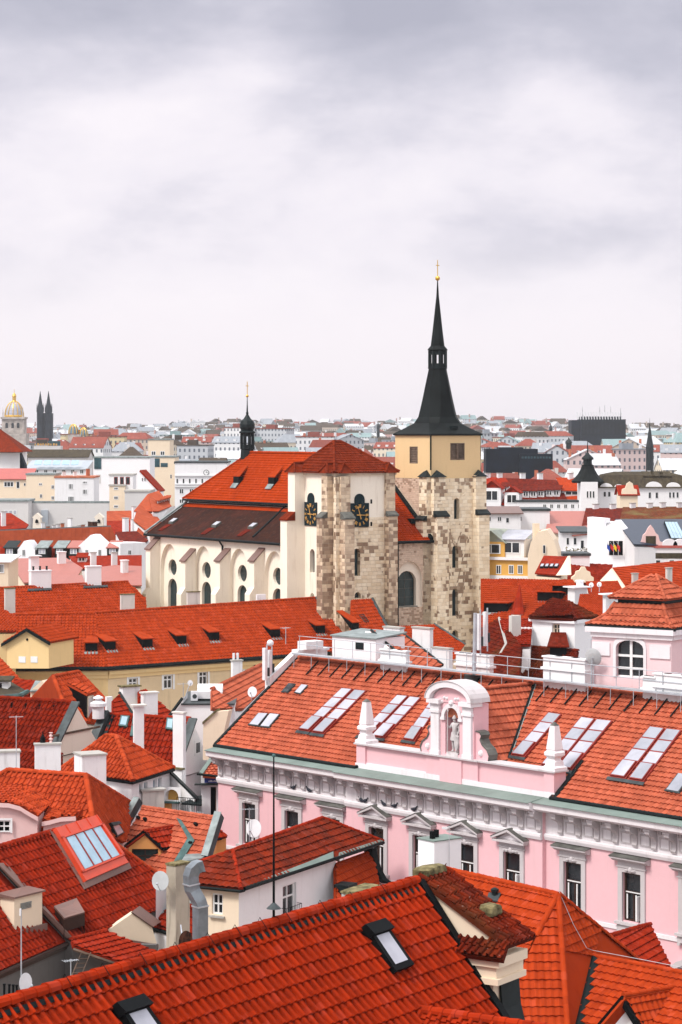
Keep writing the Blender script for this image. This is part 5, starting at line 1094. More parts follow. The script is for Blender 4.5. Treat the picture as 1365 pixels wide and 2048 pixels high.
ov = .28; c0, c1 = C_-dL*ov-dG*ov, Rr-dL*ov+dG*.0; l0 = Lf+dL*.9-dG*ov; rz = 1.55; r0 = C_+dG*1.25+dL*1.9+V((0,0,rz)); r1 = Pz(645,1637,zG+rz)
plG = plane3(c0, c1, r0); r1 = on(plG, 645.5, 1637); r0 = on(plG, 466, 1702)
kg = {**TK['wave'], 'tw': .34, 'tl': .42, 'wob': .03}
tiles('roof', hG, [c0, c1, r1, r0], 'tile_weathered', **kg); plGl = plane3(c0, l0, r0); tiles('roof', hG, [l0, c0, r0, on(plGl, 392, 1728)], 'tile_weathered', **kg)
rbk = r1+dL*2.4-V((0,0,1.6)); tiles('roof', hG, [c1, Rr+dL*2.6, r1], 'tile_weathered', **kg)
m = MB(); m.slab([r0, r1, r1+dL*2.5-V((0,0,1.5)), r0+dL*2.5-V((0,0,1.5))], .1); m.build('back_roof', 'tile_darkred', hG)
for a, b in ((c0, r0), (r1, r0), (c1, r1), (on(plGl,392,1728), r0)): ridge('ridge_tiles', hG, a, b, 'tile_red', .11, .36)
m = MB(); m.tube([l0-V((0,0,.08)), c0-V((0,0,.08)), c0.lerp(c1,.02)-V((0,0,.08))], .08, 6); m.build('gutter', 'gutter_dark', hG)
nG = plG[1]; dq = (c0-r0).dot(dL)*0; up = (r1-c1); s_ = lambda t, k: c0.lerp(c1, t) + (on(plG,560,1700)-on(plG,560,1742)).normalized()*k + nG*.03
m = MB(); m.prism([s_(.03,-.02), s_(.62,-.02), s_(.62,.62), s_(.45,.42), s_(.03,.10)], nG*.06); m.prism([s_(.66,-.02), s_(1,-.02), s_(1,.22), s_(.66,.3)], nG*.06); m.build('eave_sheet', 'copper_sheet', hG)
m = MB(); m.tube([s_(.02,-.1), s_(.64,-.1)], .09, 6); m.tube([s_(.64,-.12), s_(1,-.12)], .09, 6); m.build('gutter', 'gutter_dark', hG)
q = [P(671,1726,122), P(744,1700,126.3), P(764,1772,124.3), P(672,1800,119.5)]; plM = plane3(q[0], q[1], q[3]); pm = [q[0], q[1], on(plM,760,1775), q[3]]; tiles('lower_roof', hG, pm, 'tile_bright', **TK['wave'])
m = MB(); cv = [(744,1697),(748,1715),(755,1738),(766,1758),(781,1768)]; pv = [P(x,y,125.6) for x,y in cv]
for a, b in zip(pv, pv[1:]): m.hexa([a, a+V((.22,.1,0)), b+V((.22,.1,0)), b], [a+dL*.5, a+V((.22,.1,0))+dL*.5, b+V((.22,.1,0))+dL*.5, b+dL*.5])
m.build('curved_flashing', 'copper_dark', hG)
m = MB(); p = on(plM, 688, 1785); m.box(lambda x, y, z: p+dG*x+dL*y+V((0,0,z)), -.5, .5, -.5, .3, -.3, .45); m.build('hatch', 'copper_dark', hG)
body(hG, [pm[0]-V((0,0,.3)), pm[1]-V((0,0,.3)), pm[2], pm[3]], 'white_wall', .2)
m = MB(); p = P(722,1782,100); m.box(lambda x, y, z: p+g_*x+dW*y+V((0,0,z)), -.9, 1.1, -.35, .35, -8, .0); tw_ = thing('wall', 'low rubble party wall end with a flat mossy stone behind the front ridge', 'wall', p); m.build('masonry', 'concrete', tw_); mossy(p, .4, .95, .16, tw_)
# dish and mast in front of the pink facade
dish('white satellite dish in front of the leftmost pink facade window', P(508,1657,122.5), .42, (-.5,-1,.15), 'plastic_white', P(500,1690,122.5))
aerial('small white aerial beside the dish before the leftmost pink facade window', P(499,1692,122.5), 1.9, 8, .1, .9)
# ---------------------------------------------------------------- the crowd of old houses at the left
def house(label, loc, name='house', cat='house', group=None): return thing(name, label, cat, V((loc.x, loc.y, 0)), group)
def strip(parent, p, q, n, w, side, mat, name='verge_flashing', th=.12, lift=.03):
    m = MB(); p, q = V(p), V(q); m.prism([p+n*lift, p+side*w+n*lift, q+side*w+n*lift, q+n*lift], n*th); return m.build(name, mat, parent)
# L1: red roof with the red framed rooflight
pl1 = rplane((0,1694), (190,1640), 26, 50); h1 = house('house with red round-tiled roof carrying a red framed rooflight at the left edge', on(pl1, 150, 1750))
poly1 = [(-22,1700.3),(168,1646.3),(332,1761),(334,1812),(189,1868),(143,1877)]
pts = slope(h1, pl1, poly1, 'tile_red', 'roll', tw=.33, tl=.46, amp=.11); up1 = V((0,0,1))
ridge('ridge_tiles', h1, on(pl1,-40,1705.4), on(pl1,168,1646.3), 'tile_red', .14, .4); ridge('ridge_tiles', h1, on(pl1,168,1646.3), on(pl1,332,1761), 'tile_orange', .13, .4)
d1 = (Pz(190,1640,26)-Pz(0,1694,26)).normalized(); hh = pl1[2]; gb = [on(pl1,-40,1900), on(pl1,189,1868), on(pl1,334,1812), Pz(190,1640,26)]
body(h1, [on(pl1,-20,1700.4)-V((0,0,.2)), on(pl1,168,1647)-V((0,0,.2)), on(pl1,332,1763), on(pl1,330,1812), on(pl1,189,1866), on(pl1,145,1876)], 'grey_wall', .4)
m = MB(); m.slab([on(pl1,-40,1705.4), on(pl1,168,1646.3), on(pl1,168,1646.3)-hh*6-V((0,0,5.5)), on(pl1,-40,1705.4)-hh*6-V((0,0,5.5))], .1); m.build('back_roof', 'tile_red', h1)
def red_rooflight():
    q = [(102,1664),(185,1637.5),(249,1732),(164,1769)]; tl_, tr_, br_, bl_ = [on(pl1, *p) for p in q]; N_ = pl1[1]; lp = lambda u, v, h=0: bl_.lerp(br_, u).lerp(tl_.lerp(tr_, u), v) + N_*h
    m = MB(); m.hexa([lp(0,0,0), lp(1,0,0), lp(1,1,0), lp(0,1,0)], [lp(.0,0,.32), lp(1,0,.32), lp(1,1,.32), lp(0,1,.32)])
    for u in (0, .25, .5, .75, 1): m.hexa([lp(max(0,u-.012),.74,.321), lp(min(1,u+.012),.74,.321), lp(min(1,u+.012),1,.321), lp(max(0,u-.012),1,.321)], [lp(max(0,u-.012),.74,.36), lp(min(1,u+.012),.74,.36), lp(min(1,u+.012),1,.36), lp(max(0,u-.012),1,.36)])
    for a, b, c, d in ((0,1,.79,.82),(0,1,.14,.17),(0,.05,.14,.82),(.95,1,.14,.82)): m.hexa([lp(a,c,.3), lp(b,c,.3), lp(b,d,.3), lp(a,d,.3)], [lp(a,c,.40), lp(b,c,.40), lp(b,d,.40), lp(a,d,.40)])
    w = m.build('rooflight', 'red_sheet', h1)
    for i in range(4): a, b = .085+i*.208, .085+(i+1)*.208; m = MB(); m.prism([lp(a+.012,.18,.33), lp(b-.012,.18,.33), lp(b-.012,.78,.33), lp(a+.012,.78,.33)], N_*.03); m.build('pane', 'glass_blue', w); m = MB(); m.prism([lp(b-.012,.17,.34), lp(b+.012,.17,.34), lp(b+.012,.79,.34), lp(b-.012,.79,.34)], N_*.05); m.build('glazing_bar', 'red_frame', w) if i < 3 else None
    m = MB(); m.prism([lp(-.03,-.10,.13), lp(1.05,-.10,.13), lp(1.05,-.001,.18), lp(-.03,-.001,.18)], N_*.03); m.prism([lp(-.06,-.10,.12), lp(-.002,-.10,.12), lp(-.002,1.02,.12), lp(-.06,1.02,.12)], N_*.03); m.build('apron', 'sheet_brown', w)
red_rooflight()
# brown sheet dormer on the same slope
def sheet_dormer(parent, a, b, c, d, drop, mat='sheet_brown', side='brown_frame', name='dormer'):   # a,b back corners on the slope; c,d front corners
    m = MB(); m.slab([a, b, c, d], .08); o = m.build(name, mat, parent); m = MB(); k = .06
    m.face([a-V((0,0,.08)), d-V((0,0,.08)), d-V((0,0,drop)), a-V((0,0,.5))]); m.face([b-V((0,0,.08)), c-V((0,0,.08)), c-V((0,0,drop)), b-V((0,0,.5))]); m.build('cheek', side, o); return o
a, b = [on(pl1,*p)+pl1[1]*.2 for p in ((103,1817),(148,1801))]; f = on(pl1,160,1862); c = P(170,1824,f.y-.3); d = P(129,1836,f.y-1.0)
dm = sheet_dormer(h1, a, b, c, d, 1.0); m = MB(); m.prism([d-V((0,0,.08)), c-V((0,0,.08)), c-V((0,0,.62)), d-V((0,0,.62))], hh*-.06); m.build('fascia', 'brown_frame', dm); m = MB(); m.face([d-V((0,0,.62))-hh*.5, c-V((0,0,.62))-hh*.5, c-V((0,0,1.2))-hh*.5, d-V((0,0,1.2))-hh*.5]); m.build('opening', 'black_iron', dm)
# L2: lower roof with eave over the grey wall
pl2 = (pl1[0]-pl1[1]*.35, pl1[1], pl1[2]); h2 = house('house at the lower left with red tiled eave over a stained grey wall', on(pl2, 40, 1880))
p2 = slope(h2, pl2, [(-60,1680),(0,1728),(32,1773),(90,1835),(143,1878),(-60,1968)], 'tile_red', 'roll', 'grey_wall', drop=.3, tw=.33, tl=.46, amp=.11)
m = MB(); e0, e1 = on(pl2,-60,1970), on(pl2,143,1880); m.tube([e0-V((0,0,.1)), e1-V((0,0,.1))], .11, 8); m.prism([e0-hh*.4-V((0,0,.2)), e1-hh*.4-V((0,0,.2)), e1-V((0,0,.2)), e0-V((0,0,.2))], V((0,0,-.12))); m.build('gutter', 'brown_frame', h2)
v0, v1 = on(pl1,0,1726), on(pl1,143,1877); m = MB(); m.prism([on(pl1,-8,1728)+pl1[1]*.03, on(pl1,10,1728)+pl1[1]*.03, v1+pl1[1]*.03, v1+pl1[1]*.03-V((.25,0,.0))], pl1[1]*.06); m.build('step_flashing', 'sheet_brown', h2)
def vent_box():
    c = P(29, 1797, on(pl2, 30, 1850).y-.3); fr, wr, wl, zt = chimney(h2, c.y, -2, 29, 76, 1797, 17, 'cream_wall', 'sheet_brown', 57, False, name='roof_box')
    m = MB(); m.hexa([fr(-.12,-.12,zt+.003), fr(wr+.1,-.12,zt+.003), fr(wr+.1,wl+.1,zt+.003), fr(-.12,wl+.1,zt+.003)], [fr(-.12,-.12,zt+.08), fr(wr+.1,-.12,zt+.08), fr(wr+.1,wl+.1,zt+.16), fr(-.12,wl+.1,zt+.16)])
    m.build('sheet_top', 'sheet_brown', h2); m = MB(); zc = zt-.45
    for i in range(5): m.box(fr, wr*.22, wr*.6, -.03-.004*i, -.001, zc-.12+i*.06, zc-.12+i*.06+.035)
    m.build('vent_grille', 'flashing_pale', h2)
    m = MB(); m.box(fr, -.12, wr+.25, -.1, -.002, zt-1.75, zt-1.45); m.build('apron', 'sheet_brown', h2)
vent_box()
# L3: little lean-to roof with a ladder in the dark opening, cream parapet
pl3 = rplane((148,1879), (211,1864), 22.3, 22); h3 = house('low red lean-to roof over a dark opening with a ladder', on(pl3, 200, 1890))
slope(h3, pl3, [(143,1880),(213,1862),(315,1905),(262,1932),(147,1892)], 'tile_red', 'wave'); ridge('ridge_tiles', h3, on(pl3,143,1880), on(pl3,213,1862), 'tile_red', .11, .36)
m = MB(); m.tube([on(pl3,147,1893)-V((0,0,.12)), on(pl3,262,1933)-V((0,0,.12))], .07, 6); m.build('eave_board', 'timber', h3)
m = MB(); a, b = on(pl3,255,1928), on(pl3,315,1905); 
for p in (a, b): m.box(lambda x, y, z: V((p.x, p.y, 0))+V((x,y,z)), -.12, .12, -.1, .3, 0, p.z-.3)
m.build('post', 'grey_wall', h3)
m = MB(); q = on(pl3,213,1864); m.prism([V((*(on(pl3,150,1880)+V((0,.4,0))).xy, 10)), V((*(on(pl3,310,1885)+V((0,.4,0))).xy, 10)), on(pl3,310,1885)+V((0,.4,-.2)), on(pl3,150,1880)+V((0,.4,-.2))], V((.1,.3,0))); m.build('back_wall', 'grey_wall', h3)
lt, lb = P(163,1906,106.6), P(128,1990,105); lv = (lb-lt); t = thing('ladder', 'wooden ladder leaning in the dark opening at the lower left', 'ladder', lb); m = MB(); x = V((.40,.1,0))
for s in (0, 1): m.tube([lt+x*s, lb+x*s], .03, 5)
for i in range(9): p = lt.lerp(lb, (i+.3)/9); m.tube([p, p+x], .022, 5)
m.build('frame', 'timber', t)
t = house('cream gabled parapet wall with grey sheet slope beside the lean-to', P(260,1850,110), 'parapet_wall', 'wall'); Y0 = on(pl1,210,1862).y+.2
pw = [P(205,1868,Y0), P(266,1826,Y0+.6), P(305,1856,Y0+1.0), P(315,1890,Y0+1.1)]; m = MB(); m.prism([V((*pw[0].xy, 14)), V((*pw[3].xy, 14)), pw[3], pw[2], pw[1], pw[0]], V((-.1,.45,0))); m.build('wall', 'cream_wall', t)
m = MB(); m.slab([pw[1]+V((-.05,-.1,.08)), pw[2]+V((.05,-.1,.08)), pw[2]+V((.35,.8,.14)), pw[1]+V((.25,.9,.16))], .06); m.build('sheet_top', 'sheet_brown', t); m = MB(); m.prism([pw[0]+V((0,-.06,-.2)), P(318,1896,Y0+1.0)+V((0,-.06,0)), P(318,1890,Y0+1.0)+V((0,-.06,.04)), pw[0]+V((0,-.06,-.02))], V((0,-.12,0))); m.build('wall_flashing', 'sheet_brown', t)
# masts in front of the grey wall
c = P(43,1990,88); t = thing('aerial_mast', 'slim grey aerial pole rising before the tiled eave at the lower left', 'mast', c); m = MB(); m.tube([c-V((0,0,1)), c+V((0,0,3.05))], [.03,.02], 6); m.build('pole', 'steel', t); m = MB(); m.tube([c+V((-.03,0,2.85)), c+V((-.03,0,3.1))], .035, 6); m.build('tip', 'plastic_white', t)
dish('white satellite dish on the pole before the stained grey wall', P(52,1966,88), .33, (.75,-.55,.1), 'plastic_white', P(44,1975,88))
aerial('small dark aerial on a post before the ladder', P(142,1965,99), .95, 7, .5, .6)
for i, px in enumerate((9, 19, 27, 34)):
    c = P(px, 1990-i*1.5, 86.5); t = thing('flue', 'thin black flue in a row of four above the front ridge, %s from the left' % ORD[i], 'flue', c, 'thin black flues'); m = MB(); m.tube([c-V((0,0,.8)), c+V((0,0,.35-.04*i))], .042, 8); m.lathe(c+V((0,0,.35-.04*i)), [(.055,0),(.055,.05)], 8); m.build('pipe', 'black_iron', t)
# L4: red hipped roof with pink eyebrow dormers
pl4 = rplane((20,1541), (170,1551), 27, 44); h4 = house('house under a red hipped roof with a rounded pink dormer at the left edge', on(pl4, 100, 1600))
E4 = Pz(172,1551.5,27); W4 = Pz(18,1541,27); Hb = on(pl4, 190, 1665); Q4 = P(268,1611,136); pl4r = plane3(E4, Hb, Q4)
tiles('roof', h4, [W4, E4, Hb, on(pl4,180,1690), on(pl4,-40,1690), on(pl4,-30,1565)], 'tile_orange', **TK['roll']); tiles('roof', h4, [E4, Q4, on(pl4r,250,1685), Hb], 'tile_orange', **TK['roll'])
for a, b in ((W4, E4), (E4, Hb), (E4, Q4), (W4, on(pl4,-30,1565))): ridge('ridge_tiles', h4, a, b, 'tile_orange', .15, .4)
body(h4, [W4, E4, Q4, on(pl4r,250,1685), on(pl4,180,1688), on(pl4,-40,1688)], 'pink_old', .4)
roof_window(h4, pl4r, [(215,1650),(230,1647),(243,1668),(228,1677)], 'copper_dark', 'glass_sky', .08, hood=True)
yd = on(pl4, 60, 1680).y - .6
def eyebrow(pxl, roofpx, wallmat, yf, dep, win=None):
    o = MB(); f = [P(x, y, yf) for x, y in pxl]; o.prism(f, V((.25,dep,0))); d_ = o.build('dormer', wallmat, h4); r_ = MB(); top = [P(x, y, yf-.25) for x, y in roofpx]
    bk = [p + V((.45, dep+.4, .35)) for p in top]; mt = MB()
    for a, b, c_, e in zip(top, top[1:], bk[1:], bk): tiles('roof', d_, [a, b, c_, e], 'tile_orange', **TK['roll'])
    m = MB()
    for a, b in zip(top, top[1:]): m.prism([a-V((0,0,.02)), b-V((0,0,.02)), b-V((0,0,.24)), a-V((0,0,.24))], V((0,.2,0)))
    m.build('moulding', wallmat, d_); return d_
de = eyebrow([(-30,1700),(75,1700),(75,1634),(58,1626),(40,1615),(20,1608),(-30,1606)], [(-30,1604),(18,1606),(40,1612),(58,1623),(76,1633)], 'pink_old', yd, 2.6)
FE = Face(P(-30,1650,yd-.01), P(75,1650,yd-.01)); a_ = FE.px(-4,1640); b_ = FE.px(22,1664); window(de, FE, a_[0], b_[0], b_[1], a_[1], 'cross', .12, fw=.07, surround=.1, o=.1)
eyebrow([(85,1690),(150,1690),(150,1640),(120,1640),(88,1648)], [(84,1643),(100,1640),(122,1634),(152,1632)], 'pink_old', yd+.3, 1.4)
# L7: pyramid roof over white walls
zE7 = 25.6; Lc, Fc, Rc = Pz(118,1542,zE7), Pz(266,1563,zE7), Pz(348,1537,zE7); Bc = Lc+Rc-Fc; a0, a1 = P(213,1472.5,139.3), P(233,1473.5,138.6)
h7 = house('white house with an orange pyramid roof of round tiles between white chimneys', Fc+V((0,3,0)))
tiles('roof', h7, [Lc, Fc, a1, a0], 'tile_orange', **TK['roll']); tiles('roof', h7, [Fc, Rc, a1], 'tile_orange', **TK['roll']); tiles('roof', h7, [Rc, Bc, a0, a1], 'tile_orange', **TK['roll']); tiles('roof', h7, [Bc, Lc, a0], 'tile_orange', **TK['roll'])
for a, b in ((Lc, a0), (Fc, a1), (Rc, a1), (a0, a1)): ridge('ridge_tiles', h7, a, b, 'tile_orange', .15, .4)
cen = (Lc+Rc)/2; ins = lambda p, k=.07: p.lerp(V((cen.x, cen.y, p.z)), k); l7, f7, r7, b7 = [ins(p) for p in (Lc, Fc, Rc, Bc)]
F7 = Face(f7, r7); F7l = Face(l7, f7); hs = []
for px0, px1, py0, py1 in ((279,285.5,1567,1587),(289,295.5,1563.5,1583),(307,314,1559,1578),(317,323.5,1556,1576)):
    s0, s1 = F7.px(px0,1570)[0], F7.px(px1,1570)[0]; hs.append((s0, s1, F7.px((px0+px1)/2,py1)[1], F7.px((px0+px1)/2,py0)[1]))
mb = MB(); panel(mb, F7, rect(0, F7.L, 0, zE7-.12), [rect(*h) for h in hs], .15); panel(mb, F7l, rect(0, F7l.L, 0, zE7-.12)); panel(mb, Face(r7, b7), rect(0, F7l.L, 0, zE7-.12)); panel(mb, Face(b7, l7), rect(0, F7.L, 0, zE7-.12)); mb.build('wall', 'white_wall', h7)
for h in hs: window(h7, F7, *h, 'plain', .15, 'white_paint', 'mid_blue_glass', .05)
m = MB(); m.tube([Lc-V((0,0,.08)), Fc-V((0,0,.08)), Rc-V((0,0,.08))], .1, 6); m.build('gutter', 'black_iron', h7)
chimney(h7, 133.5, 144, 165, 211, 1513, 19, 'chimney_white', 'concrete', 25)
# stair wall, arched niche, concrete chimney, balcony by the palace
t = house('white stair wall with sloping dark coping between pyramid roof and balcony', P(360,1590,139.2), 'stair_wall', 'wall')
q = [P(341,1545,140.6), P(390,1600,138.6), P(405,1640,138.0)]; m = MB(); m.prism([V((*P(326,1550,141).xy,12)), V((*q[1].xy,12)), q[1], q[0], P(326,1545,141)], V((.05,.4,0))); m.build('wall', 'white_wall', t)
m = MB(); m.prism([q[0]+V((-.1,-.08,0)), q[1]+V((.1,-.08,0)), q[1]+V((.1,-.08,.14)), q[0]+V((-.1,-.08,.14))], V((.05,.55,0))); m.build('coping', 'copper_dark', t)
ny = 138.9; m = MB(); FN = Face(P(326,1600,ny), P(362,1600,ny-.3)); s0, s1 = FN.px(331,1600)[0], FN.px(357,1600)[0]; z0, z1 = FN.px(344,1602)[1], FN.px(344,1592)[1]; ar = arch(s0, s1, z0, z1, (s1-s0)/2*.95)
panel(m, FN, rect(-.1, FN.L, 12, FN.px(344,1574)[1]), [ar], .5); m.build('niche_wall', 'white_wall', t); m = MB(); m.face([FN.pt(s, z, -.48) for s, z in ar]); m.build('niche_back', 'ochre_wall', t); m = MB(); m.box(FN.fr(), s0-.1, s1+.1, -.3, .3, z0-.1, z0-.01); m.build('shelf', 'copper_green', t); m = MB(); m.box(FN.fr(), s0, (s0+s1)/2, -.12, .2, z0-1.2, z0-.12); m.build('box', 'orange_wall', t)
t = thing('chimney', 'stained grey concrete chimney below the pyramid roof', 'chimney', P(300,1620,136.5)); chimney(t, 136.6, 279, 286, 328, 1583, 17, 'chimney_old', 'concrete', 20, name='stack', capov=.1)
t = house('white annex with green sheet roof, dark door and blue sign beside the pink palace', P(420,1600,140.2), 'annex'); ya = 139.9; FA = Face(P(402.5,1600,ya), P(437,1600,ya)); da, db = FA.px(421.5,1600)[0], FA.px(433,1600)[0]; zd0, zd1 = FA.px(427,1635)[1], FA.px(427,1574)[1]; zt = FA.px(420,1550)[1]
m = MB(); panel(m, FA, rect(0, FA.L, 0, zt), [rect(da, db, zd0, zd1)], .3); FAs = Face(FA.pt(0,0,-4), FA.pt(0,0)); panel(m, FAs, rect(0, 4, 0, zt)); m.build('wall', 'white_wall', t); m = MB(); m.face([FA.pt(da,zd0,-.29), FA.pt(db,zd0,-.29), FA.pt(db,zd1,-.29), FA.pt(da,zd1,-.29)]); d_ = m.build('door', 'black_iron', t); m = MB(); m.box(FA.fr(), db-.06, db-.004, .1, .28, zd0, zd1); m.build('frame', 'timber', d_)
rq = [P(404,1550,139.4), P(438,1553,139.4), P(438,1512,142.5), P(432,1508,142.6)]; pr = plane3(rq[0], rq[1], rq[2]); tiles('roof', t, [on(pr,406,1551), on(pr,438,1553), on(pr,438,1514), on(pr,433,1510)], 'tile_palace', **TK['wave']); m = MB(); n_ = pr[1]; m.prism([on(pr,399,1548)+n_*.03, on(pr,406,1551)+n_*.03, on(pr,434,1511)+n_*.03, on(pr,429,1506)+n_*.03], n_*.1); m.build('verge_flashing', 'copper_sheet', t)
m = MB(); m.tube([P(394,1548,139.2), P(440,1553,139.2)], .07, 6); m.build('gutter', 'gutter_dark', t); m = MB(); m.box(FA.fr(), -.35, FA.L, -.5, .0, FA.px(420,1566)[1]-.06, FA.px(420,1566)[1]); m.build('canopy', 'copper_dark', t)
s_ = thing('sign', 'small blue sign with white lettering under the annex eave', 'sign', FA.pt(.4, FA.px(420,1565)[1], .3)); sa, sb = FA.px(410,1558)[0], FA.px(436,1558)[0]; z0, z1 = FA.px(422,1564)[1], FA.px(422,1554)[1]; m = MB(); m.box(FA.fr(), sa, sb, -.34, -.3, z0, z1); m.build('board', 'blue_sign', s_); m = MB()
for i in range(6): x = sa+.24+i*.075; m.box(FA.fr(), x, x+.045, -.352, -.341, z0+.06, z0+.06+(.06,.09,.09,.05,.09,.07)[i])
m.build('lettering', 'white_paint', s_)
t = thing('balcony_railing', 'black iron balcony railing left of the dark annex door', 'railing', P(380,1625,138.0)); m = MB(); ra, rb = P(354,1628,137.8), P(404,1632,137.8); hgt = V((0,0,.95))
for i in range(15): p = ra.lerp(rb, i/14); m.tube([p, p+hgt], .012, 4)
for z in (.05, .95): m.tube([ra+V((0,0,z)), rb+V((0,0,z))], .02, 5)
m.build('railing', 'black_iron', t)
t = house('balcony terrace slab with a slanting dark copper hood left of the annex', P(380,1640,139), 'terrace', 'terrace'); m = MB(); a, b = P(352,1633,137.6), P(405,1637,137.6); m.prism([a, b, b+V((0,2.4,0)), a+V((0,2.4,0))], V((0,0,-9))); m.build('slab', 'white_wall', t)
m = MB(); m.slab([P(363,1606,138.3), P(404,1609,138.3), P(404,1590,139.7), P(396,1592,139.6)], .1); m.build('hood', 'copper_dark', t)
# L6: coral roof with orange gabled dormer
pl6 = rplane((285,1615), (436,1637), 24.3, 40); h6 = house('house with coral interlocking tiles and an orange gabled dormer', on(pl6, 360, 1680))
p6 = slope(h6, pl6, [(286,1615),(436,1637),(413,1745),(330,1765),(243,1690)], 'tile_palace', 'wave', 'orange_wall', drop=.3); ridge('ridge_tiles', h6, Pz(286,1615,24.3), Pz(436,1637,24.3), 'tile_palace', .12, .4)
n6 = pl6[1]; d6 = (Pz(436,1637,24.3)-Pz(285,1615,24.3)).normalized()
for pa, pb, s, w_ in (((286,1606),(238,1692),-1,.36),((438,1634),(411,1722),1,.40)):
    a, b = on(pl6,*pa), on(pl6,*pb); m = MB(); m.prism([a+n6*.0, a+d6*s*w_, b+d6*s*w_, b], n6*.42); m.build('verge_flashing', 'flashing', h6); m = MB(); m.prism([a+n6*.425-d6*s*.03, a+d6*s*(w_+.06)+n6*.425, b+d6*s*(w_+.06)+n6*.425, b+n6*.425-d6*s*.03], n6*.04); m.build('verge_cap', 'flashing_pale', h6)
yf = on(pl6, 290, 1742).y + .4; ap = P(288,1663,yf); el, er = P(250,1692,yf), P(325,1697,yf-.1); wl6, wr6 = P(258,1745,yf+.05), P(322,1748,yf+.05); ba = on(pl6, 355, 1641); br = on(pl6, 381, 1680)
ax = (ba-ap); ax.z = 0; ax.normalize(); D6 = MB(); FD = Face(P(258,1700,yf+.05), P(322,1700,yf+.05)); zb = FD.px(290,1748)[1]; wh = [FD.px(264,1698), FD.px(317,1741)]; gpoly = [(0, zb), (FD.L, zb), (FD.L, FD.px(322,1692)[1]), (FD.px(288,1700)[0], FD.px(288,1668)[1]), (0, FD.px(258,1687)[1])]
panel(D6, FD, gpoly, [rect(wh[0][0], wh[1][0], wh[1][1], wh[0][1])], .2); a = FD.pt(FD.L, zb); b = FD.pt(FD.L, FD.px(322,1692)[1]); D6.face([a, a+ax*5, b+ax*5, b]); a = FD.pt(0, zb); b = FD.pt(0, FD.px(258,1687)[1]); D6.face([a, a+ax*5, b+ax*5, b]); dm6 = D6.build('dormer', 'orange_wall', h6)
window(dm6, FD, wh[0][0], wh[1][0], wh[1][1], wh[0][1], 'cas', .2, 'brown_frame', 'glass_green', .07)
rr = ap+ax*5.0; pr6 = [ap, rr, rr+(er-ap)*1.0, er]; k6 = {**TK['wave'], 'tw': .3}; tiles('roof', dm6, pr6, 'tile_red', **k6); tiles('roof', dm6, [rr, ap, el, rr+(el-ap)], 'tile_red', **k6); ridge('ridge_tiles', dm6, ap, rr, 'tile_red', .09, .36)
m = MB(); o_ = -ax*.06
for e_ in (el, er): m.prism([ap+o_+V((0,0,.06)), e_+o_+V((0,0,.06)), e_+o_-V((0,0,.08)), ap+o_-V((0,0,.08))], ax*.2)
m.tube([er-V((0,0,.05)), er+ax*4.5-V((0,0,.05))], .07, 6); m.build('verge', 'black_iron', dm6)
m = MB(); m.prism([*[on(pl6,*p)+n6*.12 for p in ((356,1640),(364,1642),(392,1684),(355,1745),(340,1745),(378,1680))]], n6*.04); m.build('valley_flashing', 'copper_green', dm6)
for px, py in ((292,1640),(393,1650),(383,1688),(278,1637)): p = on(pl6,px,py); m = MB(); m.prism([p, p+d6*.2, p+d6*.2+n6*.25, p+n6*.25], -n6.cross(d6)*.12); m.build('snow_guard', 'black_iron', h6)
hb = P(390,1712,on(pl6,390,1712).y-1.0); m = MB(); m.slab([P(363,1722,hb.y-1.2), P(402,1717,hb.y-.9), P(418,1706,hb.y+1.0), P(372,1708,hb.y+.8)], .14); hl = m.build('hatch_lid', 'flashing_pale', h6)
# mossy chimney, dish, duct, small lean-to next to the white house
t = thing('chimney', 'tall cream chimney with mossy sooty top beside the curved steel duct', 'chimney', P(351,1810,110)); fr, wr, wl, zt = chimney(t, 109, 332, 352, 378, 1733, 15, 'chimney_mossy', 'mossy_stone', 52, name='stack', capov=.03)
dish('pale round satellite dish on the mossy cream chimney', P(321,1762,108.6), .40, (-.35,-1,.12), 'dish_grey', P(333,1768,109.2))
pl17 = rplane((352,1804), (395,1812), 22.6, 40); h17 = house('small lean-to with rough red tiles and green gutter beside the grey duct', on(pl17, 350, 1840)); pp = slope(h17, pl17, [(352,1804),(396,1812),(396,1884),(354,1866),(304,1853)], 'tile_darkred', 'wave', 'white_wall', drop=.25, tw=.36, tl=.44, wob=.03)
m = MB(); m.tube([on(pl17,302,1854)-V((0,0,.08)), on(pl17,356,1868)-V((0,0,.08))], .08, 6); a = on(pl17,306,1856); m.tube([a-V((0,0,.1)), a+V((.12,.2,-.5)), a+V((.12,.2,-6))], .06, 6); m.build('gutter', 'gutter_dark', h17); m = MB(); m.tube([on(pl17,303,1852)+pl17[1]*.08, on(pl17,352,1803)+pl17[1]*.08], .05, 5); m.build('verge_flashing', 'flashing_pale', h17)
m = MB(); m.prism([on(pl17,350,1803)+V((0,0,.02)), on(pl17,398,1812)+V((0,0,.02)), on(pl17,398,1812)+V((0,.5,.3)), on(pl17,350,1803)+V((0,.5,.3))], V((0,0,.06))); m.build('top_flashing', 'flashing_pale', h17)
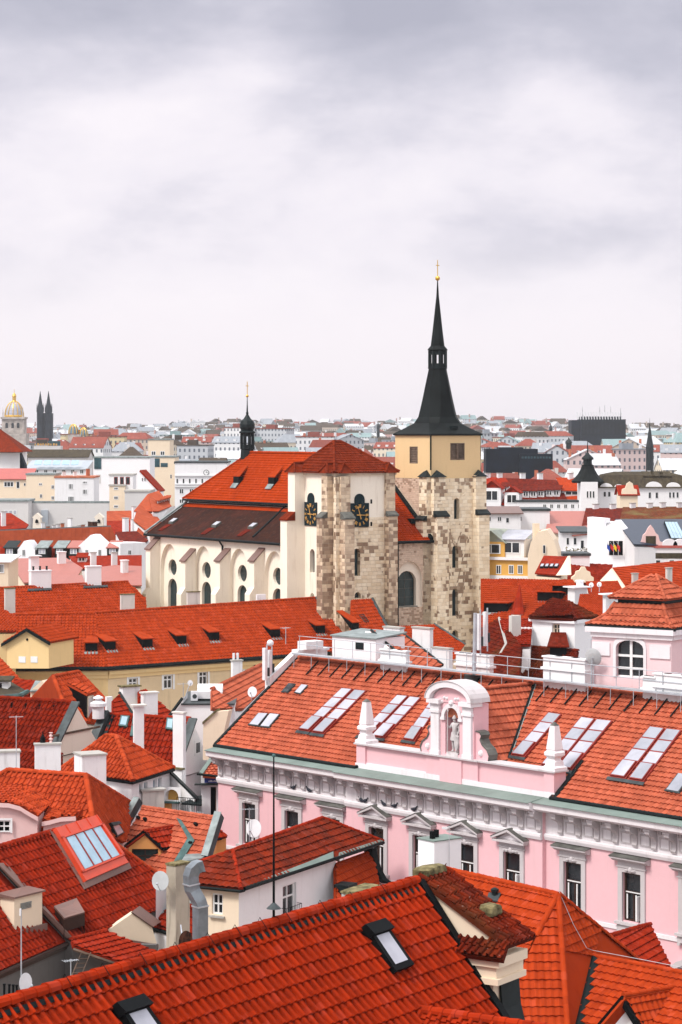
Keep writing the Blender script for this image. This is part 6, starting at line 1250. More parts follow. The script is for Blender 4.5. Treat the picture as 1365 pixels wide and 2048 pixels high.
def duct():
    y = 106.5; t = thing('duct', 'square galvanised steel ventilation duct bending over the lean-to roof', 'duct', P(401,1910,y)); e1, e2 = V((.82,.57,0)), V((-.57,.82,0)); w_ = .25; pth = [(401,1960),(401,1884),(401,1850),(401,1812),(397,1800),(385,1779),(383,1768),(382,1752),(386,1740),(395,1733),(403,1731)]
    pts = [P(x, yy, y) for x, yy in pth]; rs = []
    for i, p in enumerate(pts):
        d = (pts[min(i+1,len(pts)-1)]-pts[max(i-1,0)]).normalized(); b = e2; a = d.cross(b).normalized(); rs.append([p+a*w_*s+b*w_*u for s, u in ((-1,-1),(1,-1),(1,1),(-1,1))])
    m = MB(); m.rings(rs); m.build('pipe', 'steel_duct', t)
    for i in (1, 3, 6): 
        d = (pts[i+1]-pts[i-1]).normalized(); a = d.cross(e2).normalized(); m = MB(); m.rings([[pts[i]+d*o+a*(w_+.03)*s+e2*(w_+.03)*u for s, u in ((-1,-1),(1,-1),(1,1),(-1,1))] for o in (-.03,.03)]); m.build('flange', 'steel', t)
duct()
dish('rusty old satellite dish hanging low beside the steel duct', P(372,1884,101), .42, (.75,-.62,.05), 'rust', P(362,1850,102))
# ---------------------------------------------------------------- houses behind: left middle band
def gable_house(label, ra, rb, z, pitch, eave_px, mat, k='roll', wall='white_wall', gwall=None, verge='flashing', ext=0.0, **kw):
    # ridge through two pixels at height z, front slope down to the eave seen at eave_px; both slopes, gable walls
    pl = rplane(ra, rb, z, pitch); h = house(label, Pz(*rb, z)); A, B = Pz(*ra, z), Pz(*rb, z); d = (B-A).normalized(); A = A-d*ext
    e = on(pl, *eave_px); dz = z-e.z; run = dz/math.tan(R(pitch)); hd = pl[2]
    f0, f1 = A+hd*run-V((0,0,dz)), B+hd*run-V((0,0,dz)); b0, b1 = A-hd*run-V((0,0,dz)), B-hd*run-V((0,0,dz))
    tiles('roof', h, [f0, f1, B, A], mat, **{**TK[k], **kw}); m = MB(); m.slab([A, B, b1, b0], .12); m.build('back_roof', mat, h); ridge('ridge_tiles', h, A, B, mat, .14, .4)
    i = .25; W_ = MB(); w0 = lambda p, t: V((p.x, p.y, 0)) + d*t
    for P_, t in ((f0, i), (f1, -.06)): pass
    W_.hexa([w0(f0-hd*i, i), w0(f1-hd*i, -.02), w0(b1+hd*i, -.02), w0(b0+hd*i, i)], [w0(f0-hd*i, i)+V((0,0,e.z-.1)), w0(f1-hd*i, -.02)+V((0,0,e.z-.1)), w0(b1+hd*i, -.02)+V((0,0,e.z-.1)), w0(b0+hd*i, i)+V((0,0,e.z-.1))])
    W_.build('wall', wall, h); G = MB(); G.prism([f1-hd*.1+d*.02, b1+hd*.1+d*.02, B-V((0,0,.1))+d*.02], d*.12); G.build('gable_wall', gwall or wall, h)
    n = pl[1]
    if verge: m = MB(); m.prism([f1+n*.02-d*.05, f1+n*.02+d*.5, B+n*.02+d*.5, B+n*.02-d*.05], n*.12); m.build('verge_flashing', verge, h)
    return h, pl, f1, B, b1, d
h8, pl8, *_ = gable_house('house with a wide dark red tiled roof and bare plaster gable edged in grey sheet', (-5,1396), (147,1405), 28.8, 46, (128,1519), 'tile_darkred', wall='beige_plain', gwall='beige_plain', ext=4)
FGB = Face(_[0], _[2]); m = MB(); z_ = FGB.px(160,1460)[1]; m.box(FGB.fr(), .3, FGB.L-.2, -.22, -.121, z_-.06, z_+.06); m.build('gable_ledge', 'timber', h8)
for i, px in enumerate((24, 52, 80, 108)): p = on(pl8, px, 1411+px*.06); m = MB(); m.box(lambda x, y, z: p+V((x,y,z)), -.05, .05, -.1, .1, -.1, .22); m.build('snow_guard', 'black_iron', h8)
pl8b = rplane((0,1497), (150,1512), 26.2, 44); hb = house('low dark red roof strip in front of the wide dark red roof', on(pl8b, 60, 1530)); slope(hb, pl8b, [(-30,1495),(124,1509.5),(124,1575),(-30,1575)], 'tile_darkred', 'roll', 'beige_plain'); ridge('ridge_tiles', hb, on(pl8b,-30,1495), on(pl8b,124,1509.5), 'tile_darkred', .12, .4)
t = thing('chimney', 'white chimney with a dark cowl and a pale finial before the wide dark red roof', 'chimney', P(95,1540,136)); fr, wr, wl, zt = chimney(t, 136, 68, 71, 121, 1491, 20, 'chimney_white', 'concrete', 12, name='stack'); m = MB(); m.lathe(fr(.45,.4,zt+.1), [(.16,0),(.14,.25),(.03,.5),(.02,.62)], 8); m.build('cowl', 'black_iron', t); m = MB(); m.lathe(fr(.9,.4,zt+.1), [(.08,0),(.06,.15),(.12,.17),(.12,.2),(.04,.24),(.10,.36),(.10,.4),(.03,.45),(.12,.55)], 8); m.build('finial', 'pink_old', t)
t = thing('chimney', 'broad white chimney cut by the left edge of the photo, weathered on top', 'chimney', P(15,1540,136)); chimney(t, 136, -14, -8, 39, 1506, 20, 'chimney_white', 'concrete', 12, name='stack')
aerial('pinkish television aerial on a tall pole by the left edge chimney', P(33,1535,135), 2.85, 8, .25, .75)
# L9 hipped roof with black dormer
pl9 = rplane((107,1353), (156,1344), 29, 44); h9 = house('house with a red hipped roof and a large black boarded dormer', on(pl9, 150, 1390)); E9, W9 = Pz(157,1344,29), Pz(107,1353.5,29); hp = on(pl9,140,1440); lf = P(60,1402,166); p9l = plane3(W9, hp, lf)
tiles('roof', h9, [W9, E9, on(pl9,234,1424), on(pl9,222,1450), hp], 'tile_orange', **TK['roll']); tiles('roof', h9, [W9, hp, on(p9l,60,1440), on(p9l,62,1402)], 'tile_orange', **TK['roll'])
for a, b in ((W9,E9),(W9,hp),(W9,on(p9l,62,1402)),(E9,on(pl9,234,1424))): ridge('ridge_tiles', h9, a, b, 'tile_orange', .14, .4)
body(h9, [W9-V((0,0,.3)), E9-V((0,0,.3)), on(pl9,234,1424), on(pl9,222,1450), hp, on(p9l,60,1440)], 'beige_plain', .3)
a = on(pl9,132,1368.5); f = on(pl9,172,1440); bl = P(173,1390,f.y); br = P(188,1386,f.y+2.0); a2 = a+(br-bl)*1.0
m = MB(); m.hexa([a-V((0,0,2.2)), bl-V((0,0,1.9)), br-V((0,0,1.9)), a2-V((0,0,2.2))], [a-V((0,0,.05)), bl, br, a2-V((0,0,.05))]); dm = m.build('dormer', 'black_iron', h9); tiles('dormer_roof', dm, [a+V((0,0,.12)), bl+(bl-a)*.06+V((0,0,.1)), br+(bl-a)*.06+V((.12,0,.1)), a2+V((.12,0,.12))], 'tile_orange', **TK['low'] if 'low' in TK else TK['wave'])
FDm = Face(bl, br); s0, s1 = .35, FDm.L-.35; mb = MB(); 
for x0, x1, z0, z1 in ((s0-.12,s0,bl.z-1.6,bl.z-.25),(s1,s1+.12,bl.z-1.6,bl.z-.25),(s0-.12,s1+.12,bl.z-.25,bl.z-.12),(s0-.12,s1+.12,bl.z-1.72,bl.z-1.6)): mb.box(FDm.fr(), x0, x1, -.06, -.002, z0, z1)
w = mb.build('window', 'pale_trim', dm); m = MB(); m.face([FDm.pt(s0,bl.z-1.6,.03), FDm.pt(s1,bl.z-1.6,.03), FDm.pt(s1,bl.z-.25,.03), FDm.pt(s0,bl.z-.25,.03)]); m.build('pane', 'glass_sky', w)
t = thing('vent_cowl', 'white round ventilation cowl beside the black boarded dormer', 'vent', P(197,1435,150)); m = MB(); c = P(197,1437,149); m.lathe(c, [(.36,0),(.36,.7),(.5,.75),(.5,.95),(.2,1.1),(.2,1.2),(.32,1.22),(.3,1.3),(.05,1.42)], 14); m.build('cowl', 'plastic_white', t, True)
# dark sheet roof, small red roofs and cream gablet at the far left
q = [P(-14,1346,172), P(3,1352,171), P(55,1383,166), P(40,1392,162), P(-14,1396,161)]; pq = plane3(q[0], q[2], q[4]); t = house('house with dark grey sheet roof and green copper eave at the far left', q[2]); m = MB(); pts = [on(pq,*p) for p in ((-14,1346),(3,1352),(56,1383),(40,1391),(-14,1396))]; m.slab(pts, .1); m.build('roof', 'slate_far', t); m = MB(); m.tube([pts[4], pts[3], pts[2]], .16, 6); m.build('gutter', 'copper_green', t); body(t, pts, 'white_wall', .5)
p = on(pq, 5, 1372); m = MB(); m.box(lambda x, y, z: p+V((x,y,z)), -.9, .5, -.9, .6, -.3, .45); d_ = m.build('dormer', 'white_wall', t); m = MB(); m.slab([p+V((-1.1,-1.1,.5)), p+V((.75,-1.1,.5)), p+V((.75,.8,.62)), p+V((-1.1,.8,.62))], .1); m.build('dormer_roof', 'slate_far', d_); m = MB(); m.face([p+V((-.5,-.91,-.1)), p+V((.1,-.91,-.1)), p+V((.1,-.91,.3)), p+V((-.5,-.91,.3))]); m.build('pane', 'glass_dark', d_)
q = [P(-14,1312,186), P(4,1321,185), P(44,1364,180), P(-14,1364,176)]; t = house('steep red roof end at the left edge below the yellow gable', q[2]); pq = plane3(q[1], q[2], q[3]); pts = [on(pq,*p) for p in ((-14,1306),(4,1321),(46,1366),(-14,1366))]; tiles('roof', t, pts, 'tile_orange', **TK['roll']); body(t, pts, 'white_wall', .3)
q = [P(28,1363,174), P(70,1363,176), P(64,1386,170), P(44,1380,170)]; t = house('small red lean-to roof between the dark sheet roof and the cream gablet', q[1]); pq = plane3(q[0], q[1], q[2]); pts = [on(pq,*p) for p in ((28,1361),(72,1363),(63,1390),(30,1390))]; tiles('roof', t, pts, 'tile_red', **TK['roll']); body(t, pts, 'white_wall', .3)
t = house('small cream gablet with a green sheet top left of the hipped roof', P(80,1390,166)); f = [P(x,y,165) for x,y in ((60,1405),(92,1405),(92,1370),(84,1361),(62,1381))]; m = MB(); m.prism(f, V((.6,2,0))); m.build('wall', 'cream_wall', t); m = MB(); m.slab([P(60,1382,164.8), P(76,1381,164.8), P(87,1362,166.5), P(71,1361,166.5)], .1); m.build('sheet_roof', 'flashing_pale', t)
# L12 dark red roof with skylights and the white gable
h12, pl12, f12, B12, b12, d12 = gable_house('house with a dark red tiled roof, green rooflights and tall white chimneys', (217,1429.5), (381,1438), 27.6, 50, (352,1560), 'tile_red', wall='white_wall', ext=.0)
tiles('roof', h12, [on(pl12,217,1429.5), on(pl12,217,1600), on(pl12,165,1600), on(pl12,188,1500)], 'tile_red', **TK['roll'])
n = pl12[1]; a, b = on(pl12,207,1428), on(pl12,178,1500); m = MB(); m.prism([a, a+d12*.55, b+d12*.55, b], n*.45); m.build('firewall_cap', 'flashing', h12); m = MB(); m.prism([a+d12*.56+n*.02, a+d12*.85+n*.02, b+d12*.85+n*.02, b+d12*.56+n*.02], n*.1); m.build('gutter', 'copper_dark', h12)
FG12 = Face(f12, b12); s0, z0 = FG12.px(388,1506); s1, z1 = FG12.px(396,1484); m = MB(); m.box(FG12.fr(), s0-.2, s1+.2, -.16, -.122, z0-.15, z1+.15); w = m.build('window', 'white_paint', h12); m = MB(); m.face([FG12.pt(s0,z0,.165), FG12.pt(s1,z0,.165), FG12.pt(s1,z1,.165), FG12.pt(s0,z1,.165)]); m.build('pane', 'glass_dark', w)
for q in ([(245,1434),(262,1435.5),(257,1457),(240,1455)], [(337,1439),(351,1440),(349,1463),(334,1461)]): roof_window(h12, pl12, q, 'copper_green', 'glass_blue', .1, fw=.16)
chimney(h12, 143.5, 266, 269, 288, 1413, 20, 'chimney_white', 'chimney_old', 20, capov=.14); m = MB(); p = on(pl12,272,1466); m.prism([on(pl12,262,1474), on(pl12,280,1474), on(pl12,284,1436), on(pl12,268,1436)], n*.15); m.build('chimney_apron', 'copper_green', h12)
chimney(h12, 142.5, 345, 367, 372, 1428, 14, 'chimney_white', 'chimney_old', 55, capov=.05); chimney(h12, 141.2, 347, 364, 366.5, 1540, 14, 'chimney_white', 'mossy_stone', 55, capov=.08)
# L13 roofs and chimneys behind it
pl13 = rplane((238,1389), (286,1380), 28.4, 45); h13 = house('house with small red roofs between two stained white chimneys', on(pl13, 270, 1410)); p13 = slope(h13, pl13, [(226,1400),(239,1388),(265,1430),(262,1446),(226,1446)], 'tile_red', 'wave', 'beige_plain'); slope(h13, pl13, [(278,1382),(290,1379),(343,1425),(343,1446),(278,1446)], 'tile_red', 'wave', 'beige_plain')
m = MB(); m.tube([on(pl13,239,1388)+V((0,0,.1)), on(pl13,266,1432)+V((0,0,.1))], .1, 5); m.build('verge', 'copper_dark', h13); chimney(h13, 155.5, 238, 246, 278, 1375, 20, 'chimney_white', 'mossy_stone', 30, capov=.1); chimney(h13, 153.5, 281, 288, 315, 1388, 20, 'chimney_white', 'chimney_old', 30, capov=.08); chimney(h13, 157, 211, 214, 225, 1394, 20, 'chimney_white', 'concrete', 30, capped=False)
# L14 terrace block with plant on the roof
t14 = house('low white block with a flat roof terrace carrying air units beside the palace', P(400,1430,150)); zt = P(366,1410,150).z; m = MB(); f = Face(P(366,1430,150), P(470,1432,150)); m.box(f.fr(), 0, f.L, 0, 7, 0, zt); m.prism([P(334,1440,150), P(366,1440,150), P(366,1397,150)], V((.1,3,0))); m.build('wall', 'white_wall', t14); m = MB(); m.box(f.fr(), -.1, f.L, -.1, 7, zt+.003, zt+.1); m.build('roof', 'flashing', t14); m = MB(); m.tube([P(333,1440,149.8), P(365.5,1396,149.8)], .1, 5); m.build('verge', 'copper_dark', t14)
t = thing('air_conditioner', 'white air conditioning box on the roof terrace left of the palace', 'air conditioner', P(388,1408,151)); m = MB(); c = P(382,1408,151); m.box(lambda x, y, z: V((c.x,c.y,zt+.1))+V((x,y,z)), 0, .42, 0, .35, .05, .62); b_ = m.build('case', 'plastic_white', t); m = MB(); m.lathe(V((0,0,0)), [(.0,0)], 3) if False else m.prism([V((c.x+.24+.14*math.cos(x), c.y-.012, zt+.42+.14*math.sin(x))) for x in [2*math.pi*i/12 for i in range(12)]], V((0,.01,0))); m.build('fan_grille', 'flashing', b_)
t = thing('water_tank', 'rounded white wrapped tank on the roof terrace beside the pink palace', 'tank', P(420,1408,151.5)); m = MB(); c = P(395,1408,151.5); c.z = zt+.1; w_ = 1.55; sec = [(0,0),(0,.55),(.12,.8),(.35,.95),(.75,.97),(1,.8),(1.1,.5),(1.1,0)]; m.hexa([c+V((0,y,z)) for y, z in sec], [c+V((w_,y,z)) for y, z in sec]); m.build('shell', 'chimney_white', t); m = MB(); m.box(lambda x, y, z: c+V((x,y,z)), -.03, w_+.03, -.03, 1.13, 0, .12); m.build('base', 'copper_dark', t)
dish('round white dish on a mast over the roof terrace left of the palace', P(381,1366,151), .17, (.3,-1,.2), 'plastic_white', P(369,1400,151)); aerial('thin aerial with cross arms above the low white terrace block', P(367,1405,150.5), 1.2, 5, .2, .7)
pl15 = rplane((430,1376), (523,1330), 29, 36); h15 = house('coral tiled roof slope rising behind the left end of the palace', on(pl15, 490, 1380)); slope(h15, pl15, [(424,1379),(523,1330),(547,1360),(488,1418),(424,1418)], 'tile_palace', 'wave', 'white_wall'); ridge('ridge_tiles', h15, on(pl15,424,1379), on(pl15,523,1330), 'tile_palace', .13, .4)
t = house('peach wall stub with mossy coping between terrace block and palace', P(425,1450,146.5), 'party_wall', 'wall'); m = MB(); m.prism([P(406,1520,146), P(436,1520,146), P(458,1421,146), P(434,1423,146), P(407,1447,146)], V((.2,.5,0))); m.build('wall', 'cream_wall', t); m = MB(); m.prism([P(405,1449,145.9), P(433,1424,145.9), P(433,1419,145.9), P(405,1444,145.9)], V((.2,.7,0))); m.build('coping', 'mossy_stone', t)
plr = rplane((398,1452), (440,1438), 26.5, 45); t = house('dark red roof scrap between the white gable and the peach wall', on(plr, 415, 1470)); slope(t, plr, [(397,1447),(437,1441),(437,1530),(418,1530)], 'tile_darkred', 'roll', 'beige_plain')
# ---------------------------------------------------------------- long orange roof in front of the church
hL = house('long low building with a bright orange tiled roof and yellow walls before the church', P(300,1360,235), 'building', 'building'); zEl = 22.8
e0, e1, e2 = Pz(-40,1336,zEl), Pz(213,1334.5,zEl), Pz(660,1304,zEl); pA = plane3(e0, e1, P(190,1226.5,236.2)); pB = plane3(e1, e2, P(190,1226.5,236.2))
kl = dict(mat='tile_long', tw=.34, tl=.45, amp=.08, step=.06, style='roll'); rA, rB = on(pA,-40,1231), on(pA,190,1226.5); rC = on(pB,512,1202.5); rD = on(pB,632,1196); rE = on(pB, 712, 1290)
tiles('roof', hL, [e0, e1, rB, rA], **kl); tiles('roof', hL, [e1, e2, on(pB,690,1300), on(pB,706,1291), on(pB,640,1206), rD, rB], **kl)
ridge('ridge_tiles', hL, rA, rB, 'tile_long', .15, .45); ridge('ridge_tiles', hL, rB, rD, 'tile_long', .15, .45)
m = MB(); bk = V((4,7.5,-4.5)); m.slab([rA, rB, rB+bk, rA+bk], .1); m.slab([rB, rC, rC+bk, rB+bk], .1); m.build('back_roof', 'tile_long', hL)
n = pB[1]; m = MB(); q = [on(pB,632,1196), on(pB,641,1207), on(pB,660,1207), on(pB,685,1238), on(pB,707,1238), on(pB,714,1240)]
for a, b in zip(q[:4], q[1:4]): m.tube([a+n*.1, b+n*.1], .14, 5)
m.build('step_flashing', 'flashing', hL)
w0, w1, w2 = [p+ (V((0,0,0))) for p in (e0, e1, e2)]; inn = V((.12,.45,0)); FA_, FB_ = Face(w0+inn, w1+inn), Face(w1+inn, w2+inn); zc = 13
mb = MB(); hs = []
for px0, px1, py0, py1 in ((258,276,1356,1384),(328,346,1350,1378),(399,416,1343,1371),(470,486,1338,1365)): s0, s1 = FB_.px(px0,1365)[0], FB_.px(px1,1365)[0]; hs.append((s0, s1, FB_.px((px0+px1)/2,py1)[1], FB_.px((px0+px1)/2,py0)[1]))
panel(mb, FA_, rect(0, FA_.L, 0, zEl-.35), mi=0); panel(mb, FB_, rect(0, FB_.L, 0, zEl-.35), [rect(*h) for h in hs], .25, mi=1); mb.build('wall', ['yellow_wall', 'beige_stained'], hL)
for h in hs: window(hL, FB_, *h, 'cas', .2, 'white_paint', 'glass_dark', .12, surround=.22)
m = MB()
for f in (FA_, FB_): m.box(f.fr(), 0, f.L, -.25, .05, zEl-.75, zEl-.4); m.box(f.fr(), 0, f.L, -.12, .05, zEl-1.1, zEl-.76)
m.build('cornice', 'yellow_wall', hL); m = MB(); m.tube([e0-V((0,.1,.12)), e1-V((0,.1,.12)), e2-V((0,.1,.12))], .2, 6); m.build('gutter', 'gutter_dark', hL); m = MB(); m.tube([FB_.pt(FB_.px(508,1330)[0], z, .15) for z in (zEl-.4, 5)], .1, 6); m.build('downpipe', 'gutter_dark', hL)
def peak_dormer(par, pl, px, py, w, mat, tm, along):      # small tiled dormer with a dark opening
    c = on(pl, px, py); out = V((along.y, -along.x, 0)).normalized(); out = out if out.y < 0 else -out; d = along.normalized(); n = pl[1]
    f0, f1 = c-d*w, c+d*w; t = V((0,0,.95)); back = c-out*2.1; up = (2.1*math.sqrt(1-n.z*n.z)/n.z)
    bk = back+V((0,0,up+.02)); m = MB(); a, b = f0+t-d*.2+out*.2, f1+t+d*.2+out*.2
    m.slab([a, b, bk+d*w*.9, bk-d*w*.9], .1); o = m.build('dormer', tm, par); m = MB(); m.face([f0+V((0,0,-.1)), f1+V((0,0,-.1)), f1+t*.92, f0+t*.92]); m.face([f0, f0+t*.92, bk-d*w*.8]); m.face([f1, f1+t*.92, bk+d*w*.8]); m.build('opening', 'black_iron', o); m = MB(); m.prism([f0+out*.05-d*.1, f1+out*.05+d*.1, f1+out*.3+d*.1-V((0,0,.2)), f0+out*.3-d*.1-V((0,0,.2))], n*.05); m.build('sill_flashing', 'flashing_pale', o); return o
for px, py in ((183,1304),(222,1301),(296,1296),(364,1289),(430,1282),(552,1276),(642,1268)): peak_dormer(hL, pA if px < 200 else pB, px, py, .55, 'x', 'tile_long', (e1-e0) if px < 200 else (e2-e1))
chimney(hL, on(pB,255,1225).y+.2, 240, 243, 269, 1190, 24, 'chimney_old', 'mossy_stone', 25, capov=.04); chimney(hL, on(pB,386,1212).y+.2, 373, 376, 400, 1185, 24, 'chimney_old', 'mossy_stone', 25, capov=.04); chimney(hL, on(pB,522,1202).y+.2, 512, 515, 532, 1189, 24, 'chimney_white', 'concrete', 25, capped=False)
t = house('yellow gabled dormer house with two white vents at the left of the long roof', P(50,1300,225), 'gable', 'dormer'); yg = 224.5; f = Face(P(14,1300,yg), P(98,1302,yg-1.5)); m = MB(); pz = lambda px, py: f.px(px, py)
poly = [(0, pz(14,1337)[1]), (f.L, pz(98,1337)[1]), (f.L, pz(98,1282)[1]), (pz(56,1260)[0], pz(56,1258)[1]), (0, pz(14,1284)[1])]; m.prism([f.pt(*p) for p in poly], -f.n*5); side_ = Face(P(-6,1300,yg+5), P(14,1300,yg)); panel(m, side_, rect(0, side_.L, pz(14,1337)[1], pz(14,1284)[1]), o=.01); m.build('wall', 'yellow_wall', t)
ap = f.pt(pz(56,1256)[0], pz(56,1256)[1], .3); l_, r_ = f.pt(pz(12,1285)[0]-.3, pz(12,1287)[1], .3), f.pt(f.L+.25, pz(98,1284)[1], .3); dp = -f.n*6
tiles('roof', t, [ap, l_, l_+dp, ap+dp], 'tile_long', **{k: v for k, v in kl.items() if k != 'mat'}); tiles('roof', t, [r_, ap, ap+dp, r_+dp], 'tile_long', **{k: v for k, v in kl.items() if k != 'mat'}); m = MB()
for e_ in (l_, r_): m.prism([ap+f.n*.05, e_+f.n*.05, e_+f.n*.05-V((0,0,.28)), ap+f.n*.05-V((0,0,.28))], -f.n*.2)
m.build('verge', 'gutter_dark', t)
for px in (45, 69): s, z = pz(px,1319); m = MB(); m.box(f.fr(), s-.35, s+.35, -.04, 0, z-.28, z+.28); m.build('vent', 'white_paint', t)
m = MB(); s, z = pz(55,1279); m.sphere(f.pt(s, z, 0), .12, 8, 5); m.build('round_vent', 'black_iron', t)
# second orange roof behind with two white chimneys
pS = rplane((10,1176), (252,1164), 28.5, 35); hS = house('orange tiled roof behind the long roof carrying two broad white chimneys', on(pS, 150, 1190)); slope(hS, pS, [(-30,1178),(256,1163.5),(292,1197),(296,1245),(-30,1250)], 'tile_long', 'roll', 'beige_plain', tw=.34, tl=.45); ridge('ridge_tiles', hS, on(pS,-30,1178), on(pS,256,1163.5), 'tile_long', .14, .45)
chimney(hS, on(pS,75,1176).y-.2, 56, 63, 101, 1143, 24, 'white_bright', 'white_bright', 25, pots=3); chimney(hS, on(pS,185,1172).y-.2, 169, 174, 202, 1134, 24, 'white_bright', 'white_bright', 25); chimney(hS, on(pS,20,1225).y-1, 8, 11, 30, 1178, 20, 'chimney_old', 'mossy_stone', 25, capov=.03)
for px, pxx, py in ((75,57,1178),(187,168,1172)): m = MB(); m.prism([on(pS,px-20,py+6), on(pS,px+28,py+4), on(pS,px+28,py), on(pS,px-20,py+2)], pS[1]*.16); m.build('chimney_apron', 'flashing', hS)
pv = rplane((-10,1205), (30,1226), 27.8, 40); t = house('orange hip joining the long roof at the left edge', on(pv, 0, 1230)); q = [P(-14,1206,231), P(28,1231,228.5), P(28,1262,225), P(-14,1262,224)]; pq = plane3(q[0], q[1], q[3]); pts = [on(pq,*p) for p in ((-14,1206),(33,1233),(33,1262),(-14,1262))]; tiles('roof', t, pts, **kl); body(t, pts, 'yellow_wall', .3)
# low roofs against the church front
q = [P(703,1200,247.5), P(744,1198,250), P(778,1262,247), P(720,1275,243)]; pq = plane3(q[0], q[1], q[2]); t = house('small orange roof against the foot of the clock tower with a ladder rack', q[2]); pts = [on(pq,*p) for p in ((703,1200),(744,1198),(782,1270),(700,1310))]; tiles('roof', t, pts, **kl); body(t, pts, 'cream_wall', .3); peak_dormer(t, pq, 712, 1263, .5, 'x', 'tile_long', (q[1]-q[0])); m = MB(); m.tube([pts[1]+pq[1]*.1, pts[2]+pq[1]*.1], .15, 5); m.build('step_flashing', 'flashing', t)
m = MB(); a_, b_ = on(pq,718,1232), on(pq,729,1246); e_ = (on(pq,726,1230)-on(pq,718,1232))
for k in range(5): p = a_.lerp(b_, k/4); m.tube([p+pq[1]*.12, p+e_+pq[1]*.12], .04, 4)
m.tube([a_+pq[1]*.12, b_+pq[1]*.12], .04, 4); m.tube([a_+e_+pq[1]*.12, b_+e_+pq[1]*.12], .04, 4); m.build('roof_ladder', 'brown_frame', t)
q = [P(792,1254,250), P(866,1249,254), P(912,1284,252), P(800,1320,243)]; pq = plane3(q[0], q[1], q[3]); t = house('orange roof below the arched church window', q[2]); pts = [on(pq,*p) for p in ((785,1254),(868,1249),(900,1270),(930,1290),(900,1330),(785,1330))]; tiles('roof', t, pts, **kl); body(t, pts, 'cream_wall', .3); m = MB(); m.tube([pts[1]+pq[1]*.1, pts[2]+pq[1]*.1, pts[3]+pq[1]*.1], .14, 5); m.build('step_flashing', 'flashing', t)
t = thing('chimney', 'white chimney with two upright flue pipes left of the palace roof end', 'chimney', P(474,1400,172)); fr, wr, wl, zt = chimney(t, 172, 462, 466, 485, 1323, 20, 'chimney_white', 'concrete', 25, name='stack')
for x in (.3, .7): m = MB(); m.tube([fr(wr*x, .35, zt), fr(wr*x, .35, zt+.55)], .09, 8); m.build('flue', 'plastic_white', t)
dish('small white dish at the palace roof edge beside the coral roof', P(505,1384,148), .3, (-.4,-1,.2), 'plastic_white', P(503,1400,148.4))
# ---------------------------------------------------------------- things along and behind the palace ridge
RF = Face(FW.pt(0,0,-RW), FW.pt(1,0,-RW)); NB = -FW.n
rs_ = lambda px, py=1380: RF.px(px, py)[0]
t = thing('roof_walkway', 'grey steel walkway with thin railing along the ridge of the pink palace', 'walkway', RF.pt(20, ZR, .4))
fr = lambda x, y, z: RF.pt(x, z, -y); m = MB(); m.box(fr, .2, 45, -.75, -.25, ZR+.28, ZR+.36); m.build('deck', 'steel', t)
x = .4
while x < 40:
    m = MB(); m.tube([RF.pt(x, ZR+.3, .72), RF.pt(x, ZR-.75, .74)], .022, 5); m.tube([RF.pt(x, ZR+.3, .3), RF.pt(x, ZR+1.35, .3)], .022, 5); m.build('post', 'steel', t); x += 1.55
for z in (1.33, .85): m = MB(); m.tube([RF.pt(.3, ZR+z, .3), RF.pt(45, ZR+z, .3)], .02, 5); m.build('rail', 'steel', t)
def rchim(label, px0, pxc, px1, py, off, mat='chimney_white', ledge=True):
    Y = RF.pt(rs_(pxc), 0, off).y; c = P(pxc, py, Y); t = thing('chimney', label, 'chimney', c); fr, wr, wl, zt = chimney(t, Y, px0, pxc, px1, py, ZR-1.6, mat, 'concrete', 41, False, name='stack')
    m = MB(); m.box(fr, -.1, wr+.1, -.1, wl+.1, zt-.62, zt-.5); m.box(fr, -.06, wr+.06, -.06, wl+.06, zt+.002, zt+.08); m.build('ledge', mat, t); m = MB(); m.box(fr, -.07, wr+.07, -.07, wl+.07, ZR-1.5, ZR-.35); m.build('flashing', 'flashing', t)
    for k in (.3, .7): m = MB(); m.box(fr, wr*.2, wr*.8, wl*k-.2, wl*k+.2, zt+.081, zt+.1); m.build('flue_opening', 'black_iron', t)
rchim('white chimney block on the ridge left of the statue gable', 762, 812, 820, 1305, .55); rchim('long white chimney block on the ridge right of the green valley', 1094, 1170, 1183, 1322, .55)
rchim('small square white chimney on the ridge below the pink turret', 1289, 1310, 1317, 1357, .5); rchim('wide low white chimney on the ridge at the right edge', 1319, 1392, 1400, 1357, .5)
rchim('white vented chimney behind the ridge left of the antenna pole', 914, 944, 950, 1311, -2.5); rchim('white chimney with a stepped end behind the ridge right of the antenna pole', 955, 980, 988, 1314, -2.5)
t = thing('parapet_wall', 'white firewall on the palace roof end carrying antennas', 'wall', RF.pt(-.3, 25, 0)); m = MB(); m.prism([RF.pt(-.45, ZR-3.0, 2.2), RF.pt(-.45, ZR-1.0, 2.2), RF.pt(-.45, ZR+.35, .2), RF.pt(-.45, ZR+.35, -2.2), RF.pt(-.45, ZR-4, -2.2)], RF.d*.42); m.box(fr, -.55, .05, -.1, 2.3, ZR+.353, ZR+.48); m.box(fr, -.5, .3, .3, 1.6, ZR+.48, ZR+.95); m.build('masonry', 'chimney_white', t)
def panel_ant(label, c, h, w=.16):
    t = thing('panel_antenna', label, 'antenna', c); m = MB(); m.box(lambda x, y, z: c+RF.d*x+NB*y+V((0,0,z)), -w, w, -.08, .08, 0, h); m.build('panel', 'plastic_white', t); m = MB(); m.tube([c+NB*.16-V((0,0,.3)), c+NB*.16+V((0,0,h+.2))], .04, 6); m.build('pole', 'steel', t); m = MB(); m.box(lambda x, y, z: c+RF.d*x+NB*y+V((0,0,z)), -w*.7, w*.7, .2, .3, .2, .7); m.build('radio_unit', 'flashing', t)
Yp = RF.pt(0,0,2.4).y; panel_ant('tall white panel antenna on the left end of the palace roof', P(530,1360,Yp), 1.85, .13); panel_ant('shorter white panel antenna leaning on the palace firewall', P(540,1352,Yp+.4), 1.5, .1)
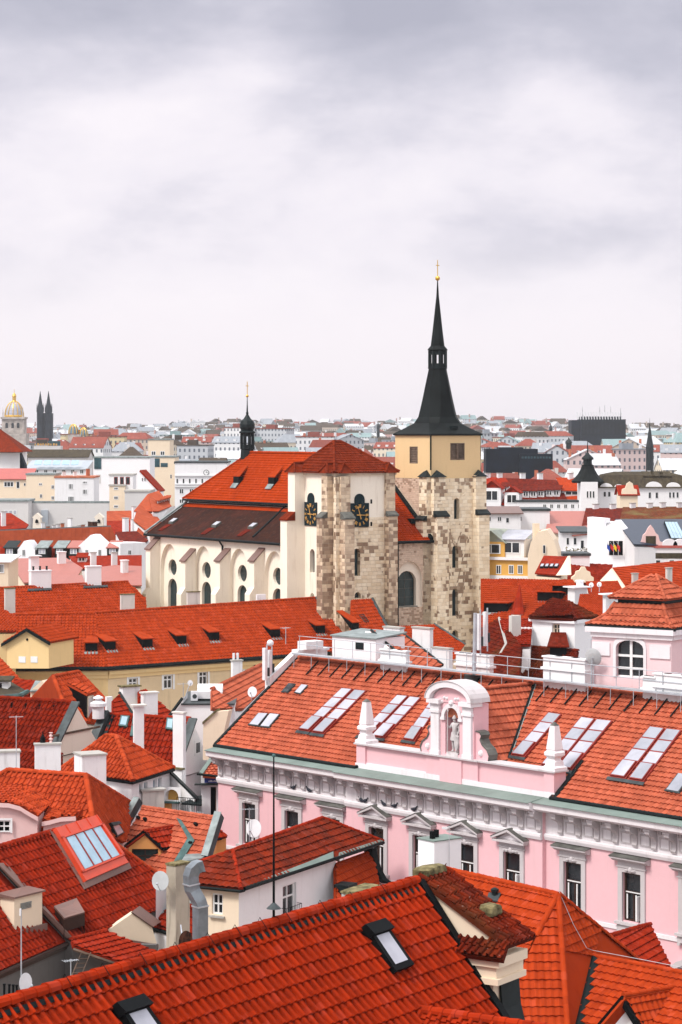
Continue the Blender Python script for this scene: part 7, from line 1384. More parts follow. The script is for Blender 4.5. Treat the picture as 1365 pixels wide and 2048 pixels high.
t = thing('radome', 'white ball shaped antenna cover on the palace firewall', 'antenna', P(541,1288,Yp+1)); m = MB(); m.sphere(P(541,1286,Yp+1), .2, 12, 8); m.build('ball', 'plastic_white', t); aerial('thin antenna cluster above the palace firewall', P(572,1288,RF.pt(.5,0,-1).y), 1.0, 5, .6, .5)
c = RF.pt(rs_(951), ZR-.3, .1); t = thing('antenna_pole', 'tall steel antenna pole on the palace ridge in front of the church tower', 'antenna', c); m = MB(); m.tube([c, P(951,1226,c.y)], .1, 8); m.build('pole', 'steel', t); m = MB(); m.box(lambda x, y, z: c+V((x,y,z)), -.5, .5, -.5, .5, -.3, .45); m.build('base', 'flashing', t)
panel_ant('white panel antenna beside the tall pole before the church tower', P(957,1300,c.y), 1.95, .13); panel_ant('second white panel antenna right of the tall pole', P(971,1292,c.y+.5), 1.85, .1)
c = RF.pt(rs_(1184), ZR, .2); cc_ = P(1187,1314,c.y); dish('large grey satellite dish on a pole in front of the pink turret', cc_, .44, (.25,.5,.15), 'dish_grey', P(1184,1385,c.y)); aerial('steel pole rising from the ridge beside the large grey dish', P(1183,1390,c.y), 2.9, 2, .3, .2)
# cabin, white gable with coral roof, chimneys behind the ridge
t = house('white boxy roof cabin behind the palace ridge', P(705,1300,138), 'roof_cabin', 'cabin'); f = Face(P(665,1300,142.5), P(752,1300,140)); m = MB(); z1 = f.px(700,1273)[1]; m.box(f.fr(), 0, f.L, 0, 2.4, 24, z1); m.build('wall', 'white_bright', t); m = MB(); m.slab([f.pt(-.1,z1+.02,.1), f.pt(f.L+.1,z1+.02,.1), f.pt(f.L+.1,z1+.25,-2.5), f.pt(-.1,z1+.25,-2.5)], .08); m.build('roof', 'flashing_pale', t)
a, z = f.px(712,1298); b = f.px(728,1298)[0]; m = MB(); m.box(f.fr(), a, b, -.03, -.002, z, z1-.3); m.build('opening', 'copper_dark', t)
ga = P(757,1262,141); gb, gc = P(729,1262,136.5), P(789,1303,133.5); t = house('white gabled roof house with coral tiles behind the palace ridge', ga); q = [P(742,1262,142.5), P(806,1270,147.5), P(884,1332,142), P(792,1304,139.2)]; pq = plane3(q[0], q[1], q[3]); pts = [on(pq,742,1262), on(pq,806,1270), on(pq,884,1332), on(pq,840,1340), on(pq,792,1304)]; tiles('roof', t, pts, 'tile_palace', **TK['wave']); body(t, pts, 'white_bright', .2); m = MB(); m.tube([pts[0]+pq[1]*.06, pts[4]+pq[1]*.06], .08, 5); m.tube([pts[1]+pq[1]*.06, pts[2]+pq[1]*.06], .12, 5); m.build('verge', 'copper_dark', t); m = MB(); m.prism([pts[0]-V((0,.1,.05)), P(731,1263,pts[0].y), P(731,1300,pts[0].y-.8), pts[4]-V((0,.1,.05))], V((0,.3,0))); m.build('gable_wall', 'white_bright', t)
for lb, a in (('cream vented chimney behind the palace ridge below the clock tower', (151,768,800,809,1258)), ('tall white chimney behind the palace ridge under the church window', (146,826,860,867,1259)), ('low white chimney right of the tall white one behind the ridge', (144,866,898,906,1300))):
    t = thing('chimney', lb, 'chimney', P(a[2], a[4]+40, a[0])); chimney(t, *a, 26, 'chimney_white', 'concrete', 41, name='stack', capov=.05)
# pink turret
t = house('pale pink roof turret with a two tiered red tiled roof and a big arched window', P(1265,1340,125), 'roof_turret', 'turret'); zt = 35.0; A, B = Pz(1184,1249,zt), Pz(1343,1257,zt); f = Face(A, B); bk = -f.n; D_ = 4.4; wz = [f.px(1233,1353), f.px(1288,1282)]; sp_ = f.px(1260,1296)[1]; ar = arch(wz[0][0], wz[1][0], wz[0][1], sp_, wz[1][1]-sp_)
m = MB(); panel(m, f, rect(0, f.L, 24, zt-.05), [ar], .25); fs = Face(B, B+bk*D_); panel(m, fs, rect(0, fs.L, 24, zt-.05)); fl = Face(A+bk*D_, A); panel(m, fl, rect(0, fl.L, 24, zt-.05)); m.build('wall', 'pink_pale', t)
window(t, f, wz[0][0], wz[1][0], wz[0][1], wz[1][1], 'none', .25, 'white_paint', 'glass_dark', .07, poly=ar); m = MB(); c_ = (wz[0][0]+wz[1][0])/2
m.box(f.fr(), c_-.07, c_+.07, .12, .2, wz[0][1], wz[1][1]-.02)
for py in (1312, 1337): z = f.px(1260,py)[1]; m.box(f.fr(), wz[0][0], wz[1][0], .13, .195, z-.06, z+.06)
m.build('mullions', 'white_paint', t); m = MB()
o = [(s+(.16 if s > c_ else -.16), z+(.16 if z > sp_ else 0)) for s, z in ar]
for i in range(1, len(ar)): j = (i+1) % len(ar); m.prism([f.pt(*ar[i]), f.pt(*o[i]), f.pt(*o[j]), f.pt(*ar[j])], f.n*.06)
for F3 in (f, fs): m.box(F3.fr(), -.0 if F3 is fs else -.25, F3.L+.25, -.28, -.001, zt-.35, zt-.06); m.box(F3.fr(), 0, F3.L+.12, -.14, -.001, zt-.6, zt-.355)
for a, b in ((.05, wz[0][0]-.35), (wz[1][0]+.35, f.L-.05)): m.box(f.fr(), a, b, -.07, -.001, zt-1.55, zt-.9)
m.build('mouldings', 'stucco_white', t)
cx = (A+B)/2+bk*D_/2; ring4 = lambda k, z: [V((*(cx+(p-cx)*k).xy, z)) for p in (A, B, B+bk*D_, A+bk*D_)]
lv = [ring4(1.1, zt), ring4(.92, zt+.22), ring4(.74, zt+.55), ring4(.60, zt+1.1)]
for a, b in zip(lv, lv[1:]):
    for i in range(4): j = (i+1) % 4; tiles('roof', t, [a[i], a[j], b[j], b[i]], 'tile_palace', **{**TK['wave'], 'slab': .06})
for i in range(4):
    for a, b in zip(lv, lv[1:]): ridge('ridge_tiles', t, a[i], b[i], 'tile_palace', .1, .4)
m = MB(); m.rings([ring4(.56, zt+1.0), ring4(.56, zt+1.42)]); m.build('neck', 'copper_dark', t); u = ring4(.72, zt+1.36); ap = V((cx.x+.05, cx.y, zt+2.5)); ap2 = ap+f.d*.25
for pl_ in ([u[0],u[1],ap2,ap], [u[1],u[2],ap2], [u[2],u[3],ap,ap2], [u[3],u[0],ap]): tiles('upper_roof', t, pl_, 'tile_palace', **{**TK['wave'], 'slab': .06})
for i, p in ((0,ap),(1,ap2),(2,ap2)): ridge('ridge_tiles', t, u[i], p, 'tile_palace', .09, .36)
m = MB(); m.tube([lv[0][3]-V((0,0,.06)), lv[0][0]-V((0,0,.06)), lv[0][1]-V((0,0,.06)), lv[0][2]-V((0,0,.06))], .09, 6); m.build('gutter', 'gutter_dark', t)
t = house('pink roof wing with a pale sheet top at the right edge behind the turret', P(1360,1240,131), 'roof_wing', 'building'); f = Face(P(1328,1240,133), P(1420,1246,129)); zt_ = f.px(1350,1203)[1]; m = MB(); m.box(f.fr(), 0, f.L, 0, 4, 24, zt_); m.build('wall', 'pink_wall', t); m = MB(); m.slab([f.pt(-.2,zt_,.25), f.pt(f.L,zt_,.25), f.pt(f.L,zt_+.45,-2), f.pt(-.2,zt_+.45,-2)], .1); m.build('roof', 'flashing_pale', t); chimney(t, 131.5, 1338, 1344, 1372, 1180, 33, 'chimney_old', 'mossy_stone', 20)
# ---------------------------------------------------------------- middle distance: plain blocks with real windows, then particular houses
def win(par, f, s0, s1, z0, z1, fm='white_paint', gm='glass_dark', bar=1, d=.05):
    m = MB(); fr = f.fr(); w = min(.14, (s1-s0)*.14); m.box(fr, s0, s1, -d, -.003, z0, z1); g = -d-.004
    xs = [s0+w] + [s0+(s1-s0)*k/(bar+1) for k in range(1, bar+1)] + [s1-w]
    for i in range(bar+1):
        a = xs[i]+(w*.4 if i else 0); b = xs[i+1]-(w*.4 if i < bar else 0); m.face([f.pt(a, z0+w, -g), f.pt(b, z0+w, -g), f.pt(b, z1-w, -g), f.pt(a, z1-w, -g)], 1)
    return m.build('window', [fm, gm], par)
def blk(label, px0, px1, pyt, Y, dep, wall, roof='flat', rm='flashing_pale', rh=0, wins=(), Y2=None, ov=.35, grid=None, name='house', cat='house', zb=0, side=True, gm='glass_dark', fm='white_paint', bar=1, k=None):
    Y2 = Y if Y2 is None else Y2; A = P(px0, pyt, Y); zt = A.z; B = P(px1, pyt, Y2); h = house(label, (A+B)/2, name, cat); f = Face(A, B); m = MB(); fr = f.fr(); L = f.L
    m.box(fr, 0, L, 0, dep, zb, zt)
    H_ = rh*Y/F; q = lambda s, y, z: f.pt(s, z, -y)
    if roof == 'gx': m.prism([q(0,0,zt), q(0,dep,zt), q(0,dep/2,zt+H_)], f.d*L)
    if roof == 'gy': m.prism([q(0,0,zt), q(L,0,zt), q(L/2,0,zt+H_)], -f.n*dep)
    m.build('wall', wall, h); R_ = MB(); o = ov
    if roof == 'flat':
        R_.box(fr, -o*.4, L+o*.4, -o*.4, dep, zt+.003, zt+.3)
    elif roof == 'gx': R_.slab([q(-o,-o,zt), q(L+o,-o,zt), q(L+o,dep/2,zt+H_+.1), q(-o,dep/2,zt+H_+.1)], .14); R_.slab([q(L+o,dep+o,zt), q(-o,dep+o,zt), q(-o,dep/2,zt+H_+.1), q(L+o,dep/2,zt+H_+.1)], .14)
    elif roof == 'gy': R_.slab([q(-o,-o,zt-.1), q(L/2,-o,zt+H_+.1), q(L/2,dep,zt+H_+.1), q(-o,dep,zt-.1)], .14); R_.slab([q(L+o,-o,zt-.1), q(L+o,dep,zt-.1), q(L/2,dep,zt+H_+.1), q(L/2,-o,zt+H_+.1)], .14)
    elif roof == 'shed': R_.slab([q(-o,-o,zt), q(L+o,-o,zt), q(L+o,dep,zt+H_), q(-o,dep,zt+H_)], .14)
    elif roof in ('hip', 'pyr'):
        i = min(L*.5-.01, dep/2) if roof == 'hip' else L/2-.01; c = [q(-o,-o,zt), q(L+o,-o,zt), q(L+o,dep+o,zt), q(-o,dep+o,zt)]; r0, r1 = q(i,dep/2,zt+H_), q(L-i,dep/2,zt+H_)
        R_.face([c[0],c[1],r1,r0]); R_.face([c[1],c[2],r1]); R_.face([c[2],c[3],r0,r1]); R_.face([c[3],c[0],r0]); R_.face([c[3],c[2],c[1],c[0]])
    elif roof == 'mans': 
        i = H_*.45; R_.rings([[q(-o,-o,zt), q(L+o,-o,zt), q(L+o,dep+o,zt), q(-o,dep+o,zt)], [q(i,i,zt+H_*.8), q(L-i,i,zt+H_*.8), q(L-i,dep-i,zt+H_*.8), q(i,dep-i,zt+H_*.8)], [q(i+2,dep/2-.2,zt+H_), q(L-i-2,dep/2-.2,zt+H_), q(L-i-2,dep/2+.2,zt+H_), q(i+2,dep/2+.2,zt+H_)]])
    if R_.f: R_.build('roof', rm, h)
    for w in wins: s0, z0 = f.px(w[0], w[3]); s1, z1 = f.px(w[1], w[2]); win(h, f, s0, s1, z0, z1, fm, gm, bar if len(w) < 5 else w[4])
    if grid:
        n, rows, y0, y1 = grid
        for r in range(rows):
            for c in range(n): x = px0+(px1-px0)*(c+.5)/n; ww = (px1-px0)/n*.27; ya = y0+(y1-y0)*r/max(1,rows-.0); yb = ya+(y1-y0)/rows*.55; s0, z0 = f.px(x-ww, yb); s1, z1 = f.px(x+ww, ya); win(h, f, s0, s1, z0, z1, fm, gm, bar)
    h['f'] = 0; del h['f']; return h, f, zt
def sl(par, Y0, pts3, mat, th=.14, name='roof', wall=None, tile=None):      # sloping roof from (px,py,Y) corners
    q = [P(*p) for p in pts3]; pl = plane3(q[0], q[1], q[2]); pts = q[:3]+[on(pl, p[0], p[1]) for p in pts3[3:]]
    if tile: tiles(name, par, pts, mat, **TK[tile])
    else: m = MB(); m.slab(pts, th); m.build(name, mat, par)
    if wall: body(par, pts, wall, .35)
    return pts, pl
def rdorm(par, c, w, hgt, dep, d, wallm, roofm, gm='glass_dark', name='dormer', kind='shed'):   # dormer box: c foot centre, d along the eave
    out = V((d.y, -d.x, 0)); out = out if out.y < 0 else -out; fr = lambda x, y, z: c+d*x-out*y+V((0,0,z)); m = MB(); m.box(fr, -w, w, 0, dep, -1.5, hgt); o = m.build(name, wallm, par); m = MB()
    if kind == 'shed': m.slab([fr(-w-.2,-.25,hgt), fr(w+.2,-.25,hgt), fr(w+.2,dep,hgt+dep*.3), fr(-w-.2,dep,hgt+dep*.3)], .1)
    else:
        for s in (-1, 1): m.slab([fr(s*(w+.25),-.25,hgt-.1), fr(0,-.25,hgt+w*.8), fr(0,dep,hgt+w*.8), fr(s*(w+.25),dep,hgt-.1)], .1)
        m.prism([fr(-w,0,hgt), fr(w,0,hgt), fr(0,0,hgt+w*.75)], -out*.2)
    m.build('dormer_roof', roofm, o); m = MB(); m.box(fr, -w*.7, w*.7, -.06, -.003, hgt*.2, hgt*.85); m.face([fr(-w*.6,-.065,hgt*.26), fr(-.06,-.065,hgt*.26), fr(-.06,-.065,hgt*.8), fr(-w*.6,-.065,hgt*.8)], 1); m.face([fr(.06,-.065,hgt*.26), fr(w*.6,-.065,hgt*.26), fr(w*.6,-.065,hgt*.8), fr(.06,-.065,hgt*.8)], 1); m.build('window', ['white_paint', gm], o)
X1 = V((1,0,0))
# K: red roofs right of the church
h = house('broad red roof complex right of the church tower with a pointed little turret', P(1040,1200,220)); pts, pk = sl(h, 0, [(962,1158,228),(1146,1160,224),(1185,1216,216),(1100,1245,0),(962,1250,0)], 'tile_bright', wall='cream_wall', tile='wave')
pts2, pk2 = sl(h, 0, [(962,1168,216),(1041,1172,213),(1094,1223,206),(1062,1252,0),(962,1256,0)], 'tile_long', wall='cream_wall', tile='wave', name='lower_roof')
c = P(1036,1228,207); ap = P(1040,1166,208.5); rg = [c+V((math.cos(a)*.62, math.sin(a)*.62, 0)) for a in [2*math.pi*i/8+.2 for i in range(8)]]; m = MB()
for a, b in zip(rg, rg[1:]+rg[:1]): m.face([a, b, ap])
m.face(rg[::-1]); m.build('turret_roof', 'tile_red', h); m = MB(); m.lathe(V((c.x,c.y,0)), [(.55,10),(.55,c.z)], 8); m.build('turret', 'beige_plain', h)
for px, py, pl_ in ((992,1226,pk2),(1098,1203,pk),(1128,1190,pk)): peak_dormer(h, pl_, px, py, 1.1, 'x', 'tile_bright', (pts[1]-pts[0]))
h = house('white house with a dark brown hipped roof, barred window and peeling plaster', P(1120,1280,182)); zk = 31.3; A, B, C3 = Pz(1065,1234,zk), Pz(1150,1239,zk), Pz(1189,1233,zk); bkv = (C3-B)
f1, f2_ = Face(A, B), Face(B, C3); s0, z0 = f1.px(1104.5,1277); s1, z1 = f1.px(1119.5,1248); m = MB(); panel(m, f1, rect(0, f1.L, 0, zk-.1), [rect(s0, s1, z0, z1)], .25); panel(m, f2_, rect(0, f2_.L, 0, zk-.1)); f3 = Face(A+bkv, A); panel(m, f3, rect(0, f3.L, 0, zk-.1)); m.build('wall', 'peeling_wall', h); window(h, f1, s0, s1, z0, z1, 'grid', .25, 'pale_trim', 'glass_dark', .1)
r0, r1 = P(1108,1205,A.y+2.2), P(1139,1204.5,B.y+2.6); o_ = V((0,-.3,0)); kb_ = dict(TK['brown'], tw=.26); tiles('roof', h, [A+V((-.3,-.3,0)), B+o_, r1, r0], 'tile_brown', **kb_); tiles('roof', h, [B+o_, C3+V((.3,-.2,0)), r1], 'tile_brown', **kb_); tiles('roof', h, [A+bkv, A+V((-.3,-.3,0)), r0], 'tile_brown', **kb_); ridge('ridge_tiles', h, B+o_, r1, 'tile_brown', .14, .4); ridge('ridge_tiles', h, r0, r1, 'tile_brown', .14, .4)
m = MB(); m.box(f1.fr(), -.2, f1.L+.1, -.2, 0, zk-.3, zk-.05); m.box(f2_.fr(), 0, f2_.L+.1, -.2, 0, zk-.3, zk-.05); m.build('cornice', 'white_bright', h)
pk3 = rplane((1046,1293), (1157,1302), 29.2, 40); h = house('dark brown mottled roof just behind the palace ridge', on(pk3,1100,1320)); slope(h, pk3, [(1046,1293),(1157,1302),(1146,1365),(1030,1365)], 'tile_brown', 'brown', 'white_wall', tw=.26); tiles('roof', h, [on(pk3,1046,1293), on(pk3,1030,1365), P(950,1365,158), P(1004,1236,176)], 'tile_brown', **kb_) if False else None; ridge('ridge_tiles', h, on(pk3,1046,1293), on(pk3,1157,1302), 'tile_brown', .13, .4); peak_dormer(h, pk3, 1020, 1323, .7, 'x', 'tile_brown', V((1,-.1,0))); peak_dormer(h, pk3, 1117, 1319, .6, 'x', 'tile_brown', V((1,-.1,0)))
h = house('dark brown roof with pale hip lines below the church tower', P(1000,1290,175)); pts, pk4 = sl(h, 0, [(958,1262,184),(1001,1237,184),(1044,1293,172),(1040,1352,0),(930,1352,0)], 'tile_brown', wall='beige_plain', tile='brown'); m = MB()
for a, b in (((1000,1238),(1014,1290)),((1014,1290),(1002,1310))): m.tube([on(pk4,*a)+pk4[1]*.1, on(pk4,*b)+pk4[1]*.1], .1, 5)
m.build('hip_lines', 'concrete', h)
h = house('bright red roof flap behind the beige chimney right of the church', P(1020,1270,178)); sl(h, 0, [(1000,1240,181),(1066,1238,181),(1062,1290,176),(1012,1290,0)], 'tile_red', wall='white_wall', tile='wave'); chimney(h, 177.5, 1019, 1024, 1043, 1232, 22, 'chimney_old', 'concrete', 25, capped=False); f = Face(P(1043,1270,179), P(1066,1270,179)); m = MB(); m.box(f.fr(), 0, f.L, 0, 1, 20, f.px(1050,1255)[1]); m.build('wall', 'white_wall', h); s0, z0 = f.px(1054,1274); s1, z1 = f.px(1063,1258); win(h, f, s0, s1, z0, z1)
h = house('long bright red roof with a cream gable end at the right edge', P(1290,1150,262)); sl(h, 0, [(1223,1136,262),(1380,1120,274),(1380,1190,262),(1258,1184,0)], 'tile_bright', wall='cream_wall', tile='wave'); m = MB(); m.prism([P(1196,1166,255), P(1223,1137,256.5), P(1256,1184,254), P(1240,1200,253), P(1196,1200,253)], V((.2,.6,0))); m.build('gable_wall', 'cream_wall', h)
for px, py in ((1272,1148),(1340,1137)): chimney(h, 259, px-8, px-5, px+6, py, 28, 'chimney_old', 'concrete', 30)
h = house('red tiled roof behind the cream baroque gable', P(1190,1150,275)); sl(h, 0, [(1105,1125,280),(1226,1130,284),(1214,1166,270),(1100,1166,0)], 'tile_red', wall='cream_wall', tile='wave')
t = house('cream baroque gable with scrolled outline among red roofs', P(1165,1160,255), 'gable', 'gable'); m = MB(); m.prism([P(x,y,255) for x,y in ((1143,1165),(1144,1155),(1151,1150),(1153,1143),(1160,1141),(1164,1134),(1171,1134),(1174,1141),(1181,1144),(1182,1151),(1188,1155),(1188,1165))], V((0,.8,0))); m.build('wall', 'cream_wall', t)
h = house('small red house with satellite dishes between chimneys behind the pink turret', P(1190,1200,205)); sl(h, 0, [(1160,1190,206),(1218,1188,208),(1222,1240,196),(1150,1240,0)], 'tile_bright', wall='white_wall', tile='wave'); sl(h, 0, [(1172,1164,226),(1236,1163,228),(1252,1192,220),(1180,1192,0)], 'tile_bright', wall='white_wall', tile='wave', name='back_roof'); chimney(h, 207, 1138, 1150, 1176, 1176, 25, 'chimney_white', 'white_bright', 30, capov=.3); chimney(h, 208, 1154, 1160, 1168, 1163, 28, 'chimney_white', 'white_bright', 30); chimney(h, 190, 1207, 1212, 1231, 1190, 25, 'chimney_white', 'white_bright', 30, capov=.25)
for i, (px, py) in enumerate(((1183,1170),(1199,1169))): dish(('left','right')[i]+' one of two small white dishes over the red house behind the turret', P(px,py,204), .2, (-.4,-1,.2), 'plastic_white', P(px,1184,204))
# M: streets farther back on the right
h = house('long house with steep rusty roof crowded with small dormers right of the spire tower', P(1060,1000,400)); pa, pl_ = sl(h, 0, [(1012,956,409),(1114,960,407),(1138,1004,398),(1030,1009,0)], 'tile_rust', wall='white_wall'); pb, plb = sl(h, 0, [(966,953,410),(1012,956,409),(1052,1014,396),(966,1004,0)], 'tile_red', name='red_roof', wall='white_wall'); pc, plc = sl(h, 0, [(1112,955,411),(1168,955,409),(1166,1004,398),(1138,1004,0)], 'tile_bright', name='end_roof', wall='white_wall'); d_ = (pa[1]-pa[0]); d_.z = 0; d_.normalize()
for px, py, pq in ((1052,995,pl_),(1067,995,pl_),(1082,994,pl_),(1099,993,pl_),(1113,993,pl_),(1026,996,pl_),(983,988,plb),(1009,987,plb)): rdorm(h, on(pq,px,py), .55, 1.1, 2.4, d_, 'white_wall', 'tile_rust')
rdorm(h, on(plc,1144,992), 1.6, .9, 2.0, d_, 'white_wall', 'tile_bright'); rdorm(h, on(plb,984,1008), 1.5, 2.6, 3, d_, 'white_wall', 'tile_red', kind='gab'); rdorm(h, on(plb,1024,1012), 1.2, 2.2, 3, d_, 'white_wall', 'tile_red', kind='gab')
for px in (976,1000,1046,1081,1142): chimney(h, 409, px-6, px-3, px+6, 947, 32, 'chimney_white', 'concrete', 25)
blk('white lower front of the rusty roofed house row', 1030, 1168, 1004, 396, 6, 'white_wall', 'flat', 'flashing', 0, [(1086+i*14,1093+i*14,1008,1017) for i in range(6)])
h, f, zt = blk('white corner house with a dark bell shaped turret roof', 1163, 1196, 964, 392, 6.5, 'white_wall', None, wins=[(1173.5+i*6,1177.5+i*6,982,996,0) for i in range(3)]); c = f.pt(f.L/2, zt, -3.0); k = .08; m = MB(); m.lathe(c, [(2.5,-.2),(2.65,.1),(2.2,.5),(1.6,1.2),(1.15,2.0),(.95,2.6),(1.0,2.7)], 16); r_ = m.build('turret_roof', 'spire_copper', h, True); m = MB(); m.lathe(c, [(.7,2.7),(.7,3.5),(1.0,3.6),(.9,3.9),(.35,4.4),(.12,4.7),(.05,6.4)], 12); m.build('lantern', 'copper_dark', r_)
h, f, zt = blk('white house front with rounded gables and dark dormer roof behind the red roofs at right', 1196, 1380, 976, 395, 9, 'white_wall', 'mans', 'slate_far', 32, [(1207,1213,983,994,0),(1216,1222,983,994,0),(1234,1240,983,995,0),(1297,1303,984,997,0),(1311,1317,984,997,0),(1338,1343,984,996,0),(1345,1350,984,996,0),(1353,1358,984,996,0)]); d_ = f.d
for px, w_ in ((1213,13),(1238,10),(1308,17),(1347,15)):
    s, z = f.px(px, 977); W2 = w_*395/F; m = MB(); m.prism([f.pt(s+W2*math.cos(a), zt+W2*.75*math.sin(a), .2) for a in [math.pi*i/12 for i in range(13)]], -f.n*.6); m.build('rounded_gable', 'white_wall', h)
for px in (1300, 1318, 1334): s, z = f.px(px, 972); rdorm(h, f.pt(s, zt+.5, -1.0), .75, 1.4, 2.5, d_, 'copper_dark', 'slate_far')
h, f, zt = blk('cream scrolled gable with a red roof before the white rounded house', 1241, 1276, 990, 380, 5, 'cream_wall', 'gx', 'tile_red', 18); m = MB(); m.prism([f.pt(f.px(x,985)[0], f.px(x,y)[1], .1) for x, y in ((1243,990),(1245,978),(1251,976),(1254,967),(1260,963),(1266,967),(1268,977),(1274,979),(1275,990))], -f.n*.5); m.build('gable', 'cream_wall', h)
for i, (px0, px1, py, hh_, mt) in enumerate(((1100,1175,1022,0,'sheet_pink'),(1172,1250,1016,0,'tile_rust'),(1246,1310,1014,0,'tile_mossy'),(1306,1390,1013,0,'tile_mossy'))):
    h = house(('flat salmon sheet roof before the rusty roofed row','rust red roof strip above the white gable building','brown mossy roof strip above the blue roof','mossy brown roof strip at the right edge above the blue roof')[i], P(px0+30,py+20,340)); sl(h, 0, [(px0,py,345),(px1,py,345),(px1+6,py+34,332),(px0-8,py+36,0)], mt, wall='cream_wall')
    for q in range(2 if i else 0): chimney(h, 344, px0+14+q*34, px0+17+q*34, px0+27+q*34, py-7, 30, 'chimney_white', 'concrete', 30)
h = house('tall white gable building with a dark blue sheet roof and a flag window', P(1225,1100,290), 'building', 'building'); yb = 290; f = Face(P(1175,1100,yb), P(1270,1104,yb-4)); pz = f.px; poly = [(0, 0), (f.L, 0), (f.L, pz(1270,1086)[1]), (pz(1232,1040)[0], pz(1232,1040)[1]), (pz(1210,1053)[0], pz(1210,1054)[1]), (pz(1210,1040)[0], pz(1210,1037)[1]), (0, pz(1175,1034)[1])]; m = MB(); m.prism([f.pt(*p) for p in poly], -f.n*1.2); m.build('wall', 'white_bright', h)
m = MB(); m.box(f.fr(), 0, pz(1210,1040)[0], .3, 5, 10, pz(1190,1045)[1]); m.build('chimney', 'chimney_white', h)
pts, pb_ = sl(h, 0, [(1231,1038,291),(1390,1038,297),(1390,1092,285),(1268,1088,0)], 'sheet_blue', wall='white_wall'); roof_window(h, pb_, [(1328,1046),(1353,1046),(1372,1083),(1343,1083)], 'copper_dark', 'glass_blue', .15, n=4, fw=.08)
ws = [(1219,1227),(1228.5,1236.5),(1238,1246)]
for a, b in ws: s0, z0 = f.px(a, 1110); s1, z1 = f.px(b, 1082); m = MB(); m.box(f.fr(), s0, s1, -.05, 0, z0, z1); m.build('window', 'black_iron', h)
for i, (px, mt, lb) in enumerate(((1221,'flag_blue','blue flag'),(1228,'flag_red','red flag'),(1234,'flag_yellow','yellow flag'),(1241,'flag_red','red and black flag'))):
    t = thing('flag', lb+(' hanging at the left of' if i == 0 else ' hanging second in' if i == 1 else ' hanging third in' if i == 2 else ' hanging at the right of')+' the white gable window', 'flag', f.pt(*f.px(px,1098), .5)); s, z = f.px(px, 1086); m = MB(); m.tube([f.pt(s, z-.5, .05), f.pt(s+.1, z+.1, .9)], .03, 5); m.build('pole', 'steel', t); m = MB()
    for k in range(2): m.hexa([f.pt(s+.1+.22*k, z-.1-.16*k, .85), f.pt(s+.1+.22*(k+1), z-.1-.16*(k+1), .85+.08*(k%2)), f.pt(s+.1+.22*(k+1), z-.6-.2*(k+1), .85+.08*(k%2)), f.pt(s+.1+.22*k, z-.6-.2*k, .85)], [f.pt(s+.1+.22*k, z-.1-.16*k, .88), f.pt(s+.1+.22*(k+1), z-.1-.16*(k+1), .88+.08*(k%2)), f.pt(s+.1+.22*(k+1), z-.6-.2*(k+1), .88+.08*(k%2)), f.pt(s+.1+.22*k, z-.6-.2*k, .88)])
    m.build('cloth', mt, t)
h, f, zt = blk('house front with dark sgraffito bands under the blue roof at the right edge', 1272, 1390, 1096, 283, 3, 'stucco_white', 'flat', 'sheet_red', 0, [(1284,1293,1119,1135,0),(1311,1322,1119,1135,0),(1338,1350,1119,1135,0)]); m = MB(); z0, z1 = f.px(1300,1117)[1], f.px(1300,1106)[1]; m.box(f.fr(), .2, f.L, -.05, -.002, z0, z1); m.build('sgraffito_band', 'slate_far', h)
m = MB(); m.prism([f.pt(f.px(x,1090)[0], f.px(x,y)[1], .05) for x, y in ((1274,1096),(1276,1086),(1284,1082),(1287,1070),(1292,1066),(1297,1056),(1302,1050),(1307,1056),(1312,1066),(1317,1070),(1320,1082),(1328,1086),(1330,1096))], -f.n*.6); g = m.build('ornate_gable', 'pink_old', h); m = MB(); s0, z0 = f.px(1292,1094); s1, z1 = f.px(1312,1072); m.box(f.fr(), s0, s1, -.09, -.051, z0, z1); m.build('dark_panel', 'slate_far', g)
for px in (1340, 1362): s, z = f.px(px, 1096); m = MB(); m.prism([f.pt(s+.9*math.cos(a), zt+.3+.75*math.sin(a), .1) for a in [math.pi*i/10 for i in range(11)]], -f.n*.5); m.build('lunette_dormer', 'stucco_white', h)
h, f, zt = blk('white roof terrace house with planted balcony left of the flag window', 1126, 1176, 1063, 300, 6, 'white_wall', 'shed', 'flashing', 7, [(1133,1139,1075,1090,0),(1147,1154,1075,1090,0),(1161,1169,1080,1098,0)]); m = MB(); m.box(f.fr(), 0, f.L, -1.6, -.01, 0, f.px(1140,1103)[1]); m.build('terrace', 'white_wall', h); m = MB(); random.seed(3)
for k in range(60): c = f.pt(random.uniform(.1, f.L-.1), f.px(1140,1103)[1]+random.uniform(.05,.45), 1.45+random.uniform(-.15,.1)); a = V((random.uniform(-.2,.2),0,random.uniform(-.2,.2))); b = V((random.uniform(-.2,.2),.1,random.uniform(-.2,.2))); m.face([c, c+a, c+a+b, c+b])
t = m.build('hedge', 'mossy_stone'); tag(t, 'strip of yellowish green plants along the white roof terrace', 'plants')
blk('cream block with salmon flat roof between terrace house and gambrel wall', 1085, 1150, 1060, 315, 12, 'cream_wall', 'shed', 'sheet_pink', 16, Y2=300)
h = house('house with green patinated mansard roof, ochre front and glazed dormer', P(1020,1130,262)); sl(h, 0, [(976,1056,272),(1062,1060,270),(1064,1120,262),(972,1118,0)], 'sheet_green'); f = Face(P(970,1130,261), P(1058,1136,259)); m = MB(); zt = f.px(1010,1118)[1]; m.box(f.fr(), 0, f.L, 0, 9, 0, zt); m.build('wall', 'ochre_wall', h); m = MB(); m.box(f.fr(), -.1, f.L+.1, -.3, 0, zt-.1, zt+.2); m.box(f.fr(), -.1, f.L+.1, -.2, 0, 0, f.px(1010,1151)[1]); m.build('cornice', 'white_wall', h)
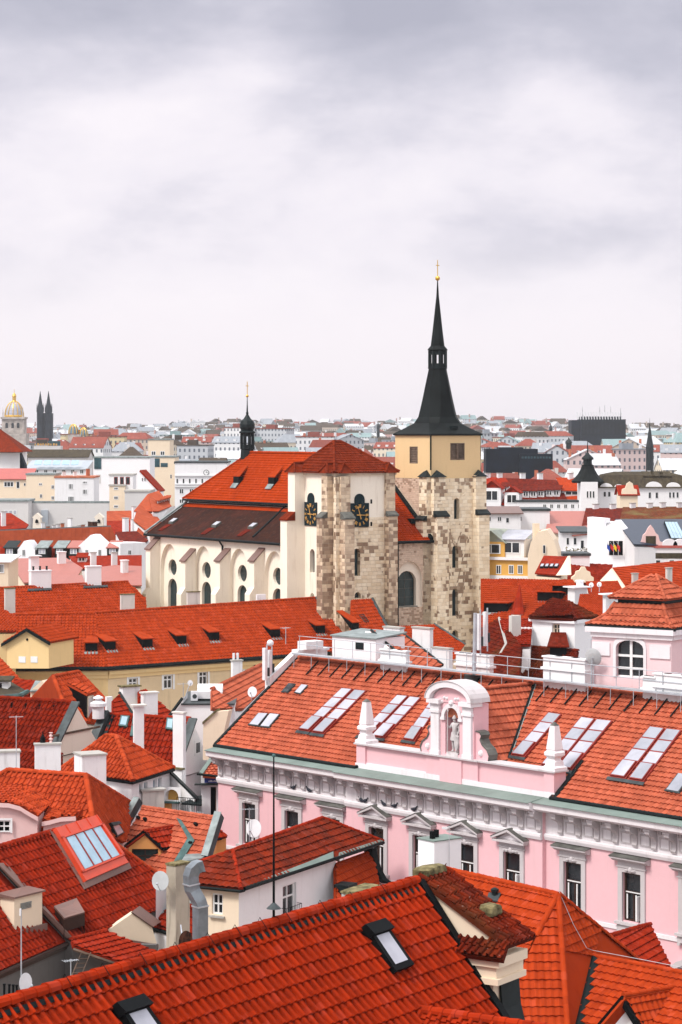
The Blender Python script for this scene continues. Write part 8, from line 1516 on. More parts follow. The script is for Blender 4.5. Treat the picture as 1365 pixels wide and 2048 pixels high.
for px in (998, 1023, 1041): s0, z0 = f.px(px-5,1148); s1, z1 = f.px(px+5,1130); win(h, f, s0, s1, z0, z1)
rdorm(h, f.pt(f.px(1022,1110)[0], zt+.2, -.4), 1.35, 1.9, 3, f.d, 'white_wall', 'glass_sky'); rdorm(h, f.pt(f.px(982,1112)[0], zt+.2, -.2), 1.5, 1.6, 3, f.d, 'ochre_wall', 'sheet_green', kind='gab')
t = house('blank cream gambrel end wall right of the green mansard roof', P(1085,1110,258), 'gambrel_wall', 'building'); m = MB(); m.prism([P(x,y,258) for x,y in ((1056,1190),(1056,1110),(1062,1085),(1076,1064),(1094,1060),(1108,1080),(1116,1106),(1116,1190))], V((.8,5,0))); m.build('wall', 'cream_wall', t); f = Face(P(1086,1100,257.9), P(1095,1100,257.9)); win(t, f, 0, .3, f.px(1090,1107)[1], f.px(1090,1090)[1], bar=0); chimney(t, 259, 1066, 1070, 1080, 1047, 20, 'cream_wall', 'concrete', 25, capped=False)
h = house('little red roof with a row of rooflights below the white flag building', P(1105,1130,245)); pts, pq = sl(h, 0, [(1088,1111,252),(1136,1113,251),(1122,1150,244),(1070,1146,0)], 'tile_red', wall='cream_wall')
for i in range(4): x = 1080+i*9.5; roof_window(h, pq, [(x+3,1131),(x+10,1131),(x+7,1137),(x,1137)], 'copper_dark', 'glass_sky', .08)
m = MB(); m.prism([P(1136,1112,250.5), P(1138,1150,244), P(1112,1151,243.5), P(1120,1140,245)], V((.3,.5,0))); m.build('gable_wall', 'cream_wall', h)
h, f, zt = blk('white row with dark brown roof and many windows by the church tower', 962, 1042, 1026, 330, 8, 'white_wall', 'shed', 'sheet_brown', 10, [(975,983,1033,1043),(995,1004,1033,1043),(1012,1019,1035,1046,0)]); blk('white flat roofed block right of the brown roofed row', 1040, 1100, 1022, 335, 8, 'white_wall', 'flat', 'flashing', 0, [(1038+2,1044,1033,1042,0)])
blk('white wall below the flag building beside the little red roof', 1128, 1180, 1112, 280, 5, 'white_bright', 'flat', 'flashing')
# ---------------------------------------------------------------- middle distance left of the church
h, f, zt = blk('white tower house with a dark red pyramid roof at the left edge', -60, 40, 904, 520, 12, 'white_wall', None, wins=[]); q = [P(-60,904,519), P(47,903,518), P(0,860,527), P(-60,860,527)]; pl = plane3(q[0], q[1], q[2]); m = MB(); m.slab([on(pl,-60,904), on(pl,46,903.5), on(pl,-2,857), on(pl,-60,857)], .2); m.build('roof', 'tile_tower', h); m = MB(); m.slab([on(pl,46,903.5), on(pl,46,903.5)+V((.5,13,0)), on(pl,-2,857)+V((0,1,0))], .1); m.build('side_roof', 'tile_tower', h)
s, z = f.px(15,946); m = MB(); m.prism([f.pt(s+.75*math.cos(a), z+.95*math.sin(a), .02) for a in [math.pi*i/10 for i in range(11)]], -f.n*.02); m.build('arched_opening', 'black_iron', h); m = MB(); a = P(40,904,520.2); m.prism([P(40.2,906,520.1), P(50,930,520.4), P(52,960,520.4), P(40.2,960,520.1)], V((.2,2,0))); m.build('dark_flank', 'sooty_stone', h)
blk('cream house with red sheet roof and a wide studio window at the left edge', -20, 60, 958, 480, 8, 'cream_wall', 'shed', 'sheet_red', 20, [(8,28,963,974,2),(33,40,963,977,0),(48,52,966,972,0)])
h, f, zt = blk('long grey mansard building with a row of slanting attic windows', 52, 172, 938, 560, 14, 'white_wall', 'shed', 'sheet_grey', 16, [(70+i*18,78+i*18,939,948) for i in range(6)]); 
for i in range(5): 
    c = f.pt(f.px(76+i*18.5,935)[0], zt+.9, .0); m = MB(); m.prism([c+f.d*-.8+f.n*.2, c+f.d*.8+f.n*.2, c+f.d*.8-f.n*2+V((0,0,1.0)), c-f.d*.8-f.n*2+V((0,0,1.0))], V((0,0,.12))); m.build('attic_window', 'glass_blue', h)
blk('slate roofed block with chimneys behind the grey mansard building', 56, 176, 914, 640, 14, 'grey_plain', 'gx', 'slate_far', 14)
h, f, zt = blk('cream and white block of flats with paired windows left of the tall white block', 53, 110, 950, 450, 10, 'cream_wall', 'flat', 'flashing_pale', 0, [(78,85,966,971,1),(80,85,988,996,1),(103,109,970,978,1),(103,109,992,1000,1)]); blk('white wing of the block of flats with triple windows', 110, 188, 956, 448, 10, 'white_wall', 'flat', 'terracotta', 0, [(137,147,967,979,2),(136,149,992,1004,2),(165,175,962,968,2),(165,175,978,989,2),(165,175,1001,1006,2)])
for px in (128, 150, 176): t = thing('chimney', 'chimney stack on the white wing with triple windows, '+{128:'leftmost',150:'middle',176:'red rightmost'}[px]+' of three', 'chimney', P(px,950,452), 'chimneys on the white wing'); chimney(t, 452, px-4, px-2, px+4, 944 if px < 170 else 938, 30, 'chimney_white' if px < 170 else 'terracotta', 'concrete', 25, name='stack')
h, f, zt = blk('tall blank white block with a dark green roof loggia', 187, 300, 916, 520, 14, 'white_bright', 'flat', 'flashing_pale', 0, []); s0, z0 = f.px(189,938); s1, z1 = f.px(203,914); m = MB(); m.box(f.fr(), s0, s1, -.1, -.01, z0, z1); m.build('loggia', 'teal_glass', h); m = MB(); s0, z0 = f.px(193,967); s1, z1 = f.px(202,949); m.box(f.fr(), s0, s1, -.04, -.002, z0, z1); m.build('grey_panel', 'grey_plain', h)
blk('white stair block with three red curtained windows before the tall white block', 219, 266, 951, 470, 8, 'white_wall', 'flat', 'concrete', 0, [(228.5,236,954,969,0),(240.5,248,954,969,0),(252,260,954,969,0)], fm='red_frame'); blk('cream lower stair block with small paired windows', 219, 250, 972, 468, 8, 'cream_wall', 'flat', 'concrete', 0, [(228,237,974,980),(228,237,992,999),(228,237,1010,1016)])
h = house('white lean-to gable with a thin red verge beside the stair block', P(295,965,465)); m = MB(); m.prism([P(x,y,465) for x,y in ((277,1025),(277,943),(283,942),(318,981),(318,1025))], V((.5,6,0))); m.build('wall', 'white_bright', h); m = MB(); m.prism([P(281,940,464.8), P(320,982,464.8), P(318,984,464.8), P(279,943,464.8)], V((.6,6.5,0))); m.build('roof', 'tile_red', h); f = Face(P(277,960,464.95), P(318,960,464.95))
for px in (284, 289): s, z = f.px(px, 962); win(h, f, s, s+.25, z, z+.6, bar=0)
blk('grey rendered rear building between stair block and coral roofs', 250, 300, 984, 455, 10, 'grey_plain', 'flat', 'concrete')
h, f, zt = blk('cream stepped tower block with dark green terrace glazing', 300, 350, 915, 540, 14, 'cream_wall', 'flat', 'flashing_pale', 0, [(341,344,949,957,0)]); m = MB()
for a in ((310,320,917,934),(322,336,926,934)): s0, z0 = f.px(a[0],a[3]); s1, z1 = f.px(a[1],a[2]); m.box(f.fr(), s0, s1, -.05, -.002, z0, z1)
m.build('terrace_glazing', 'teal_glass', h); blk('small cream penthouse block on top of the stepped tower', 297, 340, 880, 600, 14, 'cream_wall', 'flat', 'flashing_pale', 0, [(303,312,902,911),(321,330,902,911)])
h, f, zt = blk('white modernist corner building with a round clock high on its wall', 350, 455, 926, 480, 14, 'white_wall', 'flat', 'flashing', 0, [(353+i*12.5,357+i*12.5,957,967,0) for i in range(5)]+[(359+i*20,368+i*20,977,988) for i in range(3)]+[(359+i*20,368+i*20,998,1007) for i in range(2)]); c = f.px(413,945); m = MB(); ce = f.pt(c[0], c[1], .12); m.prism([ce+f.d*(.55*math.cos(a))+V((0,0,.55*math.sin(a))) for a in [2*math.pi*i/20 for i in range(20)]], -f.n*.1); ck = m.build('clock', 'flashing', h); m = MB(); ce = f.pt(c[0], c[1], .135); m.prism([ce+f.d*(.45*math.cos(a))+V((0,0,.45*math.sin(a))) for a in [2*math.pi*i/20 for i in range(20)]], -f.n*.01); m.build('dial', 'white_paint', ck); m = MB(); m.tube([ce+f.n*.03, ce+f.n*.03+V((0,0,.36))], .03, 4); m.tube([ce+f.n*.03, ce+f.n*.03+f.d*.28], .03, 4); m.build('hands', 'black_iron', ck); m = MB()
for py in (951, 968, 973): z = f.px(380,py)[1]; m.box(f.fr(), 0, f.L, -.25, -.002, z-.12, z+.1)
m.build('ledge', 'white_paint', h)
blk('low cream attic floor behind the clock building', 350, 425, 938-10, 500, 10, 'cream_wall', 'flat', 'flashing', 0, [(352+i*10,355+i*10,934,940,0) for i in range(4)], zb=10)
h, f, zt = blk('bare grey concrete firewall with sheet metal duct', 58, 218, 1006, 400, 1.2, 'grey_plain', 'flat', 'flashing_pale', 0, ov=.1); m = MB(); s0, z0 = f.px(84,1062); s1, z1 = f.px(97,1020); m.box(f.fr(), s0, s1, -.8, -.01, z0, z1); m.build('duct', 'sheet_grey', h)
for i, px in enumerate((74, 198)): 
    t = thing('gablet', ('left','right')[i]+' of two small beige dormer gables before the concrete firewall', 'dormer', P(px,1045,392), 'beige dormer gables'); m = MB(); m.prism([P(x,y,392) for x,y in ((px-9,1062),(px-7,1036),(px-10,1035),(px,1026),(px+10,1035),(px+7,1036),(px+9,1062))], V((0,2,0))); m.build('wall', 'beige_plain', t); m = MB(); m.prism([P(x,y,391.9) for x,y in ((px-3,1046),(px-3,1041),(px,1038),(px+3,1041),(px+3,1046))], V((0,-.05,0))); m.build('opening', 'black_iron', t)
blk('pale blue rendered house with flat roof at the left edge', -20, 57, 1003, 395, 8, 'grey_plain', 'flat', 'flashing_pale', 0, [(9,17,1020,1029,0),(18,26,1020,1029,0),(27,34,1020,1029,0)], gm='glass_sky')
h = house('dark red roof with a white chimney at the left edge before the pale blue house', P(30,1060,330)); sl(h, 0, [(-14,1026,340),(22,1026,340),(58,1049,334),(52,1056,0),(-14,1060,0)], 'tile_red', wall='white_wall'); chimney(h, 333, 1, 4, 12, 1024, 20, 'chimney_white', 'concrete', 25)
# coral roofs
h = house('steep coral red roof with a row of tiny dormers left of the church', P(300,1010,340)); pts, pq = sl(h, 0, [(296,988,345),(318,981,350),(344,1012,342),(318,1022,0),(306,1022,0)], 'tile_coral', wall='white_wall'); sl(h, 0, [(296,988,345),(306,1022,336),(268,1022,338)], 'tile_coral', wall='white_wall', name='side_roof')
for i in range(6): p = on(pq, 316+i*4.2, 1008-i*1.2); rdorm(h, p, .16, .5, 1, X1, 'tile_coral', 'tile_coral')
m = MB(); m.prism([P(306,1023,336), P(345,1013,342), P(345,1040,342), P(318,1045,336)], V((.2,3,0))); m.build('drum_wall', 'grey_plain', h)
for i, (ps, mt) in enumerate(([[(214,1022,352),(262,1021,356),(285,1050,346),(214,1060,0)], 'tile_coral'], [[(277,1012,338),(296,1010,342),(334,1056,330),(300,1064,0),(268,1040,0)], 'tile_coral'], [[(214,1042,338),(282,1040,342),(286,1064,334),(214,1070,0)], 'tile_red'], [[(285,1037,332),(300,1040,334),(312,1072,326),(270,1072,0)], 'tile_coral'])):
    h = house(('broad coral roof behind two white chimneys left of the church','coral gabled roof with sharp ridge beside the dark church aisle','darker red strip of roof below the broad coral roof','small coral roof end touching the church aisle')[i], P(*ps[1])); sl(h, 0, ps, mt, wall='white_wall')
for lb, a in (('tall white chimney on the coral roofs, left of a pair', (330,244,250,258,1037)), ('squat white chimney on the coral roofs, right of a pair', (332,261,265,275,1040)), ('small white chimney high on the coral roofs', (341,263,267,272,1014)), ('rusty brown box chimney with plants above the pink mansard roofs', (330,174,186,195,1044)), ('white chimney block between the firewall and the pink mansard roofs', (335,134,142,145,1037))):
    t = thing('chimney', lb, 'chimney', P(a[2],a[4]+12,a[0])); chimney(t, *a, 20, 'rust' if 'rusty' in lb else 'chimney_white', 'concrete', 30, name='stack')
for i, px in enumerate((86, 96, 108, 116, 125, 150, 158, 166)): t = thing('chimney', 'little pale roof stack along the foot of the concrete firewall, %s from the left' % ORD[i], 'chimney', P(px,1055,338), 'little roof stacks below the firewall'); chimney(t, 338, px-4, px-2, px+4, 1046+(i*7)%9, 25, ('chimney_white','terracotta','stucco_white')[i%3], 'concrete', 28, name='stack')
# pink mansard row with white gables
h = house('long pinkish mansard roof with white gables and dormers left of the church', P(120,1090,312)); pts, pq = sl(h, 0, [(-14,1062,322),(90,1058,322),(222,1053,322),(240,1088,312),(-14,1096,0)], 'tile_coral', wall='white_wall'); p2, pq2 = sl(h, 0, [(-14,1093,312.5),(90,1092,312),(238,1086,311.5),(244,1114,307),(-14,1122,0)], 'tile_red', name='lower_roof', wall='white_wall'); m = MB(); m.tube([pts[0], pts[1], pts[2]], .14, 5); m.build('ridge_cap', 'flashing', h); f = Face(P(-14,1100,309.5), P(240,1100,307.5))
for px, w_, py, pt_ in ((53,18,1100,1082),(186,29,1092,1070)): s = f.px(px, py)[0]; W2 = w_*309/F; z = f.px(px,py)[1]; zt = f.px(px,pt_)[1]; g = MB(); g.prism([f.pt(s-W2, 8), f.pt(s+W2, 8), f.pt(s+W2, z), f.pt(s+.3, zt), f.pt(s-.3, zt), f.pt(s-W2, z)], -f.n*3); go = g.build('gable', 'white_bright', h); [win(go, f, f.px(x-3,1100)[0], f.px(x+3,1100)[0], f.px(x,1112)[1], f.px(x,1099)[1]) for x in (((174,200)) if w_ > 20 else (48,))]
for px, mt in ((20,'copper_dark'),(85,'flashing_pale'),(120,'flashing_pale'),(148,'sheet_pink'),(226,'sheet_pink')): rdorm(h, V((*(f.pt(f.px(px,1108)[0],0,.1)).xy, f.px(px,1111)[1])), .62, 1.0, 2.6, f.d, 'copper_dark', mt, 'glass_sky')
h = house('white house with a dark red roof wedged beside the church buttress', P(262,1100,305)); sl(h, 0, [(231,1064,318),(274,1062,318),(297,1080,312),(290,1085,0),(243,1086,0)], 'tile_rust', wall='white_wall'); f = Face(P(241,1095,307), P(292,1095,309)); m = MB(); m.box(f.fr(), 0, f.L, 0, 4, 8, f.px(260,1086)[1]); m.build('wall', 'white_wall', h); s0, z0 = f.px(256,1110); s1, z1 = f.px(263,1100); win(h, f, s0, s1, z0, z1, bar=1)
h = house('low dark red roofs with a white framed dormer below the mansard row', P(200,1120,285)); pts, pq = sl(h, 0, [(138,1112,296),(284,1110,296),(284,1138,286),(155,1136,0)], 'tile_red', wall='white_wall'); rdorm(h, on(pq,164,1124), .5, .6, 1.5, X1, 'white_wall', 'tile_red'); [chimney(h, 288, px-6, px-3, px+7, 1106, 20, 'chimney_white', 'concrete', 25) for px in (186, 228)]
h = house('faded pink sheet metal roof with standing seams at the left', P(90,1140,272)); sl(h, 0, [(16,1117,290),(132,1115,290),(166,1136,280),(150,1160,0),(48,1165,0)], 'sheet_pink', wall='cream_wall'); chimney(h, 276, 56, 62, 78, 1113, 20, 'white_bright', 'white_bright', 25, capov=.25); chimney(h, 284, 113, 118, 132, 1105, 20, 'chimney_white', 'white_bright', 25)
h = house('faded pink sheet roof touching the church nave at its left end', P(240,1150,270)); sl(h, 0, [(200,1134,285),(230,1130,286),(284,1132,284),(284,1170,270),(196,1170,0)], 'sheet_pink', wall='cream_wall'); chimney(h, 279, 240, 246, 257, 1122, 20, 'chimney_white', 'white_bright', 25)
blk('cream house with white framed windows cut by the left edge below the mansard row', -30, 17, 1122, 258, 8, 'cream_wall', 'shed', 'white_bright', 6, [(-4,9,1128,1146,2)])
h = house('low pink sheet roof with cream eaves between the two broad chimneys', P(120,1165,258)); sl(h, 0, [(100,1150,272),(165,1150,272),(172,1168,262),(98,1170,0)], 'sheet_pink', wall='cream_wall')
# ---------------------------------------------------------------- landmarks and the far city
def lm(name, label, cat, px, Y): return thing(name, label, cat, V((P(px, 860, Y).x, Y, terrain(Y))))
Y = 1500; k = Y/F; t = lm('museum', 'distant museum with a gold ribbed glass dome at the far left', 'museum', 25, Y); c = P(25, 860, Y); zq = lambda py: 45-(py-860)*k; c.z = 0
m = MB(); m.box(lambda x, y, z: c+V((x,y,z)), -27*k, 27*k, 0, 18, 0, zq(868)); m.box(lambda x, y, z: c+V((x,y,z)), -22*k, 22*k, 2, 16, zq(868), zq(838)); m.box(lambda x, y, z: c+V((x,y,z)), -24*k, 24*k, 1, 17, zq(838), zq(834)); m.build('wall', 'museum_stone', t)
cc = c+V((0,9,0)); m = MB(); m.lathe(cc, [(19*k*math.cos(a), zq(834)+32*k*math.sin(a)) for a in [R(5+78*i/8) for i in range(9)]], 20); d = m.build('dome', 'glass_sky', t, True); m = MB()
for i in range(12): a_ = 2*math.pi*i/12; m.tube([cc+V((math.cos(a_)*19.3*k*math.cos(a), math.sin(a_)*19.3*k*math.cos(a), zq(834)+32.3*k*math.sin(a))) for a in [R(5+78*j/8) for j in range(9)]], .9*k, 5)
m.lathe(cc, [(20*k,zq(836)),(20*k,zq(831)),(19*k,zq(830))], 20); m.lathe(cc, [(5.2*k,zq(803)),(3.8*k,zq(801)),(3.8*k,zq(793)),(4.6*k,zq(792)),(3*k,zq(788)),(.6*k,zq(785)),(.4*k,zq(778))], 12); m.build('ribs', 'gold', d)
m = MB()
for px in (13, 25, 36): x = (px-25)*k; m.prism([c+V((x+2.6*k*math.cos(a), 1.9, zq(848)+2.6*k*math.sin(a))) for a in [math.pi*i/8 for i in range(9)]]+[c+V((x-2.6*k, 1.9, zq(856))), c+V((x+2.6*k, 1.9, zq(856)))], V((0,.2,0)))
m.build('arched_windows', 'glass_dark', t)
for px in (5, 45): m = MB(); m.lathe(c+V(((px-25)*k,3,0)), [(1.2*k,zq(836)),(1*k,zq(826)),(.1*k,zq(814))], 6); m.build('pinnacle', 'museum_stone', t)
Y = 1900; k = Y/F; t = lm('church', 'distant black church with twin pointed spires on the left skyline', 'church', 89, Y); zq = lambda py: 45-(py-860)*k; c = P(89,860,Y); c.z = 0
for px in (81, 97.5): cc = c+V(((px-89)*k,0,0)); m = MB(); m.lathe(cc, [(7*k,0),(7*k,zq(822)),(7.4*k,zq(821)),(5.6*k,zq(815)),(3.6*k,zq(803)),(.3*k,zq(782))], 8, rot=R(22)); [m.lathe(cc+V((sx*6*k,sy*6*k,0)), [(1.0*k,zq(824)),(.8*k,zq(816)),(.1*k,zq(806))], 5) for sx in (-1,1) for sy in (-1,1)]; m.build('spire', 'sooty_stone', t)
m = MB(); m.box(lambda x, y, z: c+V((x,y,z)), -8*k, 9*k, 1, 30, 0, zq(826)); m.build('nave', 'sooty_stone', t)
Y = 1300; k = Y/F; t = lm('building', 'pale palace with two small gold ribbed domes left of the church', 'building', 150, Y); zq = lambda py: 45-(py-860)*k; c = P(150,860,Y); c.z = 0; m = MB(); m.box(lambda x, y, z: c+V((x,y,z)), -20*k, 26*k, 0, 15, 0, zq(881)); m.box(lambda x, y, z: c+V((x,y,z)), -14*k, 12*k, 1, 12, 0, zq(869)); m.build('wall', 'museum_stone', t)
for px, s in ((145,1),(165,.86)): cc = c+V(((px-150)*k,6,0)); zb = zq(868 if s == 1 else 872); m = MB(); m.lathe(cc, [(9.5*s*k*math.cos(a), zb+19*s*k*math.sin(a)) for a in [R(2+82*i/6) for i in range(7)]], 16); d = m.build('dome', 'mid_blue_glass', t, True); m = MB(); [m.tube([cc+V((math.cos(b)*9.8*s*k*math.cos(a), math.sin(b)*9.8*s*k*math.cos(a), zb+19.3*s*k*math.sin(a))) for a in [R(2+82*j/6) for j in range(7)]], 1.1*k, 4) for b in [2*math.pi*i/8 for i in range(8)]]; m.build('ribs', 'gold', d)
Y = 1120; k = Y/F; t = lm('billboard', 'distant dark rooftop sign with orange lettering left of the domed palace', 'sign', 88, Y); c = P(88,892,Y); m = MB(); m.box(lambda x, y, z: c+V((x,y,z)), -20*k, 34*k, 0, 8, -c.z, 0); m.build('base', 'grey_plain', t); m = MB(); m.box(lambda x, y, z: c+V((x,y,z)), 8*k, 33*k, .2, .6, .3*k, 10*k); m.build('board', 'teal_glass', t); m = MB()
for i in range(9): x = (-18+i*5.2)*k; m.box(lambda a, b, z: c+V((a,b,z)), x, x+(3.4 if i%3 else 2.2)*k, -.2, 0, 1.0*k, (4.8+(i%2)*.8)*k)
m.build('lettering', 'clock_gold', t)
Y = 1750; k = Y/F; t = lm('telephone_exchange', 'huge dark office block crowned by white masts on the right skyline', 'building', 1200, Y); zq = lambda py: 45-(py-860)*k; c = P(1200,860,Y); c.z = 0; fr = lambda x, y, z: c+V((x,y,z)); m = MB(); m.box(fr, -37*k, 44*k, 0, 30, 0, zq(838)); m.box(fr, -55*k, -37.2*k, 6, 30, 0, zq(840)); m.box(fr, 44.2*k, 54*k, 6, 30, 0, zq(838.5)); m.box(fr, -34*k, 43*k, 1, 28, zq(838), zq(833)); m.build('wall', 'dark_office', t)
m = MB()
for i in range(30): x = (-36+i*2.75)*k; m.box(fr, x, x+.8*k, -1.2, -.01, zq(868), zq(838))
m.build('fins', 'sooty_stone', t)
for i in range(17): x = (-44+i*5.5)*k; m = MB(); m.tube([fr(x, -1.5, zq(839)), fr(x-1.5*k, -1.5, zq(824))], 1.1*k, 5); m.build('mast', 'plastic_white', t)
for px, py in ((1168,813),(1203,812),(1213,810),(1225,812),(1245,816)): m = MB(); m.tube([fr((px-1200)*k, 10, zq(834)), fr((px-1200)*k, 10, zq(py))], [.6*k,.2*k], 5); m.build('aerial', 'flashing', t)
Y = 1100; k = Y/F; t = lm('spire', 'slim dark green church spire far away near the right edge', 'spire', 1300, Y); zq = lambda py: 45-(py-860)*k; c = P(1300,860,Y); c.z = 0; m = MB(); m.lathe(c, [(7.6*k,0),(7.6*k,zq(896)),(8*k,zq(895)),(4.6*k,zq(876)),(2.4*k,zq(860)),(.5*k,zq(846)),(.2*k,zq(836))], 8); m.build('steeple', 'copper_dark', t)
Y = 900; k = Y/F; t = lm('office_block', 'low dark navy office building right of the tall church tower', 'building', 1030, Y); zq = lambda py: 45-(py-860)*k; c = P(1030,860,Y); c.z = 0; fr = lambda x, y, z: c+V((x,y,z)); m = MB(); m.box(fr, -56*k, 48*k, 4, 20, 0, zq(898)); m.box(fr, -30*k, 20*k, 6, 18, 0, zq(895)); m.box(fr, 10*k, 76*k, 0, 12, 0, zq(908)); m.build('wall', 'dark_office', t); m = MB(); [m.box(fr, (14+i*6)*k, (18+i*6)*k, -.2, -.01, zq(917), zq(913)) for i in range(10)]; m.build('window_strip', 'teal_glass', t)
def fspire(label, px, Y, py0, py1, w): k = Y/F; t = lm('turret', label, 'turret', px, Y); c = P(px,860,Y); c.z = 0; m = MB(); m.lathe(c, [(w*k,0),(w*k,45-(py0-860)*k),(w*1.2*k,45-(py0-1-860)*k),(w*.9*k,45-((py0*2+py1)/3-860)*k),(w*.35*k,45-((py0+py1*2)/3-860)*k),(.1*k,45-(py1-860)*k)], 8); m.build('roof', 'copper_dark', t)
fspire('tiny dark onion turret on the skyline left of the dark office block', 1102, 1900, 858, 846, 3.2); fspire('brown pointed turret among the roofs below the skyline right of the tower', 1138, 1200, 886, 874, 6); fspire('tiny green turret on the skyline left of the tall spire', 757, 2100, 852, 845, 3)
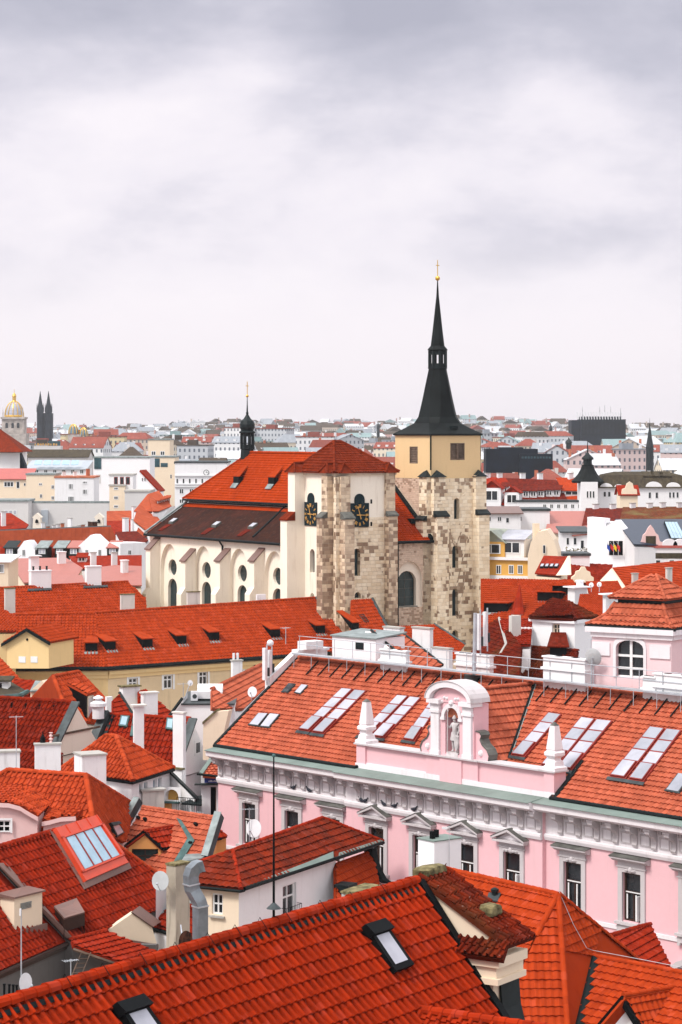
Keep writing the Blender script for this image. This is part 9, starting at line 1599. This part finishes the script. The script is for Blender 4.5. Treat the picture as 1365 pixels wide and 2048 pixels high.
# the rows of far houses, each one a thing; labels name colours, roof and the neighbour to look beside
random.seed(21); LMK = [(-60,'the museum dome'),(60,'the twin spires'),(125,'the little gold domes'),(190,'the tall white block'),(300,'the stepped tower block'),(400,'the ridge turret'),(520,'the nave roof'),(640,'the clock tower roof'),(770,'the ochre belfry'),(960,'the dark low office'),(1090,'the big dark office block'),(1250,'the slim green spire')]
RO = {'far_roof_grey':'grey','far_roof_pale':'pale','far_roof_green':'green','far_roof_red':'red','far_roof_dark':'dark','far_wall':'white'}; seen = {}; nfar = 0; GRP = 'far city houses'
rows = [(y, (k*.37)%1) for k, y in enumerate((600,660,725,800,880,970,1060,1160,1270,1390,1520,1670))]
for ri, (Y, off) in enumerate(rows):
    x = -.165*Y - off*18; lim = .165*Y
    while x < lim and nfar < 300:
        w = random.uniform(8.5, 17)*(1+ri*.05); hgt = random.uniform(20, 30.5)+min(5, max(0, (Y-900)/130))-(4 if 600 < CX+x/Y*F and Y < 800 else 0); Yj = Y+random.uniform(-25, 25); px = CX+(x+w/2)/Yj*F; gap = random.uniform(-.5, 5)
        hidden = 500 < px < 950 and Y < 900 or 300 < px < 500 and Y < 680 or (px < 190 and Y < 640) or 960 < px and Y < 620
        if not hidden and -40 < px < 1405 and abs(Yj-1500)+abs(px-25) > 60 and not (abs(px-1200) < 60 and 1500 < Yj < 1800) and not (px < 60 and 1200 < Yj < 1640):
            wl = random.choices(list(FARW), [7,4,2,4,2,2,1])[0]; rm = random.choices(['far_roof_grey','far_roof_pale','far_roof_green','far_roof_red','far_roof_dark'], [4,4,2,8,3])[0]; kind = random.choices(['gx','gy','hip','flat','mans'], [5,2,3,4,2])[0]
            g0 = terrain(Yj)-2; yaw = random.uniform(-.5, .5); d = V((math.cos(yaw), math.sin(yaw), 0)); dep = random.uniform(9, 14); rh = random.uniform(3, 5.5) if kind != 'flat' else .5; zt = terrain(Yj)+hgt-(rh if kind != 'flat' else 0)*.55
            A = V((x, Yj, 0)); f = Face(A, A+d*w); L = f.L; q = lambda s, y, z: f.pt(s, z, -y); near = min(LMK, key=lambda l: abs(l[0]+50-px))[1]
            base = f"distant {wl} house, {RO[rm]} {'flat' if kind == 'flat' else 'mansard' if kind == 'mans' else 'hipped' if kind == 'hip' else 'gabled'} roof, near {near}"; n_ = seen.get(base, 0); seen[base] = n_+1
            lab = base if not n_ else base+', '+('farther off','still farther off','near the skyline','smallest of its kind','on the skyline','at the very skyline')[min(n_-1, 5)]
            h = thing('far_house', lab, 'house', f.pt(L/2, g0, -dep/2), GRP); m = MB(); m.hexa([q(0,0,g0), q(L,0,g0), q(L,dep,g0), q(0,dep,g0)], [q(0,0,zt), q(L,0,zt), q(L,dep,zt), q(0,dep,zt)])
            if kind == 'gx': m.prism([q(0,0,zt), q(0,dep,zt), q(0,dep/2,zt+rh)], f.d*L)
            if kind == 'gy': m.prism([q(0,0,zt), q(L,0,zt), q(L/2,0,zt+rh)], -f.n*dep)
            m.build('wall', 'far_'+wl.replace(' ', '_'), h); r_ = MB(); o = .4
            if kind == 'flat': r_.hexa([q(-o,-o,zt+.01), q(L+o,-o,zt+.01), q(L+o,dep,zt+.01), q(-o,dep,zt+.01)], [q(-o,-o,zt+.5), q(L+o,-o,zt+.5), q(L+o,dep,zt+.5), q(-o,dep,zt+.5)]); r_.hexa([q(L*.3,2,zt+.5), q(L*.6,2,zt+.5), q(L*.6,6,zt+.5), q(L*.3,6,zt+.5)], [q(L*.3,2,zt+3), q(L*.6,2,zt+3), q(L*.6,6,zt+3), q(L*.3,6,zt+3)])
            elif kind == 'gx': r_.slab([q(-o,-o,zt), q(L+o,-o,zt), q(L+o,dep/2,zt+rh+.1), q(-o,dep/2,zt+rh+.1)], .2); r_.slab([q(L+o,dep+o,zt), q(-o,dep+o,zt), q(-o,dep/2,zt+rh+.1), q(L+o,dep/2,zt+rh+.1)], .2)
            elif kind == 'gy': r_.slab([q(-o,-o,zt-.1), q(L/2,-o,zt+rh+.1), q(L/2,dep,zt+rh+.1), q(-o,dep,zt-.1)], .2); r_.slab([q(L+o,-o,zt-.1), q(L+o,dep,zt-.1), q(L/2,dep,zt+rh+.1), q(L/2,-o,zt+rh+.1)], .2)
            else:
                i = dep*.42 if kind == 'hip' else 1.6; e = .45 if kind == 'hip' else .12; r_.rings([[q(-o,-o,zt), q(L+o,-o,zt), q(L+o,dep+o,zt), q(-o,dep+o,zt)], [q(min(i,L*.45),dep*e,zt+rh), q(max(L-i,L*.55),dep*e,zt+rh), q(max(L-i,L*.55),dep*(1-e),zt+rh), q(min(i,L*.45),dep*(1-e),zt+rh)]])
            r_.build('roof', rm, h); nfar += 1
            if ri < 10:
                for c_ in range(random.randint(1, 3)): m = MB(); s = random.uniform(1, L-1); yy = dep*random.uniform(.3, .6); z = zt+rh*random.uniform(.3, .9); m.hexa([q(s,yy,z-2), q(s+1.2,yy,z-2), q(s+1.2,yy+.8,z-2), q(s,yy+.8,z-2)], [q(s,yy,z+2), q(s+1.2,yy,z+2), q(s+1.2,yy+.8,z+2), q(s,yy+.8,z+2)]); m.build('chimney', random.choice(['chimney_white','terracotta','chimney_old']), h)
                if kind in ('gx', 'mans') and rm != 'far_roof_pale':
                    for c_ in range(int(L/5)): s = 2+c_*5; m = MB(); y0 = dep*.10; m.hexa([q(s,y0,zt), q(s+1.5,y0,zt), q(s+1.5,y0+3,zt), q(s,y0+3,zt)], [q(s,y0,zt+2), q(s+1.5,y0,zt+2), q(s+1.5,y0+3,zt+2), q(s,y0+3,zt+2)]); m.build('dormer', 'far_white', h)
        x += w + gap

# beyond about 1.8 km the roofs can no longer be told apart: one mass of small houses up the hills to the skyline
m = MB(); WL = ['far_white','far_cream','far_pale_grey','far_beige','far_salmon','far_roof_grey','far_roof_pale','far_roof_red','far_roof_dark','far_roof_green']
for Y in range(1800, 3700, 95):
    x = -.15*Y
    while x < .15*Y:
        w = random.uniform(9, 24); px = CX+x/Y*F; dep = random.uniform(9, 14); g0 = terrain(Y)-3; hill = 4*math.sin(x*.006+1)+3*math.sin(x*.017+Y*.003); zt = terrain(Y)+random.uniform(12, 21)*(1-.00007*Y)+hill*min(1, (Y-1700)/1200); yaw = random.uniform(-.6, .6); d = V((math.cos(yaw), math.sin(yaw), 0)); n = V((-d.y, d.x, 0)); A = V((x, Y+random.uniform(-30, 30), 0)); wm = random.choices(range(5), [7,3,4,2,1])[0]; rm = random.choices(range(5, 10), [4,4,2,6,2])[0]; rh = random.uniform(2.5, 6)
        q = lambda s, y, z: A+d*s+n*y+V((0,0,z)); m.hexa([q(0,0,g0), q(w,0,g0), q(w,dep,g0), q(0,dep,g0)], [q(0,0,zt), q(w,0,zt), q(w,dep,zt), q(0,dep,zt)], wm)
        if not (abs(px-1200) < 70 and Y < 1850): 
            if random.random() < .6: m.prism([q(-.3,-.3,zt+.02), q(-.3,dep+.3,zt+.02), q(-.3,dep/2,zt+rh)], d*(w+.6), rm)
            else: m.prism([q(-.3,-.3,zt+.02), q(w+.3,-.3,zt+.02), q(w/2,-.3,zt+rh)], n*(dep+.6), rm)
            if random.random() < .5: s = random.uniform(0, w-2); m.hexa([q(s,2,zt), q(s+1.6,2,zt), q(s+1.6,3.5,zt), q(s,3.5,zt)], [q(s,2,zt+rh+1.5), q(s+1.6,2,zt+rh+1.5), q(s+1.6,3.5,zt+rh+1.5), q(s,3.5,zt+rh+1.5)], random.choice((0,3,4)))
        x += w+random.uniform(0, 7)
tag(m.build('far_city', WL), kind='stuff')
